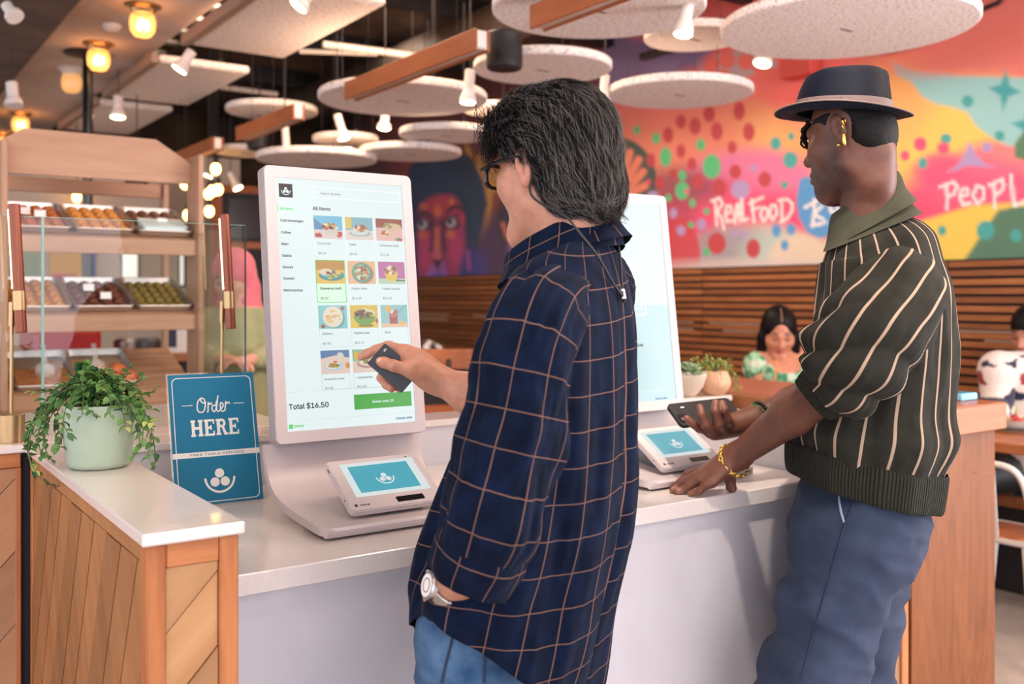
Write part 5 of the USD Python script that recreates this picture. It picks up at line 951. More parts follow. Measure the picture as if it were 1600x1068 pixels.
def surfnet(f, lo, hi, h, band=1.25):
    """naive surface nets on a narrow band; returns vertices and quads"""
    lo = np.asarray(lo, float); n = np.ceil((np.asarray(hi) - lo) / h / 4).astype(int) + 1; H = 4 * h
    ax = [lo[i] + (np.arange(n[i]) * 4 + 1.5) * h for i in range(3)]
    C = np.stack(np.meshgrid(*ax, indexing='ij'), -1).astype(np.float32); dc = f(C.reshape(-1, 3)).reshape(n).astype(np.float32)
    D = dc.repeat(4, 0).repeat(4, 1).repeat(4, 2); act = np.argwhere(np.abs(dc) < H * band)
    o = np.stack(np.meshgrid(*[np.arange(4)] * 3, indexing='ij'), -1).reshape(-1, 3); I = (act[:, None, :] * 4 + o[None]).reshape(-1, 3)
    for s in range(0, len(I), 400000):
        J = I[s:s + 400000]; D[J[:, 0], J[:, 1], J[:, 2]] = f((lo + J * h).astype(np.float32))
    S = D < 0; N = np.array(D.shape) - 1
    cnt = sum(S[a:a + N[0], b:b + N[1], c:c + N[2]].astype(np.int8) for a in (0, 1) for b in (0, 1) for c in (0, 1))
    cells = np.argwhere((cnt > 0) & (cnt < 8)); idx = -np.ones(N, np.int64); idx[tuple(cells.T)] = np.arange(len(cells))
    V = np.zeros((len(cells), 3)); W = np.zeros(len(cells)); cor = [(a, b, c) for a in (0, 1) for b in (0, 1) for c in (0, 1)]
    for a in cor:
        for k in range(3):
            if a[k]: continue
            b = list(a); b[k] = 1; da = D[tuple((cells + a).T)]; db = D[tuple((cells + b).T)]; m = (da < 0) != (db < 0); t = np.where(m, da / np.where(m, da - db, 1), 0)
            q = np.array(a, float)[None].repeat(len(cells), 0); q[:, k] = t; V[m] += q[m]; W[m] += 1
    V = lo + (cells + V / W[:, None]) * h; Q = []
    for k in range(3):
        u, v = (k + 1) % 3, (k + 2) % 3; sl = [slice(1, -1)] * 3; sl[k] = slice(0, -1)
        A_ = S[tuple(sl)]; sl2 = list(sl); sl2[k] = slice(1, None); B = S[tuple(sl2)]; e = np.argwhere(A_ != B)
        if not len(e): continue
        fl = A_[tuple(e.T)]; e = e + np.where(np.arange(3) == k, 0, 1); du, dv = np.eye(3, dtype=int)[u], np.eye(3, dtype=int)[v]
        q = np.stack([idx[tuple((e + s).T)] for s in (-du - dv, -dv, 0 * du, -du)], 1); q[~fl] = q[~fl][:, ::-1]; Q.append(q)
    Q = np.concatenate(Q); return V, Q[(Q >= 0).all(1)]
def skin_mesh(f, lo, hi, h, it=2):
    V, Q = surfnet(f, lo, hi, h); T_ = np.vstack([Q[:, [0, 1, 2]], Q[:, [0, 2, 3]]]); m = trimesh.Trimesh(V, T_, process=False)
    if it:
        v0 = m.vertices.copy(); trimesh.smoothing.filter_taubin(m, iterations=it * 2); v1 = m.vertices - v0; bad = ~(np.linalg.norm(v1, axis=1) < 1.2 * h); v1[bad] = 0; m = trimesh.Trimesh(v0 + v1, T_, process=False)
    return m
def union(ms):
    try:
        A_ = None
        for m in ms:
            b = m3.Manifold(m3.Mesh(np.asarray(m.vertices, np.float32), np.asarray(m.faces, np.uint32)))
            if b.is_empty(): raise ValueError
            A_ = b if A_ is None else A_ + b
        q = A_.to_mesh(); return trimesh.Trimesh(q.vert_properties[:, :3], q.tri_verts, process=False)
    except Exception: return cat(ms)
def hit(f, px, py, d0, d1, n=600):
    ds = np.linspace(d0, d1, n); P = EYE + ray(px, py) * ds[:, None]; v = f(P.astype(np.float32)); k = np.argmax(v < 0); return (P[k] if v[k] < 0 else P[n // 2]) - ray(px, py) * .0016
def basis(f, up_=UP):
    """columns right, forward, up for something that faces f"""
    f = np.asarray(f, float); f /= np.linalg.norm(f); r = np.cross(f, up_); r /= np.linalg.norm(r); return np.stack([r, f, np.cross(r, f)], 1)
# ------------------------------------------------------------------ heads: local x right, y forward, z up
def head_field(earz=-.004, chin=.07, beard=0.0, fem=0.0, es=1.0, cb=(-.012, .096), lf=0.0):
    j = .046 - .006 * fem
    base = [('e', (0, cb[0], .036), (.0755, cb[1], .088)), ('e', (0, .026, -.036), (.0600, .062, .076)), ((-j, .004, -.062), (-.016, chin - .004, -.104), .024, .019), ((j, .004, -.062), (.016, chin - .004, -.104), .024, .019), ((-.012, chin, -.104), (.012, chin, -.104), .019, .019), ((0, -.018, -.05), (0, -.024, -.10), .050 - .008 * fem, .046 - .006 * fem), ((-.036, .056, -.022), (.036, .056, -.022), .030, .030)] + ([((-.014, .070 + lf * .6, -.064), (.014, .070 + lf * .6, -.064), .0125, .0125)] if lf else [])
    brow = [((-.040, .076, .026), (-.010, .086, .022), .010, .010), ((.040, .076, .026), (.010, .086, .022), .010, .010)]
    nose = [((0, .088, .014), (0, .110, -.024), .0075, .0105), ((-.011, .098, -.030), (.011, .098, -.030), .0085, .0085), ((0, .100, -.026), (0, .112, -.027), .011, .009)]
    lips = [((-.019, .079 + lf, -.0605), (0, .0895 + lf, -.057), .0045, .0072), ((.019, .079 + lf, -.0605), (0, .0895 + lf, -.057), .0045, .0072), ((-.016, .078 + lf, -.0665), (0, .0885 + lf, -.0705), .0045, .0085), ((.016, .078 + lf, -.0665), (0, .0885 + lf, -.0705), .0045, .0085)]
    def f(p):
        d = field(base, .035)(p); d = smin(d, field(brow, .01)(p), .016)
        for s in (-1, 1):
            e = ell(p, (s * .032, .100, .004), (.0185, .020, .0125)); d = -smin(-d, e, .012)            # eye sockets
            d = smin(d, ell(p, (s * .032, .0765, .003), (.0145, .0125, .0115)), .004)                     # lids over the eyeball
        d = smin(d, field(nose, .010)(p), .014)
        for s in (-1, 1): d = -smin(-d, ell(p, (s * .0075, .108, -.0365), (.0035, .0055, .004)), .003)
        d = smin(d, field(lips, .004)(p), .008); d = -smin(-d, cone(p, (-.020, .0895 + lf, -.0635), (.020, .0895 + lf, -.0635), .0016, .0016), .003)
        for s in (-1, 1):
            q = p - np.array((s * .079, -.006, earz), np.float32); a = .20; q = np.stack([q[:, 0] * s, q[:, 1] * math.cos(a) - q[:, 2] * math.sin(a), q[:, 1] * math.sin(a) + q[:, 2] * math.cos(a)], 1); q[:, 0] -= np.maximum(-q[:, 1], 0) * .45; q = q / es
            ear = ell(q, (0, 0, 0), (.0075, .0185, .033)); ear = smin(ear, ell(q, (0, .004, -.026), (.006, .010, .011)), .006)
            rim = ell(q, (.009, .0015, .006), (.0065, .0115, .020)); ear = -smin(-ear, rim, .004)
            ear = smin(ear, ell(q, (.001, -.0005, .002), (.004, .006, .0035)), .004); d = smin(d, ear * es, .006)
        return d
    return f
def local(f, o, B, s=1.0):
    o = np.asarray(o, np.float32); B = np.asarray(B, np.float32)
    return lambda p: f(((p - o) @ B) / s) * s
# ------------------------------------------------------------------ hands
def hand_field(chains, palm, kp=.018, kf=.0035, kj=.010):
    """chains: finger polylines [(point, radius), ...]; palm: cones"""
    def f(p):
        d = field(palm, kp)(p); g = None
        for c in chains:
            q = field([(c[i][0], c[i + 1][0], c[i][1], c[i + 1][1]) for i in range(len(c) - 1)], kf)(p); g = q if g is None else smin(g, q, .0015)
        return smin(d, g, kj)
    return f
def hand_bounds(chains, palm, pad=.012):
    P = [np.array(x[0]) for c in chains for x in c] + [np.array(q[i]) for q in palm for i in (0, 1)]; P = np.array(P); return P.min(0) - .03 - pad, P.max(0) + .03 + pad
def relaxed_hand(w, y, z, s=1.0, curl=.5, thumb=1):
    """w wrist, y towards the fingers, z out of the back of the hand; thumb on the +x side when thumb = 1"""
    y = np.asarray(y, float) / np.linalg.norm(y); z = np.asarray(z, float) - y * (np.asarray(z, float) @ y); z /= np.linalg.norm(z); x = np.cross(y, z) * thumb; L = lambda a, b, c: np.asarray(w) + (x * a + y * b + z * c) * s
    palm, ch = [], []
    for k, (mx_, my_, ln, r) in enumerate(((.030, .088, .072, .0088), (.010, .094, .080, .0090), (-.011, .090, .074, .0086), (-.030, .080, .058, .0076))):
        m_ = L(mx_, my_, 0); palm.append((L(mx_ * .55, .0, 0), m_, .019 * s, .0125 * s)); c = [(m_, r * 1.1 * s)]; a = .25 * curl; pos = np.array([mx_, my_, 0.0])
        for seg, sh in enumerate((.46, .30, .24)): a += curl * (.5, .75, .5)[seg]; pos = pos + np.array([mx_ * .05, math.cos(a) * ln * sh, -math.sin(a) * ln * sh]); c.append((L(*pos), r * (1.0, .93, .80)[seg] * s))
        ch.append(c)
    palm.append((L(.012, .01, -.004), L(.034, .045, -.010), .019 * s, .014 * s))
    ch.append([(L(.030, .035, -.010), .0125 * s), (L(.048, .066, -.016), .0105 * s), (L(.052, .092, -.024), .0085 * s)])
    return ch, palm
# ------------------------------------------------------------------ woven and knitted cloth on (u, v) in metres
def cloth_mat(name, base, line, pu, pv, wu, wv, rough=.85, base2=None, sheen=.25, rib=0, off=(0, 0)):
    n = {'uv': ('uvmap', dict(attribute='st')), 'sep': ('separate_xyz', {}), 'tc': ('texture_coordinate', {}), 'nz': ('noise_texture', dict(scale=30, detail=4)), 'rp': ('rgb_ramp', dict(ramp=[(.35, lin(base)), (.7, lin(base2 or base))])), 'mixc': ('mix', dict(color2=lin(line))), 'p': ('principled_bsdf', dict(roughness=rough, sheen_weight=sheen * .3, specular_ior_level=.08)),
         'fz': ('noise_texture', dict(scale=900, detail=2)), 'bp': ('bump', dict(distance=.0006, strength=.6))}
    L = [('uv.UV', 'sep.vector'), ('tc.object', 'nz.vector'), ('nz.fac', 'rp.fac'), ('rp.color', 'mixc.color1'), ('mixc.color', 'p.base_color'), ('tc.object', 'fz.vector'), ('bp.normal', 'p.normal')]
    for c, per, w, o in (('x', pu, wu, off[0]), ('y', pv, wv, off[1])):
        n['m' + c] = ('math', dict(math_type='multiply_add', value2=(1 / per if per else 0), value3=100.0 + o)); n['f' + c] = ('math', dict(math_type='fraction')); n['s' + c] = ('math', dict(math_type='subtract', value2=.5)); n['a' + c] = ('math', dict(math_type='absolute')); n['l' + c] = ('map_range', dict(from_min=(.5 * w / per * 1.25 if per else 0), from_max=(.5 * w / per * .75 if per else -1), clamp=True))
        L += [('sep.' + c, f'm{c}.value1'), (f'm{c}.value', f'f{c}.value1'), (f'f{c}.value', f's{c}.value1'), (f's{c}.value', f'a{c}.value1'), (f'a{c}.value', f'l{c}.value')]
    n['mm'] = ('math', dict(math_type='maximum')); L += [('lx.result', 'mm.value1'), ('ly.result' if pv else 'lx.result', 'mm.value2'), ('mm.value', 'mixc.fac')]
    if rib:
        n['rm'] = ('math', dict(math_type='multiply', value2=2 * math.pi / rib)); n['rs'] = ('math', dict(math_type='sine')); n['bp'][1].update(distance=.0035, strength=.9); L += [('sep.x', 'rm.value1'), ('rm.value', 'rs.value1'), ('rs.value', 'bp.height')]
    else: L += [('fz.fac', 'bp.height')]
    M[name] = usdkit.material(stage, '/World/Looks/' + name, n, L, surface='p.BSDF')
cloth_mat('plaid', (7, 15, 32), (112, 82, 70), .050, .052, .0015, .0015, base2=(12, 25, 50), sheen=.06); cloth_mat('plain_navy', (7, 15, 32), (112, 82, 70), .050, .052, .0015, .0015, base2=(12, 24, 48), sheen=.06)
cloth_mat('knit_stripe', (40, 39, 34), (170, 146, 126), .047, 0, .0052, 0, base2=(48, 47, 41), sheen=.08); cloth_mat('knit_rib', (50, 50, 43), (206, 182, 160), 0, 0, 0, 0, base2=(54, 53, 45), sheen=.08, rib=.0065); cloth_mat('knit_plain', (66, 66, 54), (66, 66, 54), 0, 0, 0, 0, base2=(74, 73, 60), sheen=.1)
def cloth(rows, n, k, disp=None, sup=2.0, start=0.0, u_scale=None, v0=0.0):
    """rows: (centre, axis a, axis b); a closed tube of cloth with (u, v) in metres; disp(theta, v metres) pushes it outwards"""
    R = np.array([np.r_[c, a, b] for c, a, b in rows], float); t = np.r_[0, np.cumsum(np.linalg.norm(np.diff(R[:, :3], axis=0), axis=1))]
    from scipy.interpolate import PchipInterpolator
    q = PchipInterpolator(t, R)(np.linspace(0, t[-1], n)); th = start + np.linspace(0, 2 * np.pi, k + 1); cs, sn = np.cos(th), np.sin(th); e = 2 / sup; cs, sn = np.sign(cs) * np.abs(cs) ** e, np.sign(sn) * np.abs(sn) ** e
    vv = np.r_[0, np.cumsum(np.linalg.norm(np.diff(q[:, :3], axis=0), axis=1))] + v0
    off = q[:, None, 3:6] * cs[None, :, None] + q[:, None, 6:9] * sn[None, :, None]; V = q[:, None, :3] + off
    if disp is not None:
        nrm = off / (np.linalg.norm(off, axis=2, keepdims=True) + 1e-9); V = V + nrm * disp(th[None, :] + 0 * vv[:, None], vv[:, None] + 0 * th[None, :])[..., None]
    us = u_scale or np.mean(np.linalg.norm(q[:, 3:6], axis=1) + np.linalg.norm(q[:, 6:9], axis=1)) / 2
    U = np.stack([np.broadcast_to(th * us, V.shape[:2]), np.broadcast_to(vv[:, None], V.shape[:2])], -1)
    return V.reshape(-1, 3), grid_faces(n, k + 1, False), U.reshape(-1, 2)
def fix_winding(V, f):
    m = trimesh.Trimesh(V, f, process=False); c = V.mean(0); s = np.einsum('ij,ij->i', m.face_normals, m.triangles_center - c).mean(); return f if s > 0 else f[:, ::-1]
def add_cloth(t, name, res, m_, parent=None, label=None):
    V, f, U = res; return t.part(name, (V, fix_winding(V, f)), m_, True, parent=parent, uv=U, label=label)
def ring_axes(tan, r, up_=UP, ratio=1.0):
    tan = np.asarray(tan, float); tan = tan / np.linalg.norm(tan); a = np.cross(tan, up_); a = a if np.linalg.norm(a) > .1 else np.cross(tan, FW); a /= np.linalg.norm(a); return a * r, np.cross(tan, a) * r * ratio
def sleeve_rows(P):
    """P: (point, radius); rings square to the path"""
    pts = np.array([p for p, _ in P]); T_ = np.gradient(pts, axis=0); out = []; a0 = None
    for (p, r), tn in zip(P, T_):
        tn = tn / np.linalg.norm(tn)
        if a0 is None: a0 = np.cross(tn, FW); a0 /= np.linalg.norm(a0)
        a0 = a0 - tn * (a0 @ tn); a0 /= np.linalg.norm(a0); out.append((p, a0 * r, np.cross(tn, a0) * r))
    return out
def curves(path, strands, w0, w1, m_):
    c = UsdGeom.BasisCurves.Define(stage, path); c.CreateTypeAttr('linear'); n = strands.shape[1]
    c.CreatePointsAttr(Vt.Vec3fArray.FromNumpy(strands.reshape(-1, 3).astype(np.float32))); c.CreateCurveVertexCountsAttr(Vt.IntArray.FromNumpy(np.full(len(strands), n, np.int32)))
    c.CreateWidthsAttr(Vt.FloatArray.FromNumpy(np.tile(np.linspace(w0, w1, n), len(strands)).astype(np.float32))); c.SetWidthsInterpolation('vertex')
    UsdShade.MaterialBindingAPI.Apply(c.GetPrim()).Bind(M[m_]); return c
def skin_mat(name, k=1.0, sss=.12):
    n = {'at': ('attribute', dict(attribute='col')), 'tc': ('texture_coordinate', {}), 'nz': ('noise_texture', dict(scale=55, detail=5)), 'mr': ('map_range', dict(from_min=.3, from_max=.7, to_min=.86, to_max=1.1)), 'mu': ('vector_math', dict(math_type='scale')), 'bn': ('noise_texture', dict(scale=420, detail=3)), 'bp': ('bump', dict(distance=.0005, strength=.5)),
         'p': ('principled_bsdf', dict(roughness=.46, subsurface_weight=sss, subsurface_scale=.006, subsurface_radius=(1, .35, .2), specular_ior_level=.4))}
    M[name] = usdkit.material(stage, '/World/Looks/' + name, n, [('at.color', 'mu.vector1'), ('tc.object', 'nz.vector'), ('nz.fac', 'mr.value'), ('mr.result', 'mu.scale'), ('mu.vector', 'p.base_color'), ('tc.object', 'bn.vector'), ('bn.fac', 'bp.height'), ('bp.normal', 'p.normal')], surface='p.BSDF')
skin_mat('skin')
def hair_mat(name, c, rough=.38): mat(name, c, rough, spec=.2)
hair_mat('hair_black', (14, 13, 15)); hair_mat('hair_grey', (112, 106, 103)); hair_mat('hair_jet', (16, 14, 17), .5); hair_mat('hair_short', (24, 20, 20), .7); hair_mat('hair_mid', (16, 14, 16))
def denim(name, c, c2, rough=.8): mat(name, c, rough, noise=(c2, 9, .38, .68), bump=(700, .0006), sheen=.03, spec=.12)
denim('denim', (36, 66, 100), (92, 124, 156)); denim('chino', (50, 60, 80), (62, 72, 94)); mat('seam_light', (150, 164, 184), .8); mat('seam_dark', (34, 46, 70), .8); mat('shoe_white', (214, 210, 206), .5); mat('shoe_dark', (40, 36, 36), .5); mat('eye_white', (214, 206, 200), .2); mat('eye_dark', (28, 18, 14), .15)
def shoe(t, ankle, fdir, m_):
    f = np.asarray(fdir, float); f[2] = 0; f /= np.linalg.norm(f); a = np.array([ankle[0], ankle[1], 0.0]); pr = [(a - f * .05 + [0, 0, .045], a + f * .06 + [0, 0, .05], .042, .042), (a + f * .06 + [0, 0, .042], a + f * .17 + [0, 0, .032], .042, .032), (a + [0, 0, .05], a + [0, 0, .11], .040, .043)]
    lo, hi = bounds(pr, .02); g = field(pr, .03); t.part('shoe', skin_mesh(lambda p: np.maximum(g(p), .004 - p[:, 2]), lo, hi, .007, 1), m_, True)
# ================================================================== person in the navy plaid shirt
def ellipse_rows(levels, d, f_, l_, tilt=None):
    """torso rings from the outline seen at each level: (row, left column, right column, half breadth sideways)"""
    out = []; fr, lr = f_ @ RT, l_ @ RT
    for i, (y, L, R, b) in enumerate(levels):
        c = at((L + R) / 2, y, d); s = (R - L) / 2 * d / F_PX; a = math.sqrt(max(s * s - (b * lr) ** 2, 1e-4)) / abs(fr); tz = tilt[i] if tilt else 0
        fa = f_ * a + UP * (tz * a); out.append((c, fa, l_ * b))
    return out
SK1, SK1D = lin((184, 130, 106)), lin((170, 116, 94))
def person_plaid():
    D = 1.60; f1 = -RT * .927 + FW * .375; l1 = -RT * .375 - FW * .927
    t = Thing('person', 'dark grey haired person in navy plaid shirt holding a black card to the screen', 'person', loc=(at(800, 1000, 1.58)[0], at(800, 1000, 1.58)[1], 0))
    # head
    th = math.radians(44); fd = -RT * math.cos(th) + FW * math.sin(th); fd = fd * math.cos(.10) - UP * math.sin(.10); Bh = basis(fd); ho = at(866, 262, D); hs = .98
    H = local(head_field(), ho, Bh, hs); nb = at(885, 392, 1.60)
    def headf(p): return smin(H(p), cone(p, ho + Bh @ [0, -.04, -.09], nb - [0, 0, .03], .054, .058), .03)
    hm = skin_mesh(headf, ho - [.15, .15, .23], ho + [.15, .15, .15], .0032)
    # right forearm and hand with the card (fingers placed joint by joint)
    W = at(682, 592, 1.86); P = lambda x, y, d: at(x, y, d)
    fore = [(P(800, 655, 1.83), P(735, 615, 1.85), .045, .036), (P(735, 615, 1.85), W, .037, .0255), (P(880, 660, 1.82), P(800, 655, 1.83), .05, .045)]
    palm = [(W, P(650, 566, 1.855), .0245, .026), (P(664, 588, 1.85), P(644, 576, 1.835), .020, .015), (W, P(634, 552, 1.865), .022, .0150), (P(660, 570, 1.875), P(640, 566, 1.885), .018, .015), (P(662, 580, 1.885), P(642, 582, 1.895), .018, .013)]
    ch = [[(P(632, 548, 1.862), .0118), (P(606, 541, 1.872), .0105), (P(588, 546, 1.885), .0095), (P(574, 552, 1.893), .0088), (P(565, 557, 1.897), .0078)],
          [(P(630, 562, 1.885), .0110), (P(604, 574, 1.895), .0098), (P(596, 590, 1.888), .0090), (P(604, 601, 1.872), .0084), (P(611, 606, 1.866), .0076)],
          [(P(638, 575, 1.895), .0105), (P(612, 588, 1.902), .0094), (P(604, 597, 1.895), .0086), (P(612, 607, 1.882), .0076)],
          [(P(644, 584, 1.898), .0095), (P(626, 594, 1.902), .0085), (P(618, 602, 1.896), .0078), (P(624, 608, 1.888), .0070)],
          [(P(662, 588, 1.842), .0155), (P(640, 578, 1.828), .0128), (P(615, 571, 1.822), .0112), (P(600, 566, 1.823), .0106), (P(594, 564, 1.825), .0086)]]
    hf = hand_field(ch, palm, .02, .004, .010); ff = field(fore, .02)
    lo, hi = hand_bounds(ch, palm); lo2, hi2 = bounds(fore, .01); arm = skin_mesh(lambda p: smin(ff(p), hf(p), .014), np.minimum(lo, lo2), np.maximum(hi, hi2), .0026)
    # left forearm down into the pocket
    Wl = at(692, 930, 1.455); fl = [(at(768, 800, 1.40), at(728, 886, 1.42), .046, .036), (at(728, 886, 1.42), Wl, .036, .0265)]
    chl, pl = relaxed_hand(Wl, at(695, 1000, 1.535) - Wl, -FW * .6 - RT * .4, .84, .35, -1); hlf = hand_field(chl, pl); lo, hi = hand_bounds(chl, pl); lo2, hi2 = bounds(fl, .01); fll = field(fl, .02)
    larm = skin_mesh(lambda p: smin(fll(p), hlf(p), .014), np.minimum(lo, lo2), np.maximum(hi, hi2), .0032)
    # trunk, upper arms and legs, all under the clothes
    c0, pv = at(886, 520, D), at(800, 915, 1.58); sh = .165
    SL, SR = at(850, 475, 1.47), at(925, 470, 1.73); EL, ER = at(776, 740, 1.40), at(880, 660, 1.82)
    hipL, hipR = pv + l1 * .072 - UP * .02, pv - l1 * .072 - UP * .02; kL, kR = np.array([*(pv + l1 * .10 + f1 * .10)[:2], .49]), np.array([*(pv - l1 * .10 + f1 * .04)[:2], .49]); aL, aR = np.array([*(pv + l1 * .11 + f1 * .10)[:2], .08]), np.array([*(pv - l1 * .11 + f1 * .00)[:2], .08])
    trunk = [(nb - [0, 0, .02], c0 + UP * .03, .055, .075), ('e', c0 - UP * .02 + f1 * .02, (.115, .065, .17), np.stack([l1, f1, UP], 1)), ('e', pv + UP * .06, (.10, .065, .14), np.stack([l1, f1, UP], 1)), (c0, pv, .07, .08), (SL, EL, .045, .038), (SR, ER, .045, .042), (nb - [0, 0, .08], SL - [0, 0, .03], .045, .04), (nb - [0, 0, .08], SR - [0, 0, .03], .045, .04), (EL, at(768, 800, 1.40), .040, .044), (hipL, kL, .060, .045), (hipR, kR, .060, .045), (kL, aL, .048, .034), (kR, aR, .048, .034)]
    lo, hi = bounds(trunk, .02); tf_ = field(trunk, .05); tr = skin_mesh(lambda p: tf_(p) + .024, lo, hi, .010, 1)
    body = union([tr, hm, arm, larm])
    q = (body.vertices - ho) @ Bh / hs; col = np.tile(SK1, (len(q), 1)); lipm = np.exp(-((q[:, 0] / .02) ** 2 + ((q[:, 1] - .088) / .012) ** 2 + ((q[:, 2] + .064) / .009) ** 2)); near = (np.linalg.norm(q, axis=1) < .25)
    col = col + (lin((176, 100, 92)) - col) * (lipm * near)[:, None]; earm = near * np.exp(-(((np.abs(q[:, 0]) - .08) / .012) ** 2 + ((q[:, 1] + .006) / .02) ** 2 + (q[:, 2] / .03) ** 2)); col = col + (lin((206, 128, 108)) - col) * (.6 * earm)[:, None]
    bp = t.part('body', body, 'skin', True, col=col)
    t.part('fingernail', tf(sphere((0, 0, 0), (.0052, .0065, .0022), 2), frame(P(595, 563.5, 1.8165), RT * .3 + UP, -RT + UP * .2)), 'nail', True, parent=bp)
    for s in (-1, 1): t.part('eyeball', sphere(ho + Bh @ np.array([s * .031, .080, .003]) * hs, .0115 * hs, 2), 'eye_white', True, parent=bp)
    # hair: a shaped base and swept strands
    hb = [('e', (0, -.014, .052), (.084, .094, .083)), ('e', (0, -.044, -.005), (.080, .058, .080)), ('e', (0, -.062, -.058), (.070, .042, .046)), ('e', (0, .050, .084), (.062, .048, .042))]
    hb0 = field(hb, .04)
    def hairf(p):
        d = hb0(p); d = -smin(-d, ell(p, (0, .142, -.050), (.135, .085, .100)), .02)
        for s in (-1, 1): d = -smin(-d, ell(p, (s * .098, .022, -.040), (.042, .050, .052)), .014)
        rr_ = p - np.array([.01, .10, .07], np.float32); az = np.arctan2(p[:, 0] + .012 * np.sin(p[:, 2] * 60), np.abs(p[:, 2] - .02) + .03 - p[:, 1] * .6); n_ = meshkit.fbm(np.stack([az * 9, np.linalg.norm(rr_, axis=1) * 9, p[:, 2] * 8], 1), 3, 2) - .5; return d + n_ * .013
    hlf_ = local(hairf, ho, Bh, hs); hair = skin_mesh(hlf_, ho - [.16, .16, .17], ho + [.16, .16, .18], .004, 1)
    hp = t.part('hair', hair, 'hair_black', True)
    r_ = np.random.default_rng(3); Vl = (hair.vertices - ho) @ Bh / hs; Nl = hair.vertex_normals @ Bh
    def grow(n, L0, L1, seed, lift):
        r_ = np.random.default_rng(seed); i = r_.integers(0, len(Vl), n); p = Vl[i].copy(); nn = Nl[i]; cl = meshkit.noise(p * 55, 4)[:, None]; L = (L0 + (L1 - L0) * r_.uniform(size=(n, 1))) * (.7 + .6 * cl); st = 11; out = [p.copy()]; ph = r_.uniform(0, 6.28, (n, 1)) * .35 + 9 * cl; d0 = None
        for k in range(st - 1):
            s = k / (st - 1); src = np.array([.012, .105, .075]); d = p - src; d = d / np.linalg.norm(d, axis=1, keepdims=True)
            d = d + np.array([0, -.25, -.15]) + np.array([0, .10, -1.1]) * np.clip((-p[:, 1:2] + .0) * 14, 0, 1.3); side = np.cross(nn, d); side /= np.linalg.norm(side, axis=1, keepdims=True) + 1e-9
            d = d + side * np.sin(ph + s * 6.0) * .62 + r_.normal(0, .03, (n, 3)); low = np.clip((-.045 - p[:, 2:3]) * 22, 0, 1); d = d + low * np.array([0, -.7, .45])
            d = d - nn * np.sum(d * nn, 1, keepdims=True) * .85 + nn * lift * (.2 + .8 * s); d /= np.linalg.norm(d, axis=1, keepdims=True); p = p + d * L / (st - 1)
            nn = (p - [0, -.02, .01]) / [.0070, .0100, .0090]; nn = nn / np.linalg.norm(nn, axis=1, keepdims=True); v = hairf(p.astype(np.float32))[:, None]; p = p + nn * np.clip(.0010 + lift * s * .09 - v, -.0022, .004)
            out.append(p.copy())
        S = np.stack(out, 1); keep = ~((S[:, -1, 1] > .062) & (S[:, -1, 2] < .03)); S = S[keep]; return ho + (S * hs) @ Bh.T
    curves(hp + '/strands', -t.loc + grow(15000, .045, .080, 21, .10), .00075, .00025, 'hair_mid'); curves(hp + '/dark_strands', -t.loc + grow(9000, .040, .070, 22, .05), .0008, .0003, 'hair_black'); curves(hp + '/grey_strands', -t.loc + grow(3000, .040, .080, 23, .14), .0006, .0002, 'hair_grey')
    # fringe falling over the temple
    fr = []
    for k in range(260):
        a = ho + Bh @ (np.array([-.045 + .05 * r_.normal() * .5, .070 + .012 * r_.normal(), .098 + .01 * r_.normal()]) * hs); b = ho + Bh @ (np.array([-.064 + .012 * r_.normal(), .084 + .006 * r_.normal(), .055 + .014 * r_.normal()]) * hs); c = ho + Bh @ (np.array([-.078 + .006 * r_.normal(), .068 + .010 * r_.normal(), .020 + .016 * r_.normal()]) * hs); fr.append(spline(np.array([a, b, c]), 11))
    curves(hp + '/fringe_strands', -t.loc + np.array(fr), .0008, .0003, 'hair_black')
    # glasses with their neck cord
    e = lambda x, y, z: ho + Bh @ (np.array([x, y, z]) * hs); g = Thing('eyeglasses', 'black framed eyeglasses with neck cord worn by the navy plaid person', 'eyeglasses', loc=e(0, .1, 0))
    for s in (-1, 1):
        Mf = frame(e(s * .035, .1035, -.001), Bh[:, 0] + Bh[:, 1] * (-s * .10), Bh[:, 2] - Bh[:, 1] * .08); rim = affinity.translate(rrect(.060, .042, .014), -.030, -.021); g.part('rim', prism(rim.difference(affinity.translate(rrect(.050, .032, .012), -.025, -.016)), .005, Mf), 'black_gloss', 40); g.part('lens', prism(affinity.translate(rrect(.050, .032, .012), -.025, -.016), .0012, Mf @ frame((0, 0, .002), (1, 0, 0), (0, 1, 0))), 'acrylic', False)
        g.part('temple', tube([e(s * .066, .104, .010), e(s * .079, .060, .012), e(s * .0815, .004, .012), e(s * .081, -.022, -.004), e(s * .079, -.030, -.020)], [.0032, .0034, .003, .0026, .0022], 8), 'black_gloss')
    g.part('bridge', tube([e(-.008, .106, .006), e(0, .110, .009), e(.008, .106, .006)], .0028, 8), 'black_gloss')
    bd = at(973, 462, 1.535)
    for nm, pts in (('cord', [e(-.079, -.030, -.020), at(846, 318, 1.49), at(884, 338, 1.475), at(905, 363, 1.458), at(925, 388, 1.464), at(952, 432, 1.50), bd]), ('cord', [e(.079, -.030, -.020), at(955, 315, 1.62), at(957, 340, 1.575), at(966, 382, 1.565), at(971, 430, 1.55), bd])): g.part(nm, tube(spline(np.array(pts), 40), .0020, 8), 'black_matte')
    g.part('cord_bead', tube([at(971, 452, 1.542), at(974, 467, 1.540)], .0052, 12), 'steel'); g.part('cord_tail', tube([at(974, 466, 1.540), at(975, 472, 1.542)], [.0045, .002], 8), 'black_matte')
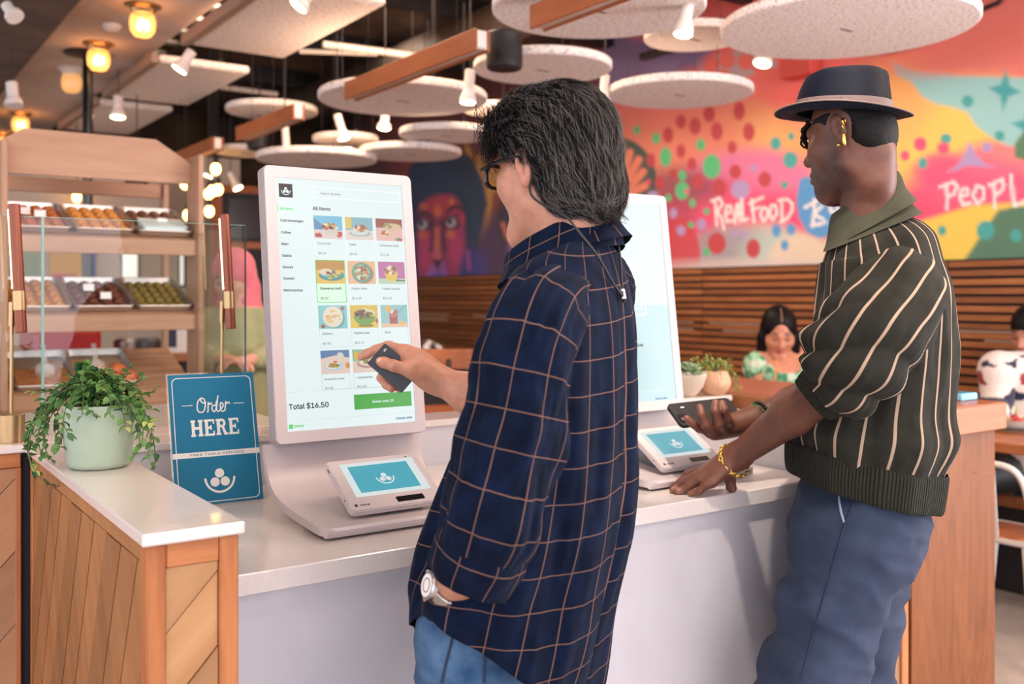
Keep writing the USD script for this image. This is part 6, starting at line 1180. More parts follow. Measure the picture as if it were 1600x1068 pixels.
    # shirt: trunk, collar, both sleeves with turned up cuffs
    lv = [(392, 835, 940, .070), (398, 818, 952, .105), (410, 803, 968, .145), (430, 795, 982, .172), (462, 786, 993, .19), (500, 776, 999, .198), (560, 766, 1001, .20), (640, 744, 1000, .198), (720, 712, 995, .195), (800, 682, 986, .195), (860, 660, 975, .195), (910, 648, 964, .20), (950, 646, 955, .200), (1000, 650, 940, .200)]
    lv = [(370, 842, 936, .060), (382, 838, 942, .068)] + lv; rows = ellipse_rows(lv, D, f1, l1, [-.85, -.65, -.50, -.44, -.34, -.22, -.10, -.04] + [0] * 8)
    def fold(th, v):
        x = np.stack([np.cos(th) * 2.2, np.sin(th) * 2.2, v * 2.0], -1); f_ = (meshkit.fbm(x * 1.6, 3, 5) - .5) * .034
        drape = np.sin(th * 9 + 2.5 * np.sin(v * 5) + 1.2) * .0065 * np.clip((v - .12) * 4, 0, 1); low = np.sin(th * 5 + v * 22) * .005 * np.clip((v - .42) * 5, 0, 1); pleat = -.010 * np.exp(-((np.angle(np.exp(1j * (th - np.pi))) + .03) / .05) ** 2) * np.clip((v - .10) * 8, 0, 1)
        return f_ * np.clip(v * 5, .2, 1) + drape + low + pleat
    V, f, U = cloth(rows, 150, 260, fold, 2.15, start=-np.pi / 2, u_scale=.152)
    # shaped shirt tail: the hem rides up at the pocket and drops at the back and the front flap
    n, k = 150, 261; V = V.reshape(n, k, 3); thg = -np.pi / 2 + np.linspace(0, 2 * np.pi, k); g0 = at(800, 905, D)[2]
    def hem(a):
        x = np.angle(np.exp(1j * a)); key = np.array([-np.pi, -2.2, -1.6, -.8, 0, .5, .8, 1.1, 1.35, 1.57, 1.85, 2.2, 2.6, np.pi]); row = np.array([1085, 1050, 1020, 990, 985, 988, 974, 958, 968, 995, 1025, 1058, 1076, 1085]); rw = np.interp(x, key, row); dd = D - .18 * np.sin(x) + .04 * np.cos(x); return HC - (rw - HY) / F_PX * dd
    hz = hem(thg); zr = V[:, :, 2].mean(1); z0 = zr[0]; s0 = int(np.argmin(np.abs(zr - at(800, 860, D)[2])))
    for j in range(k):
        zb = V[s0:, j, 2].copy(); za = V[s0, j, 2]; sc = (za - hz[j]) / (za - zb[-1]); V[s0:, j, 2] = za + (zb - za) * sc
    U = U.reshape(n, k, 2); U[:, :, 1] = z0 - V[:, :, 2] + .01 * np.sin(thg * 2)
    inner = V[::-1][:60] * 1.0; cen = V.mean(1)[::-1][:60]; inner = cen[:, None] + (inner - cen[:, None]) * .985; Vv = np.concatenate([V, inner]); Uu = np.concatenate([U, U[::-1][:60]])
    shp = t.part('shirt', (Vv.reshape(-1, 3), fix_winding(V.reshape(-1, 3), grid_faces(n + 60, k, False)[:grid_faces(n, k, False).shape[0]]) if False else grid_faces(n + 60, k, False)[:, ::-1]), 'plaid', True, uv=Uu.reshape(-1, 2))
    # collar stand and fold
    cb = [(at(889, 402, 1.60), .074, .070), (at(886, 384, 1.60), .076, .068), (at(880, 362, 1.60), .074, .066), (at(876, 354, 1.60), .076, .068)]
    def crow(c, a, b, tl): return (c, f1 * a - UP * tl * a, l1 * b)
    rows = [crow(at(884, 412, 1.60), .108, .102, .40), crow(at(882, 400, 1.60), .099, .088, .43), crow(at(880, 382, 1.60), .090, .077, .46), crow(at(877, 364, 1.60), .087, .073, .48), crow(at(876, 360, 1.60), .090, .076, .48), crow(at(877, 364, 1.60), .094, .080, .48), crow(at(877, 388, 1.60), .096, .088, .42), crow(at(876, 413, 1.60), .102, .102, .34), crow(at(876, 418, 1.60), .104, .105, .33)]
    add_cloth(t, 'collar', cloth(rows, 50, 120, lambda th, v: (meshkit.noise(np.stack([np.cos(th) * 3, np.sin(th) * 3, v * 8], -1), 3) - .5) * .006, 2.0, start=-np.pi / 2), 'plaid', parent=shp)
    def sfold(sd, amp=1.0):
        def g_(th, v):
            x = np.stack([np.cos(th) * 1.6, np.sin(th) * 1.6, v * 6], -1); return amp * ((meshkit.fbm(x * 1.5, 3, sd) - .5) * .030 + np.sin(v * 40 + 3.0 * np.sin(th + sd)) * .0075 * np.clip((v - .24) * 6, 0, 1) * (1 + np.cos(th - .6)) * .5 - .006 * np.abs(np.sin(v * 21 + 1.6 * np.cos(th))) * np.clip(1.3 - v * 5, 0, 1))
        return g_
    sl = [(at(896, 468, 1.53), .048), (at(870, 472, 1.485), .062), (at(849, 488, 1.45), .070), (at(833, 525, 1.425), .072), (at(818, 580, 1.405), .069), (at(806, 650, 1.40), .071), (at(789, 720, 1.39), .074), (at(771, 790, 1.39), .074), (at(758, 838, 1.40), .070), (at(748, 868, 1.405), .058)]
    add_cloth(t, 'left_sleeve', cloth(sleeve_rows(sl), 130, 150, sfold(6), 2.0, u_scale=.066, v0=.03), 'plaid', parent=shp)
    cr = [(at(757, 842, 1.40), .058), (at(758, 838, 1.40), .066), (at(752, 856, 1.40), .069), (at(743, 878, 1.405), .067), (at(733, 902, 1.41), .063), (at(731, 907, 1.41), .059), (at(734, 900, 1.41), .054), (at(742, 880, 1.41), .052)]
    add_cloth(t, 'left_cuff', cloth(sleeve_rows(cr), 40, 110, lambda th, v: (meshkit.fbm(np.stack([np.cos(th) * 2, np.sin(th) * 2, v * 14], -1), 3, 8) - .5) * .014, 2.0, u_scale=.064), 'plain_navy', parent=shp)
    sr = [(at(925, 425, 1.68), .05), (at(934, 445, 1.75), .066), (at(930, 490, 1.79), .068), (at(915, 560, 1.81), .066), (at(890, 630, 1.82), .064), (at(862, 662, 1.825), .060), (at(845, 664, 1.828), .056)]
    add_cloth(t, 'right_sleeve', cloth(sleeve_rows(sr), 70, 90, sfold(9), 2.0, u_scale=.062), 'plaid', parent=shp)
    # jeans
    fL, fR = aL + [0, 0, .02], aR + [0, 0, .02]
    jn = [('e', pv + UP * .03 + f1 * .01, (.140, .112, .13), np.stack([l1, f1, UP], 1)), (hipL + f1 * .012, kL, .080, .074), (hipR + f1 * .012, kR, .080, .074), (at(692, 972, 1.490), at(696, 1022, 1.512), .037, .037), (kL, fL, .072, .062), (kR, fR, .072, .062)]
    j0 = field(jn, .035)
    def jf(p): return np.maximum(j0(p) + (meshkit.fbm(p * np.array([9, 9, 14.0]), 3, 6) - .5) * .022 + np.abs(meshkit.fbm(p * np.array([11, 11, 17.0]) + 3, 2, 26) - .5) * .030 - .005, p[:, 2] - (pv[2] + .12))
    lo, hi = bounds(jn, .02); jp = t.part('jeans', skin_mesh(jf, lo, hi, .0075, 1), 'denim', True)
    def seam(pts, r, m_, nm='seam', d0=1.3, d1=1.75, parent=jp): return t.part(nm, tube([hit(jf, x, y, d0, d1) for x, y in np.array([np.interp(np.linspace(0, len(pts) - 1, len(pts) * 5), np.arange(len(pts)), c) for c in np.array(pts, float).T]).T], r * 1.2, 6), m_, parent=parent)
    seam([(666, 952), (676, 961), (692, 964), (708, 961), (714, 955)], .0026, 'denim_rim', 'pocket_edge'); seam([(713, 968), (706, 1000), (697, 1035), (690, 1066)], .0018, 'seam_dark'); seam([(758, 1020), (757, 1042), (757, 1066)], .0016, 'seam_dark')
    shoe(t, aL, f1, 'shoe_dark'); shoe(t, aR, f1, 'shoe_dark')
    # watch
    ax = Wl - at(728, 886, 1.42); ax /= np.linalg.norm(ax); wc = at(701, 918, 1.444); out = -RT * .86 - FW * .35 + UP * .1; out = out - ax * (out @ ax); out /= np.linalg.norm(out); sd = np.cross(ax, out)
    w = Thing('wrist_watch', 'steel wrist watch on the wrist going into the jeans pocket', 'watch', loc=wc)
    w.part('case', tf(lathe([(0, 0), (.019, 0), (.0205, .002), (.0205, .009), (.018, .011), (0, .011)], 36), frame(wc + out * .0255, sd, ax)), 'steel'); w.part('dial', tf(lathe([(0, .0112), (.0165, .0112), (.0165, .0116), (0, .0116)], 32), frame(wc + out * .0255, sd, ax)), 'card_white'); w.part('inner_ring', tf(lathe([(.009, .0118), (.0105, .0118), (.0105, .0121), (.009, .0121)], 28), frame(wc + out * .0255, sd, ax)), 'kiosk_grey'); w.part('crown', cyl(wc + out * .031 + sd * .020, wc + out * .031 + sd * .025, .003, 10), 'steel')
    for k in range(16):
        a = .75 + k * (2 * np.pi - 1.5) / 15; q = out * math.cos(a) + sd * math.sin(a); tq = -out * math.sin(a) + sd * math.cos(a); L_ = bx((-.0062, -.0085, -.0016), (.0062, .0085, .0016), .001); w.part('link', tf(L_, frame(wc + q * .0315, tq, ax)), 'steel')
    # the card
    A_, B_, C_ = P(607.4, 541.8, 1.848), P(573.7, 567.6, 1.842), P(614, 602, 1.842); xx = B_ - A_; yy = C_ - B_; yy = yy / np.linalg.norm(yy); Mc = frame(B_, yy, -xx); Lc, Wc = .0856, np.linalg.norm(xx)
    c = Thing('payment_card', 'black payment card held between thumb and fingers before the ordering screen', 'card', loc=B_); c.part('card', prism(rrect(Lc, Wc, .003), .0009, Mc), 'black_card', False)
    zs_ = 1 if (Mc[:3, 2] @ FW) < 0 else -1
    mk = unary_union([Point(0, 0).buffer(.0035 + .0016 * i, 12).difference(Point(0, 0).buffer(.0028 + .0016 * i, 12)).intersection(Polygon([(0, 0), (.02, .014), (.02, -.014)])) for i in range(3)]); c.part('wave_mark', prism(affinity.translate(mk, .004, Wc - .010), .0003, Mc @ frame((0, 0, .001 if zs_ > 0 else -.0004), (1, 0, 0), (0, 1, 0))), 'card_white', False)
    return t
man1 = person_plaid()
# ================================================================== person in the striped knit polo and hat
def person_polo():
    D = 2.15; f2 = -RT * .985 + FW * .17; l2 = -RT * .17 - FW * .985
    pv = at(1345, 800, 2.15); t = Thing('person', 'person in dark hat and olive cream striped knit polo, blue trousers, holding a phone', 'person', loc=(pv[0], pv[1], 0))
    DH, hs = 2.10, 1.0; a = math.radians(45); pt = math.radians(9)
    fd = -RT * math.cos(a) + FW * math.sin(a); fd = fd * math.cos(pt) - UP * math.sin(pt); Bh = basis(fd); ho = at(1335, 215, DH); nb = at(1350, 345, 2.13)
    Hh = local(head_field(earz=.010, chin=.071, lf=.016, es=.92, cb=(.001, .084)), ho, Bh, hs)
    def headf(p): return smin(smin(Hh(p), cone(p, ho + Bh @ [0, -.034, -.05], nb - [0, 0, .06], .046, .057), .014), cone(p, ho + Bh @ [0, -.036, -.03], nb - RT * .004 - [0, 0, .03], .036, .042), .02)
    hm = skin_mesh(headf, ho - [.17, .17, .27], ho + [.17, .17, .15], .003)
    P = at
    # left arm, hand spread on the counter
    El, Wl = P(1318, 592, 1.985), P(1153, 712, 2.20)
    fore = [(El, P(1240, 645, 2.07), .047, .044), (P(1240, 645, 2.07), Wl, .044, .0275)]
    zc = lambda x, y, r: onz(x, y, ZC) + [0, 0, r]
    palm = [(Wl, P(1098, 736, 2.240), .0255, .0135), (Wl, P(1092, 744, 2.218), .025, .0130), (Wl, P(1096, 750, 2.200), .024, .0125), (Wl, P(1112, 753, 2.180), .024, .0120), (Wl, P(1138, 738, 2.235), .024, .017)]
    ch = [[(P(1096, 735, 2.240), .0112), (P(1074, 741, 2.256), .0098), (P(1063, 753, 2.26), .0088), (zc(1054, 764.5, .0078), .0075)],
          [(P(1090, 743, 2.218), .0112), (P(1067, 752, 2.232), .0100), (P(1058, 762, 2.236), .0090), (zc(1051, 770.5, .0078), .0077)],
          [(P(1094, 750, 2.20), .0108), (P(1076, 759, 2.212), .0098), (P(1066, 766, 2.216), .0090), (zc(1058, 772.5, .0078), .0076)],
          [(P(1112, 753, 2.180), .0104), (P(1104, 757, 2.178), .0094), (P(1092, 767, 2.182), .0084), (zc(1079, 775.5, .0072), .0072)],
          [(P(1141, 734, 2.235), .0165), (P(1141, 748, 2.245), .0130), (P(1142, 760, 2.245), .0112), (zc(1145, 769, .0098), .0094)]]
    hf = hand_field(ch, palm, .014, .004, .007); ff = field(fore, .02); lo, hi = hand_bounds(ch, palm); lo2, hi2 = bounds(fore, .01)
    larm = skin_mesh(lambda p: smin(ff(p), hf(p), .014), np.minimum(lo, lo2), np.maximum(hi, hi2), .0028)
    # right arm, hand under the phone with the fingers over its near edge
    Wr = P(1176, 656, 2.325); fr = [(P(1300, 600, 2.40), P(1240, 630, 2.37), .042, .040), (P(1240, 630, 2.37), Wr, .040, .027)]
    palr = [(Wr, P(1132, 664, 2.305), .027, .018), (Wr, P(1124, 672, 2.285), .026, .017), (Wr, P(1116, 676, 2.27), .024, .016), (Wr, P(1110, 672, 2.29), .022, .014)]
    chr_ = [[(P(1140, 664, 2.285), .0125), (P(1136, 655, 2.245), .0112), (P(1131, 640, 2.235), .0102), (P(1128, 630, 2.245), .0086)],
            [(P(1132, 672, 2.275), .0125), (P(1122, 662, 2.235), .0114), (P(1117, 642, 2.228), .0104), (P(1118, 629, 2.238), .0088)],
            [(P(1118, 677, 2.265), .0122), (P(1102, 664, 2.232), .0108), (P(1096, 648, 2.228), .0098), (P(1093.5, 636, 2.236), .0084)],
            [(P(1108, 674, 2.28), .0108), (P(1092, 669, 2.255), .0094), (P(1082, 662, 2.238), .0086), (P(1073, 653, 2.232), .0076)],
            [(P(1150, 655, 2.345), .0150), (P(1128, 640, 2.365), .0120), (P(1105, 636, 2.365), .0102), (P(1092, 640, 2.350), .0086)]]
    hr = hand_field(chr_, palr, .018, .004, .010); fr_ = field(fr, .02); lo, hi = hand_bounds(chr_, palr); lo2, hi2 = bounds(fr, .01)
    rarm = skin_mesh(lambda p: smin(fr_(p), hr(p), .014), np.minimum(lo, lo2), np.maximum(hi, hi2), .0028)
    c0 = P(1378, 520, D); SL, SR = P(1395, 425, 2.0), P(1385, 425, 2.32)
    hipL, hipR = pv + l2 * .09, pv - l2 * .09; kL, kR = P(1258, 1085, 2.06), P(1328, 1085, 2.27); aL, aR = np.array([*P(1270, 1100, 2.08)[:2], .085]), np.array([*P(1415, 1100, 2.28)[:2], .085])
    trunk = [(nb - [0, 0, .05], c0, .055, .085), ('e', c0, (.14, .09, .20), np.stack([l2, f2, UP], 1)), (c0, pv, .085, .09), ('e', pv + UP * .03, (.135, .095, .12), np.stack([l2, f2, UP], 1)), (nb - [0, 0, .09], SL - [0, 0, .02], .05, .05), (nb - [0, 0, .09], SR - [0, 0, .02], .05, .05), (SL, El, .048, .044), (SR, P(1300, 600, 2.40), .048, .042), (hipL, kL, .075, .05), (hipR, kR, .075, .05), (kL, aL, .048, .035), (kR, aR, .048, .035)]
    lo, hi = bounds(trunk, .02); tf_ = field(trunk, .05); tr = skin_mesh(lambda p: tf_(p) + .024, lo, hi, .010, 1); body = union([tr, hm, larm, rarm])
    q = (body.vertices - ho) @ Bh / hs; base = lin((104, 65, 51)); col = np.tile(base, (len(q), 1)); near = np.linalg.norm(q, axis=1) < .26
    nz = meshkit.fbm(q * 90, 3, 4)
    beard = np.clip(1.25 * np.exp(-(((q[:, 2] + .088) / .036) ** 2)) * (q[:, 1] > -.02) * np.clip((q[:, 1] + .02) / .05, 0, 1) + 1.1 * np.exp(-(((np.abs(q[:, 0]) - .058) / .022) ** 2 + ((q[:, 1] - .022) / .024) ** 2)) * np.clip((.02 - q[:, 2]) / .03, 0, 1) * (q[:, 2] > -.12) + np.exp(-(((q[:, 2] + .046) / .007) ** 2 + (q[:, 0] / .026) ** 2)) * (q[:, 1] > .06), 0, 1) * near * (.45 + .8 * nz)
    col = col + (lin((44, 32, 30)) - col) * (np.clip(beard, 0, 1) * .8)[:, None]
    lip = np.exp(-((q[:, 0] / .02) ** 2 + ((q[:, 1] - .104) / .012) ** 2 + ((q[:, 2] + .064) / .010) ** 2)) * near; col = col + (lin((134, 78, 72)) - col) * (.85 * lip)[:, None]
    br = np.exp(-(((q[:, 2] - .032 + .003 * (np.abs(q[:, 0]) / .03)) / .005) ** 2 + ((np.abs(q[:, 0]) - .030) / .017) ** 2)) * (q[:, 1] > .05) * near; col = col + (lin((30, 22, 22)) - col) * (.9 * br)[:, None]
    w_ = body.vertices; 
    for c in ch[:4] + chr_[:4] + [ch[4]]: tip = np.array(c[-1][0]); col = col + (lin((150, 104, 88)) - col) * (.5 * np.exp(-(np.linalg.norm(w_ - tip, axis=1) / .013) ** 2))[:, None]
    bp = t.part('body', body, 'skin', True, col=col)
    for s in (-1, 1): t.part('eyeball', sphere(ho + Bh @ np.array([s * .031, .0775, .003]) * hs, .0114 * hs, 2), 'eye_white', True, parent=bp); t.part('iris', sphere(ho + Bh @ np.array([s * .031, .0850, -.0005]) * hs, .0052 * hs, 2), 'eye_dark', True, parent=bp)
    # short hair under the hat and a few twists at the forehead
    hb = field([('e', (0, .0, .036), (.0775, .0860, .090)), ('e', (0, -.044, -.004), (.064, .043, .056))], .02)
    def hairf(p):
        d = hb(p); d = np.maximum(d, -(p[:, 2] + .042 - .55 * np.clip(p[:, 1] + .01, 0, .1) - .15 * np.clip(-p[:, 1] - .06, 0, 1))); d = np.maximum(np.maximum(d, p[:, 1] - .064), p[:, 2] - .050)
        for s in (-1, 1): d = -smin(-d, ell(p, (s * .086, -.004, .006), (.026, .030, .042)), .012); d = -smin(-d, ell(p, (s * .075, .060, -.01), (.05, .040, .045)), .012)
        return d + (meshkit.noise(p * 330, 5) - .5) * .0028
    t.part('hair', skin_mesh(local(hairf, ho, Bh, hs), ho - [.14, .14, .12], ho + [.14, .14, .15], .0034, 0), 'hair_short', True)
    r_ = np.random.default_rng(8)
    for k in range(9):
        b_ = ho + Bh @ (np.array([-.045 + .011 * k, .088 - .0008 * (k - 4) ** 2, .052]) * hs); ln = .032 + .02 * r_.uniform(); u = np.linspace(0, 1, 12); q_ = b_ + Bh[:, 1] * (.016 * np.sin(u * 2.2))[:, None] - UP * (u * ln)[:, None] + Bh[:, 0] * (.003 * np.sin(u * 14 + k))[:, None] + Bh[:, 1] * (.0025 * np.cos(u * 14 + k))[:, None]
        t.part('hair_twist', tube(q_, np.linspace(.0048, .0022, 12), 7), 'hair_short', True)
    # hat
    hc = at(1316, 181, DH); fh = -RT * math.cos(.62) + FW * math.sin(.62); fh = fh * math.cos(.075) + UP * math.sin(.075); Bt = basis(fh); h = Thing('straw_hat', 'dark navy woven trilby hat with a taupe ribbon band worn by the striped polo person', 'hat', loc=hc); TT_ = lambda p: hc + np.asarray(p) @ Bt.T
    def er(ax_, by, z, curl=0, n=96):
        th = np.arange(n) / n * 2 * np.pi; return TT_(np.stack([by * np.cos(th), ax_ * np.sin(th), z + curl * np.cos(th) ** 2 * 1.0 + 0 * th], 1))
    br_ = [er(.097, .080, .004), er(.112, .094, -.001, .001), er(.128, .110, -.003, .005), er(.141, .122, -.001, .012), er(.1425, .1235, .001, .0125), er(.141, .122, .003, .012), er(.127, .109, .001, .005), er(.111, .093, .003, .001), er(.097, .080, .008)]
    h.part('brim', loft(br_), 'straw', 40); h.part('brim_trim', tube(np.vstack([er(.1425, .1235, .001, .0125), er(.1425, .1235, .001, .0125)[:1]]), .0018, 6, False), 'ribbon', True)
    def cr(ax_, by, z, pinch=0.0, dent=0.0, n=96):
        th = np.arange(n) / n * 2 * np.pi; x, y = by * np.cos(th), ax_ * np.sin(th); fr_w = np.clip(y / ax_, 0, 1) ** 2; x = x * (1 - pinch * fr_w); zz = z - dent * np.exp(-(x / (by * .35)) ** 2) - .010 * fr_w * (z > .07) + .004 * np.clip(-y / ax_, 0, 1) * (z > .07); return TT_(np.stack([x, y, zz], 1))
    h.part('crown', loft([cr(.100, .082, .002), cr(.099, .081, .030, .02), cr(.094, .077, .055, .08), cr(.089, .073, .078, .16), cr(.085, .069, .088, .2), cr(.076, .060, .094, .24, .002), cr(.060, .042, .092, .25, .010), cr(.035, .020, .086, .2, .012), cr(.01, .005, .082, 0, .01)], False, True), 'straw', True)
    h.part('ribbon_band', loft([cr(.1015, .0835, .003), cr(.1025, .0845, .006), cr(.1008, .0828, .030, .02), cr(.0995, .0815, .0305, .02)]), 'ribbon', 30)
    bw = TT_((-.0845, .012, .018)); h.part('bow', loft([TT_(np.array([(-.083 - dx, .012 + y, .018 + z) for dx, y, z in ((.002, -.004 + s, -.005), (.007, 0 + s, -.006), (.007, 0 + s, .006), (.002, -.004 + s, .005))])) for s in (-.004, .004, .010)], True, True), 'ribbon', 30)
    for s in (-1, 1): h.part('bow_loop', loft([TT_(np.array([(-.0825 + .001 * s, .012 + s * .006, .013), (-.089, .012 + s * .006, .013), (-.089, .012 + s * .006, .023), (-.0825, .012 + s * .006, .023)])), TT_(np.array([(-.0805, .012 + s * .034, .009), (-.0865, .012 + s * .034, .009), (-.0865, .012 + s * .034, .027), (-.0805, .012 + s * .034, .027)]))], True, True), 'ribbon', 30)
    # gold ear jewellery
    ep = lambda y, z, x=-.0865: ho + Bh @ (np.array([x, y, z]) * hs)
    g = Thing('gold_earrings', 'gold cuff, stud and drop earrings on the ear below the hat', 'earrings', loc=ep(-.02, 0)); g.part('ear_cuff', tf(trimesh.creation.torus(.0062, .0022, 20, 10), frame(ep(-.022, .018), Bh[:, 2], Bh[:, 0])), 'gold', True); g.part('ear_cuff', tf(trimesh.creation.torus(.0052, .0016, 20, 10), frame(ep(-.020, .008), Bh[:, 2], Bh[:, 0])), 'gold', True)
    g.part('green_stone', sphere(ep(-.021, .003, -.089), .0026, 2), 'leaf_green', True); g.part('drop', tube([ep(-.019, -.004, -.089), ep(-.018, -.012, -.0895), ep(-.018, -.027, -.0895), ep(-.018, -.032, -.089)], [.002, .0046, .0040, .0015], 10), 'gold', True); g.part('stud', sphere(ep(-.002, -.026, -.0855), .0034, 2), 'gold', True)
    # bracelets
    def bracelet(name, label, cat_, c, ax_, r, links, m_, lr=.0022, flat=1.0):
        ax_ = ax_ / np.linalg.norm(ax_); u = np.cross(ax_, UP); u /= np.linalg.norm(u); v = np.cross(ax_, u); b = Thing(name, label, cat_, loc=c)
        for k in range(links):
            th = 2 * math.pi * k / links; o = c + r * (u * math.cos(th) + v * math.sin(th)); tn = -u * math.sin(th) + v * math.cos(th); rad = u * math.cos(th) + v * math.sin(th)
            if lr > 0: b.part('link', tf(trimesh.creation.torus(.0052, .0017, 14, 8), frame(o, tn, ax_ * .8 + rad * (.5 if k % 2 else -.3)) @ np.diag([1.15, .8, 1, 1])), m_, True)
            else: b.part('bead', sphere(o, -lr, 1), m_, True)
    axl = Wl - P(1240, 645, 2.07); bracelet('gold_bracelet', 'gold curb chain bracelet on the wrist leaning on the counter', 'bracelet', P(1147, 719, 2.203), axl, .0385, 28, 'gold')
    axr = Wr - P(1240, 630, 2.37); bracelet('beaded_bracelet', 'dark beaded bracelet on the wrist of the phone hand', 'bracelet', P(1190, 650, 2.335), axr, .0345, 24, 'black_matte', -.0046); bracelet('beaded_bracelet', 'green beaded bracelet beside the dark one, nearer the phone', 'bracelet', P(1184, 653, 2.33), axr, .033, 28, 'leaf_green', -.0036)
    # phone
    tl, tr_, bl_ = P(1057.5, 642, 2.255), P(1154, 631, 2.335), P(1065, 667, 2.252); x = tr_ - tl; Wp, Hp = np.linalg.norm(x), .073; x /= Wp; y = tl - bl_ + FW * .045; Mp = frame(bl_, x, y); p_ = Thing('phone', 'black smartphone held flat over the right payment tablet', 'phone', loc=bl_)
    p_.part('case', prism(rrect(Wp, Hp, .010), .009, Mp @ frame((0, 0, -.0045), (1, 0, 0), (0, 1, 0))), 'black_matte', 30); p_.part('screen', prism(rrect(Wp - .006, Hp - .006, .008), .0004, Mp @ frame((.003, .003, -.005), (1, 0, 0), (0, 1, 0))), 'black_gloss', False)
    p_.part('camera_bump', prism(rrect(.022, .026, .006), .0016, Mp @ frame((.005, .010, .0046), (1, 0, 0), (0, 1, 0))), 'black_gloss', 30); p_.part('lens', prism(Point(0, 0).buffer(.005), .0006, Mp @ frame((.013, .018, .0063), (1, 0, 0), (0, 1, 0))), 'kiosk_grey', False); p_.part('flash', prism(rrect(.010, .004, .001), .0004, Mp @ frame((.030, .055, .0046), (1, 0, 0), (0, 1, 0))), 'card_white', False)
    # knit polo
    lv = [(348, 1318, 1408, .072), (356, 1308, 1422, .100), (368, 1298, 1438, .135), (386, 1291, 1452, .168), (412, 1286, 1464, .192), (455, 1281, 1475, .205), (520, 1273, 1478, .205), (590, 1259, 1477, .20), (650, 1247, 1472, .195), (690, 1240, 1468, .195), (716, 1238, 1463, .19), (728, 1242, 1458, .182)]
    tilt = [.10, .10, .08, .05, .0, 0, 0, 0, -.05, -.10, -.16, -.18]
    rows = ellipse_rows(lv, D, f2, l2, [-x_ for x_ in tilt]); rows = [(c, a_, b) for c, a_, b in rows]
    rows = ellipse_rows(lv, D, f2, l2, [(.25 if i < 4 else 0) * -1 + (.0 if i < 8 else (.06, .12, .18, .20)[i - 8]) for i in range(len(lv))])
    def fold(th, v):
        x_ = np.stack([np.cos(th) * 2, np.sin(th) * 2, v * 2.4], -1); return (meshkit.fbm(x_ * 1.5, 3, 15) - .5) * .034 * np.clip(v * 6, .1, 1) + np.sin(th * 7 + 2 * np.sin(v * 6)) * .006 * np.clip((v - .2) * 4, 0, 1) + .016 * np.exp(-((v - .455) / .035) ** 2) - .006 * np.clip((v - .49) * 30, 0, 1)
    sp = add_cloth(t, 'polo', cloth(rows, 130, 240, fold, 2.2, start=-np.pi / 2, u_scale=.160), 'knit_stripe')
    w2 = ellipse_rows([(708, 1243, 1460, .184), (714, 1240, 1462, .187), (756, 1240, 1456, .184), (764, 1243, 1453, .180), (755, 1248, 1448, .174)], D, f2, l2, [.20, .20, .22, .23, .23])
    add_cloth(t, 'ribbed_hem', cloth(w2, 30, 240, lambda th, v: fold(th, v * 0 + .44) * .6, 2.2, start=-np.pi / 2, u_scale=.160), 'knit_rib', parent=sp)
    def crow(y, x_, a_, b, tl): return (at(x_, y, 2.13), f2 * a_ - UP * tl * a_, l2 * b)
    add_cloth(t, 'collar', cloth([crow(364, 1362, .102, .108, .40), crow(350, 1358, .086, .084, .50), crow(328, 1353, .070, .064, .62), crow(305, 1350, .064, .058, .68), crow(301, 1350, .067, .061, .68), crow(307, 1351, .072, .066, .68), crow(332, 1354, .081, .075, .64), crow(350, 1359, .094, .093, .56), crow(353, 1359, .096, .095, .56)], 50, 120, lambda th, v: (meshkit.noise(np.stack([np.cos(th) * 2, np.sin(th) * 2, v * 6], -1), 3) - .5) * .006, 2.0, start=-np.pi / 2), 'knit_plain', parent=sp)
    def sf(sd, a1=.03):
        def g_(th, v): x_ = np.stack([np.cos(th) * 1.6, np.sin(th) * 1.6, v * 5], -1); return (meshkit.fbm(x_ * 1.4, 3, sd) - .5) * a1 + (np.abs(np.sin(v * 44 + 2.2 * np.sin(th + .4))) - .4) * .020 * np.clip((v - .17) * 9, 0, 1)
        return g_
    sl = [(at(1410, 436, 2.06), .058), (at(1408, 444, 2.02), .080), (at(1399, 462, 1.975), .092), (at(1381, 488, 1.95), .097), (at(1356, 520, 1.93), .100), (at(1332, 562, 1.935), .098), (at(1314, 588, 1.95), .088), (at(1301, 602, 1.96), .072), (at(1296, 606, 1.965), .060)]
    add_cloth(t, 'left_sleeve', cloth(sleeve_rows(sl), 90, 150, sf(21), 2.0, u_scale=.090, start=.3), 'knit_stripe', parent=sp)
    cf = [(at(1306, 598, 1.96), .058), (at(1303, 600, 1.962), .064), (at(1288, 611, 1.975), .060), (at(1275, 620, 1.985), .055), (at(1272, 622, 1.987), .052), (at(1276, 619, 1.985), .048), (at(1290, 609, 1.975), .046)]
    add_cloth(t, 'left_cuff', cloth(sleeve_rows(cf), 26, 150, None, 2.0, u_scale=.06), 'knit_rib', parent=sp)
    sr = [(at(1392, 420, 2.26), .06), (at(1385, 440, 2.33), .085), (at(1365, 500, 2.38), .090), (at(1335, 560, 2.40), .085), (at(1310, 590, 2.40), .060), (at(1300, 597, 2.40), .050)]
    add_cloth(t, 'right_sleeve', cloth(sleeve_rows(sr), 50, 90, sf(23), 2.0, u_scale=.085), 'knit_stripe', parent=sp)
    # trousers
    jn = [('e', P(1347, 790, 2.15), (.165, .132, .125), np.stack([l2, f2, UP], 1)), ('e', P(1356, 832, 2.14), (.150, .098, .105), np.stack([l2, f2, UP], 1)), (P(1326, 850, 2.07), P(1262, 1078, 2.06), .112, .096), (P(1340, 860, 2.22), P(1328, 1090, 2.27), .108, .090), (P(1262, 1078, 2.06), aL + [0, 0, .02], .096, .082), (P(1328, 1090, 2.27), aR + [0, 0, .02], .092, .080)]
    j0 = field(jn, .06)
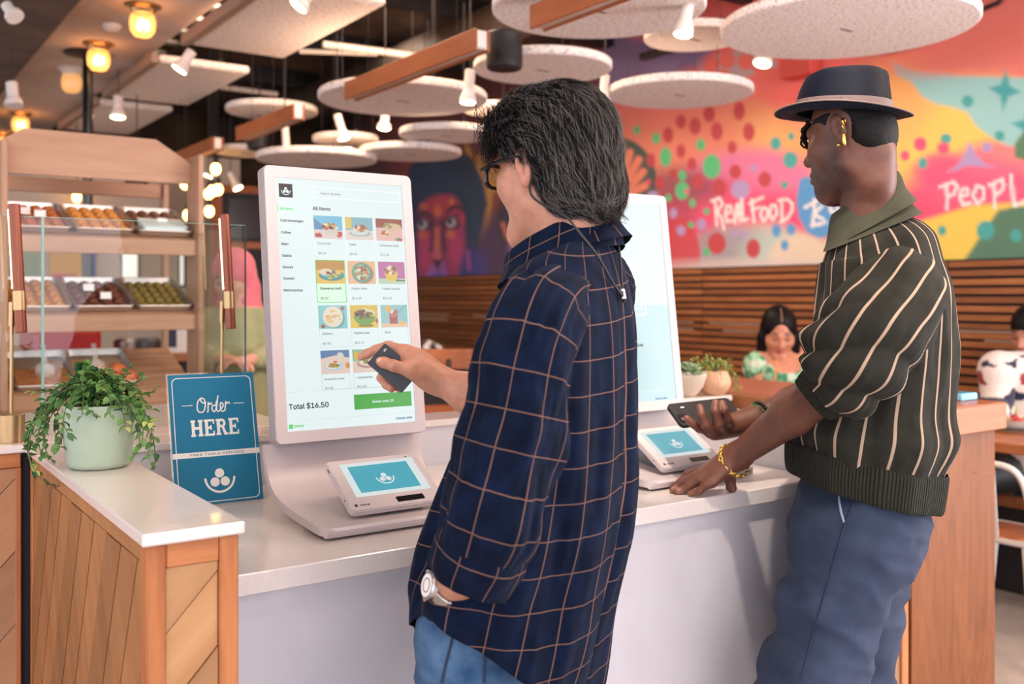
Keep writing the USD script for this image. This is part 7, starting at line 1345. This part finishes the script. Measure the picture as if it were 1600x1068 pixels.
    def jf(p): return np.maximum(j0(p) + (meshkit.fbm(p * np.array([7, 7, 10.0]), 3, 16) - .5) * .026 + np.abs(meshkit.fbm(np.stack([p[:, 0] * 9 + p[:, 2] * 5, p[:, 1] * 9 - p[:, 2] * 4, p[:, 2] * 12], 1) + 3, 2, 36) - .5) * .050 - .008, p[:, 2] - P(1345, 742, 2.15)[2])
    lo, hi = bounds(jn, .02); jp = t.part('trousers', skin_mesh(jf, lo, hi, .0075, 1), 'chino', True)
    def seam(pts, r, m_, nm='seam', d0=1.8, d1=2.35): t.part(nm, tube([hit(jf, x_, y_, d0, d1) for x_, y_ in np.array([np.interp(np.linspace(0, len(pts) - 1, len(pts) * 5), np.arange(len(pts)), c) for c in np.array(pts, float).T]).T], r * 1.2, 6), m_, parent=jp)
    seam([(1311, 756), (1311, 780), (1314, 800), (1319, 816)], .0022, 'seam_light', 'pocket_edge'); seam([(1337, 772), (1331, 792), (1320, 818), (1305, 870), (1288, 930), (1270, 990), (1252, 1060)], .0016, 'seam_dark')
    shoe(t, aL, f2, 'shoe_white'); shoe(t, aR, f2, 'shoe_white')
person_polo()
# ================================================================== people in the background
def simple_person(t, J, skin_c, hs, hair_fn, fd, h=.006, hp=.0045, skin_m='skin', arms=()):
    Bh = basis(fd); ho = J['head']; H = local(head_field(fem=1.0), ho, Bh, hs); nb = J['neck']
    hm = skin_mesh(lambda p: smin(H(p), cone(p, ho + Bh @ [0, -.035, -.08], nb, .045, .050), .03), ho - [.16, .16, .24], ho + [.16, .16, .15], hp)
    ms = [hm]; lo, hi = bounds(J['trunk'], .02); ms.append(skin_mesh(field(J['trunk'], .04), lo, hi, h, 1))
    for w, y, z, th, el, sh_ in arms:
        ch, pl = relaxed_hand(w, y, z, .92, .55, th); hf = hand_field(ch, pl); fo = field([(sh_, el, .044, .036), (el, w, .036, .024)], .02); a, b = hand_bounds(ch, pl); c, d = bounds([(sh_, el, .05, .05), (el, w, .05, .05)], .01); ms.append(skin_mesh(lambda p: smin(fo(p), hf(p), .012), np.minimum(a, c), np.maximum(b, d), .004, 1))
    body = union(ms); q = (body.vertices - ho) @ Bh / hs; col = np.tile(lin(skin_c), (len(q), 1)); near = np.linalg.norm(q, axis=1) < .2
    for m_, c, k in ((np.exp(-((q[:, 0] / .02) ** 2 + ((q[:, 1] - .088) / .014) ** 2 + ((q[:, 2] + .064) / .010) ** 2)), (172, 62, 70), .95), (np.exp(-(((q[:, 2] - .034) / .0075) ** 2 + ((np.abs(q[:, 0]) - .030) / .018) ** 2)) * (q[:, 1] > .05), (50, 34, 32), .95), (np.exp(-(((q[:, 2] - .001) / .0065) ** 2 + ((np.abs(q[:, 0]) - .032) / .013) ** 2)) * (q[:, 1] > .05), (34, 20, 20), .95)): col = col + (lin(c) - col) * (k * m_ * near)[:, None]
    bp = t.part('body', body, skin_m, True, col=col); hair_fn(t, ho, Bh, hs); return Bh
def print_col(V, cols, sc, seed, th=(.45, .55)):
    n_ = meshkit.fbm(V * sc, 3, seed); n2 = meshkit.noise(V * sc * .8 + 7, seed + 5); c = np.tile(lin(cols[0]), (len(V), 1)); c[n_ > th[1]] = lin(cols[1]); c[(n_ < th[0])] = lin(cols[2]); 
    if len(cols) > 3: c[(n2 > .66)] = lin(cols[3])
    return c
# woman in green at the table by the slats
def woman_green():
    d = 5.0; P = at; r_, f_ = RT, FW; cB = P(1222, 600, d + .03); t = Thing('person', 'woman with black bob in a green puff sleeved dress, looking down at her table', 'person', loc=(cB[0], cB[1], 0))
    ho = P(1217, 519, d - .02); fd = -FW * .90 - RT * .12 - UP * .42; nb = P(1222, 552, d + .03)
    sL, sR = P(1254, 556, d + .03), P(1190, 560, d + .02); hip = cB.copy(); hip[2] = .58; kn = hip - FW * .36; kn[2] = .52
    J = dict(head=ho, neck=nb, trunk=[(nb + [0, 0, .01], P(1222, 575, d + .04), .045, .085), (sL, sR, .05, .05), (P(1222, 575, d + .03), hip, .105, .125), (P(1211, 583, d - .04), P(1212, 588, d - .05), .05, .05), (P(1233, 583, d - .04), P(1232, 588, d - .05), .05, .05), (hip + RT * .08, kn + RT * .10, .08, .06), (hip - RT * .08, kn - RT * .10, .08, .06), (kn + RT * .1, kn + RT * .1 - [0, 0, .44], .05, .035), (kn - RT * .1, kn - RT * .1 - [0, 0, .44], .05, .035)])
    tb = .775; wR, wL = np.array([*P(1196, 640, d - .34)[:2], tb]), np.array([*P(1240, 640, d - .36)[:2], tb]); eR, eL = P(1184, 618, d - .05), P(1262, 618, d - .02)
    def hair(t, ho, B, hs):
        hb = field([('e', (0, -.015, .040), (.088, .106, .098)), ('e', (0, -.045, -.03), (.092, .075, .10)), ((-.078, .012, -.02), (-.080, .020, -.135), .032, .028), ((.078, .012, -.02), (.080, .020, -.135), .032, .028)], .03)
        f = lambda p: -smin(-hb(p), ell(p, (0, .118, -.012), (.060, .085, .108)), .012); t.part('hair', skin_mesh(local(f, ho, B, hs), ho - [.2, .2, .2], ho + [.2, .2, .18], .005, 1), 'hair_jet', True)
        t.part('parting', tube([ho + B @ (np.array(p) * hs) for p in ((0, .078, .098), (0, .045, .128), (0, .01, .1385))], .0022, 6), 'skin_line')
    simple_person(t, J, (204, 138, 110), 1.0, hair, fd, arms=((wR, RT * .7 - FW * .5, UP, -1, eR, sR), (wL, -RT * .7 - FW * .5, UP, 1, eL, sL)))
    # dress: bodice with a scooped neck and puffed sleeves
    bod = field([(P(1222, 592, d + .02), hip, .125, .150), (P(1211, 585, d - .045), P(1212, 589, d - .055), .060, .060), (P(1233, 585, d - .045), P(1232, 589, d - .055), .060, .060)], .04); zt = P(1222, 589, d)[2]
    def df(p):
        x_ = (p - cB) @ RT; top = zt + .03 + np.clip((np.abs(x_ - .0) - .055) * 1.4, 0, .09); return np.maximum(bod(p) + np.sin(x_ * 160) * .002, p[:, 2] - top)
    m_ = skin_mesh(df, cB - [.3, .3, .5], cB + [.3, .3, .2], .007, 1); gr = ((104, 172, 128), (158, 206, 170), (66, 132, 96), (196, 210, 190)); dp = t.part('dress', m_, 'vcol_soft', True, col=print_col(m_.vertices, gr, 28, 3))
    lowf = field([(hip + RT * .05, kn + RT * .09, .15, .12), (hip - RT * .05, kn - RT * .09, .15, .12)], .06); m_ = skin_mesh(lowf, hip - [.5, .5, .3], hip + [.4, .4, .2], .012, 1); t.part('skirt', m_, 'vcol_soft', True, parent=dp, col=print_col(m_.vertices, gr, 28, 3))
    for s, (a_, b_) in ((-1, (sR, eR)), (1, (sL, eL))):
        c = a_ + RT * s * .022 - UP * .045; g = lambda p: ell(p, c, (.075, .070, .085)) + np.sin(np.arctan2((p - c) @ FW, (p - c) @ RT) * 12) * .003; m_ = skin_mesh(g, c - .12, c + .12, .006, 1); t.part('puff_sleeve', m_, 'vcol_soft', True, parent=dp, col=print_col(m_.vertices, gr, 28, 4))
    g = P(1206, 640, d - .44); g[2] = .751; k = Thing('drink_glass', 'tall drink glass with an orange straw in front of the woman in green', 'glass', loc=g); k.part('glass', lathe([(0, 0), (.028, 0), (.036, .13), (.034, .131), (.027, .004), (0, .004)], 24, g), 'acrylic', True); k.part('drink', lathe([(0, .005), (.0265, .005), (.032, .095), (0, .095)], 24, g), 'bun_orange', True); k.part('straw', tube([g + [0, 0, .01], g + RT * .02 + [0, 0, .32]], .005, 8), 'straw_orange')
woman_green()
# person at the right edge
def person_right():
    d = 4.55; P = at; c = P(1612, 600, d); t = Thing('person', 'seated person in a white, navy and red patterned shirt at the right edge', 'person', loc=(c[0], c[1], 0))
    ho = P(1612, 520, d); fd = -RT * .8 - FW * .5 - UP * .3; nb = P(1612, 556, d); sL, sR = P(1560, 578, d - .10), P(1650, 575, d + .10); hip = c.copy(); hip[2] = .58; kn = hip - RT * .35 - FW * .1
    kn[2] = .53; kn2 = kn + FW * .22
    J = dict(head=ho, neck=nb, trunk=[(nb, P(1610, 600, d), .05, .10), (sL, sR, .055, .055), (P(1610, 600, d), hip, .11, .12), (hip, kn, .08, .06), (hip + FW * .15, kn2, .08, .06), (kn, kn - [0, 0, .45], .05, .035), (kn2, kn2 - [0, 0, .45], .05, .035)])
    wL = np.array([*P(1562, 655, d - .30)[:2], .84]); eL = P(1556, 636, d - .12)
    def hair(t, ho, B, hs):
        hb = field([('e', (0, -.015, .040), (.085, .104, .096)), ('e', (0, -.05, -.03), (.085, .07, .09))], .03); f = lambda p: -smin(-hb(p), ell(p, (0, .125, -.045), (.09, .085, .095)), .012); t.part('hair', skin_mesh(local(f, ho, B, hs), ho - [.2, .2, .2], ho + [.2, .2, .18], .006, 1), 'hair_jet', True)
    simple_person(t, J, (176, 120, 98), 1.0, hair, fd, arms=((wL, -RT * .8 - FW * .2, UP, 1, eL, sL),))
    sh = field([(nb - [0, 0, .05], P(1610, 605, d), .09, .135), (sL, sR, .085, .085), (P(1610, 600, d), hip, .15, .165), (sL, eL, .078, .070), (eL, wL * .55 + eL * .45, .068, .055)], .03); m_ = skin_mesh(lambda p: np.maximum(-smin(-sh(p), ell(p, nb + [0, 0, .035], (.062, .062, .075)), .02), p[:, 2] - (nb[2] + .04)), c - [.5, .5, .55], c + [.5, .5, .3], .009, 1)
    lg = field([(hip, kn, .105, .085), (hip + FW * .15, kn2, .105, .085), (kn, kn - [0, 0, .42], .085, .065), (kn2, kn2 - [0, 0, .42], .085, .065)], .05); t.part('trousers', skin_mesh(lambda p: np.maximum(lg(p), .02 - p[:, 2]), hip - [.8, .8, .65], hip + [.5, .8, .2], .012, 1), 'black_matte', True)
    t.part('patterned_shirt', m_, 'vcol_soft', True, col=print_col(m_.vertices, ((228, 214, 206), (30, 38, 66), (150, 44, 48), (226, 214, 208)), 9, 12, (.36, .60)))
person_right()
# woman in the pink headscarf behind the glass guard
def woman_scarf():
    d = 4.55; P = at; c = P(374, 560, d); t = Thing('person', 'woman in a pink headscarf and sage green top behind the glass guard', 'person', loc=(c[0], c[1], 0))
    ho = P(366, 434, d); fd = -FW * .9 - RT * .25 - UP * .35; nb = P(372, 470, d); sL, sR = P(408, 496, d), P(334, 496, d); hip = c.copy(); hip[2] = .86
    J = dict(head=ho, neck=nb, trunk=[(nb, P(372, 510, d), .05, .09), (sL, sR, .05, .05), (P(372, 510, d), hip, .10, .12)])
    wL, wR = P(392, 562, d - .26), P(350, 562, d - .26); eL, eR = P(424, 556, d - .05), P(318, 556, d - .05)
    def hair(t, ho, B, hs):
        hb = field([('e', (0, -.012, .040), (.092, .112, .100)), ('e', (0, -.03, -.05), (.090, .085, .10)), ((0, -.03, -.10), (0, -.01, -.19), .085, .10), ((-.05, .03, -.12), (.05, .03, -.12), .045, .045)], .04); f = lambda p: -smin(-hb(p), ell(p, (0, .115, -.020), (.060, .085, .085)), .012) + (meshkit.fbm(p * 18, 2, 3) - .5) * .008; t.part('headscarf', skin_mesh(local(f, ho, B, hs), ho - [.22, .22, .34], ho + [.22, .22, .18], .006, 1), 'pink_cloth', True)
    simple_person(t, J, (222, 168, 148), 1.0, hair, fd, arms=((wL, -RT * .8 - FW * .3, UP, 1, eL, sL), (wR, RT * .8 - FW * .3, UP, -1, eR, sR)))
    sh = field([(nb - [0, 0, .06], P(372, 515, d), .08, .13), (sL, sR, .075, .075), (P(372, 515, d), hip, .14, .16), (sL, eL, .07, .06), (sR, eR, .07, .06), (eL, wL * .75 + eL * .25, .058, .042), (eR, wR * .75 + eR * .25, .058, .042)], .03); m_ = skin_mesh(lambda p: np.maximum(sh(p) + (meshkit.fbm(p * 9, 3, 6) - .5) * .02, p[:, 2] - (nb[2] - .03)), c - [.5, .5, .5], c + [.5, .5, .5], .009, 1); t.part('top', m_, 'sage_cloth', True)
    low = field([(hip, hip - [0, 0, .80], .15, .17)], .03); t.part('apron_skirt', skin_mesh(lambda p: np.maximum(low(p), .01 - p[:, 2]), hip - [.3, .3, .95], hip + [.3, .3, .2], .014, 1), 'black_matte', True)
woman_scarf()
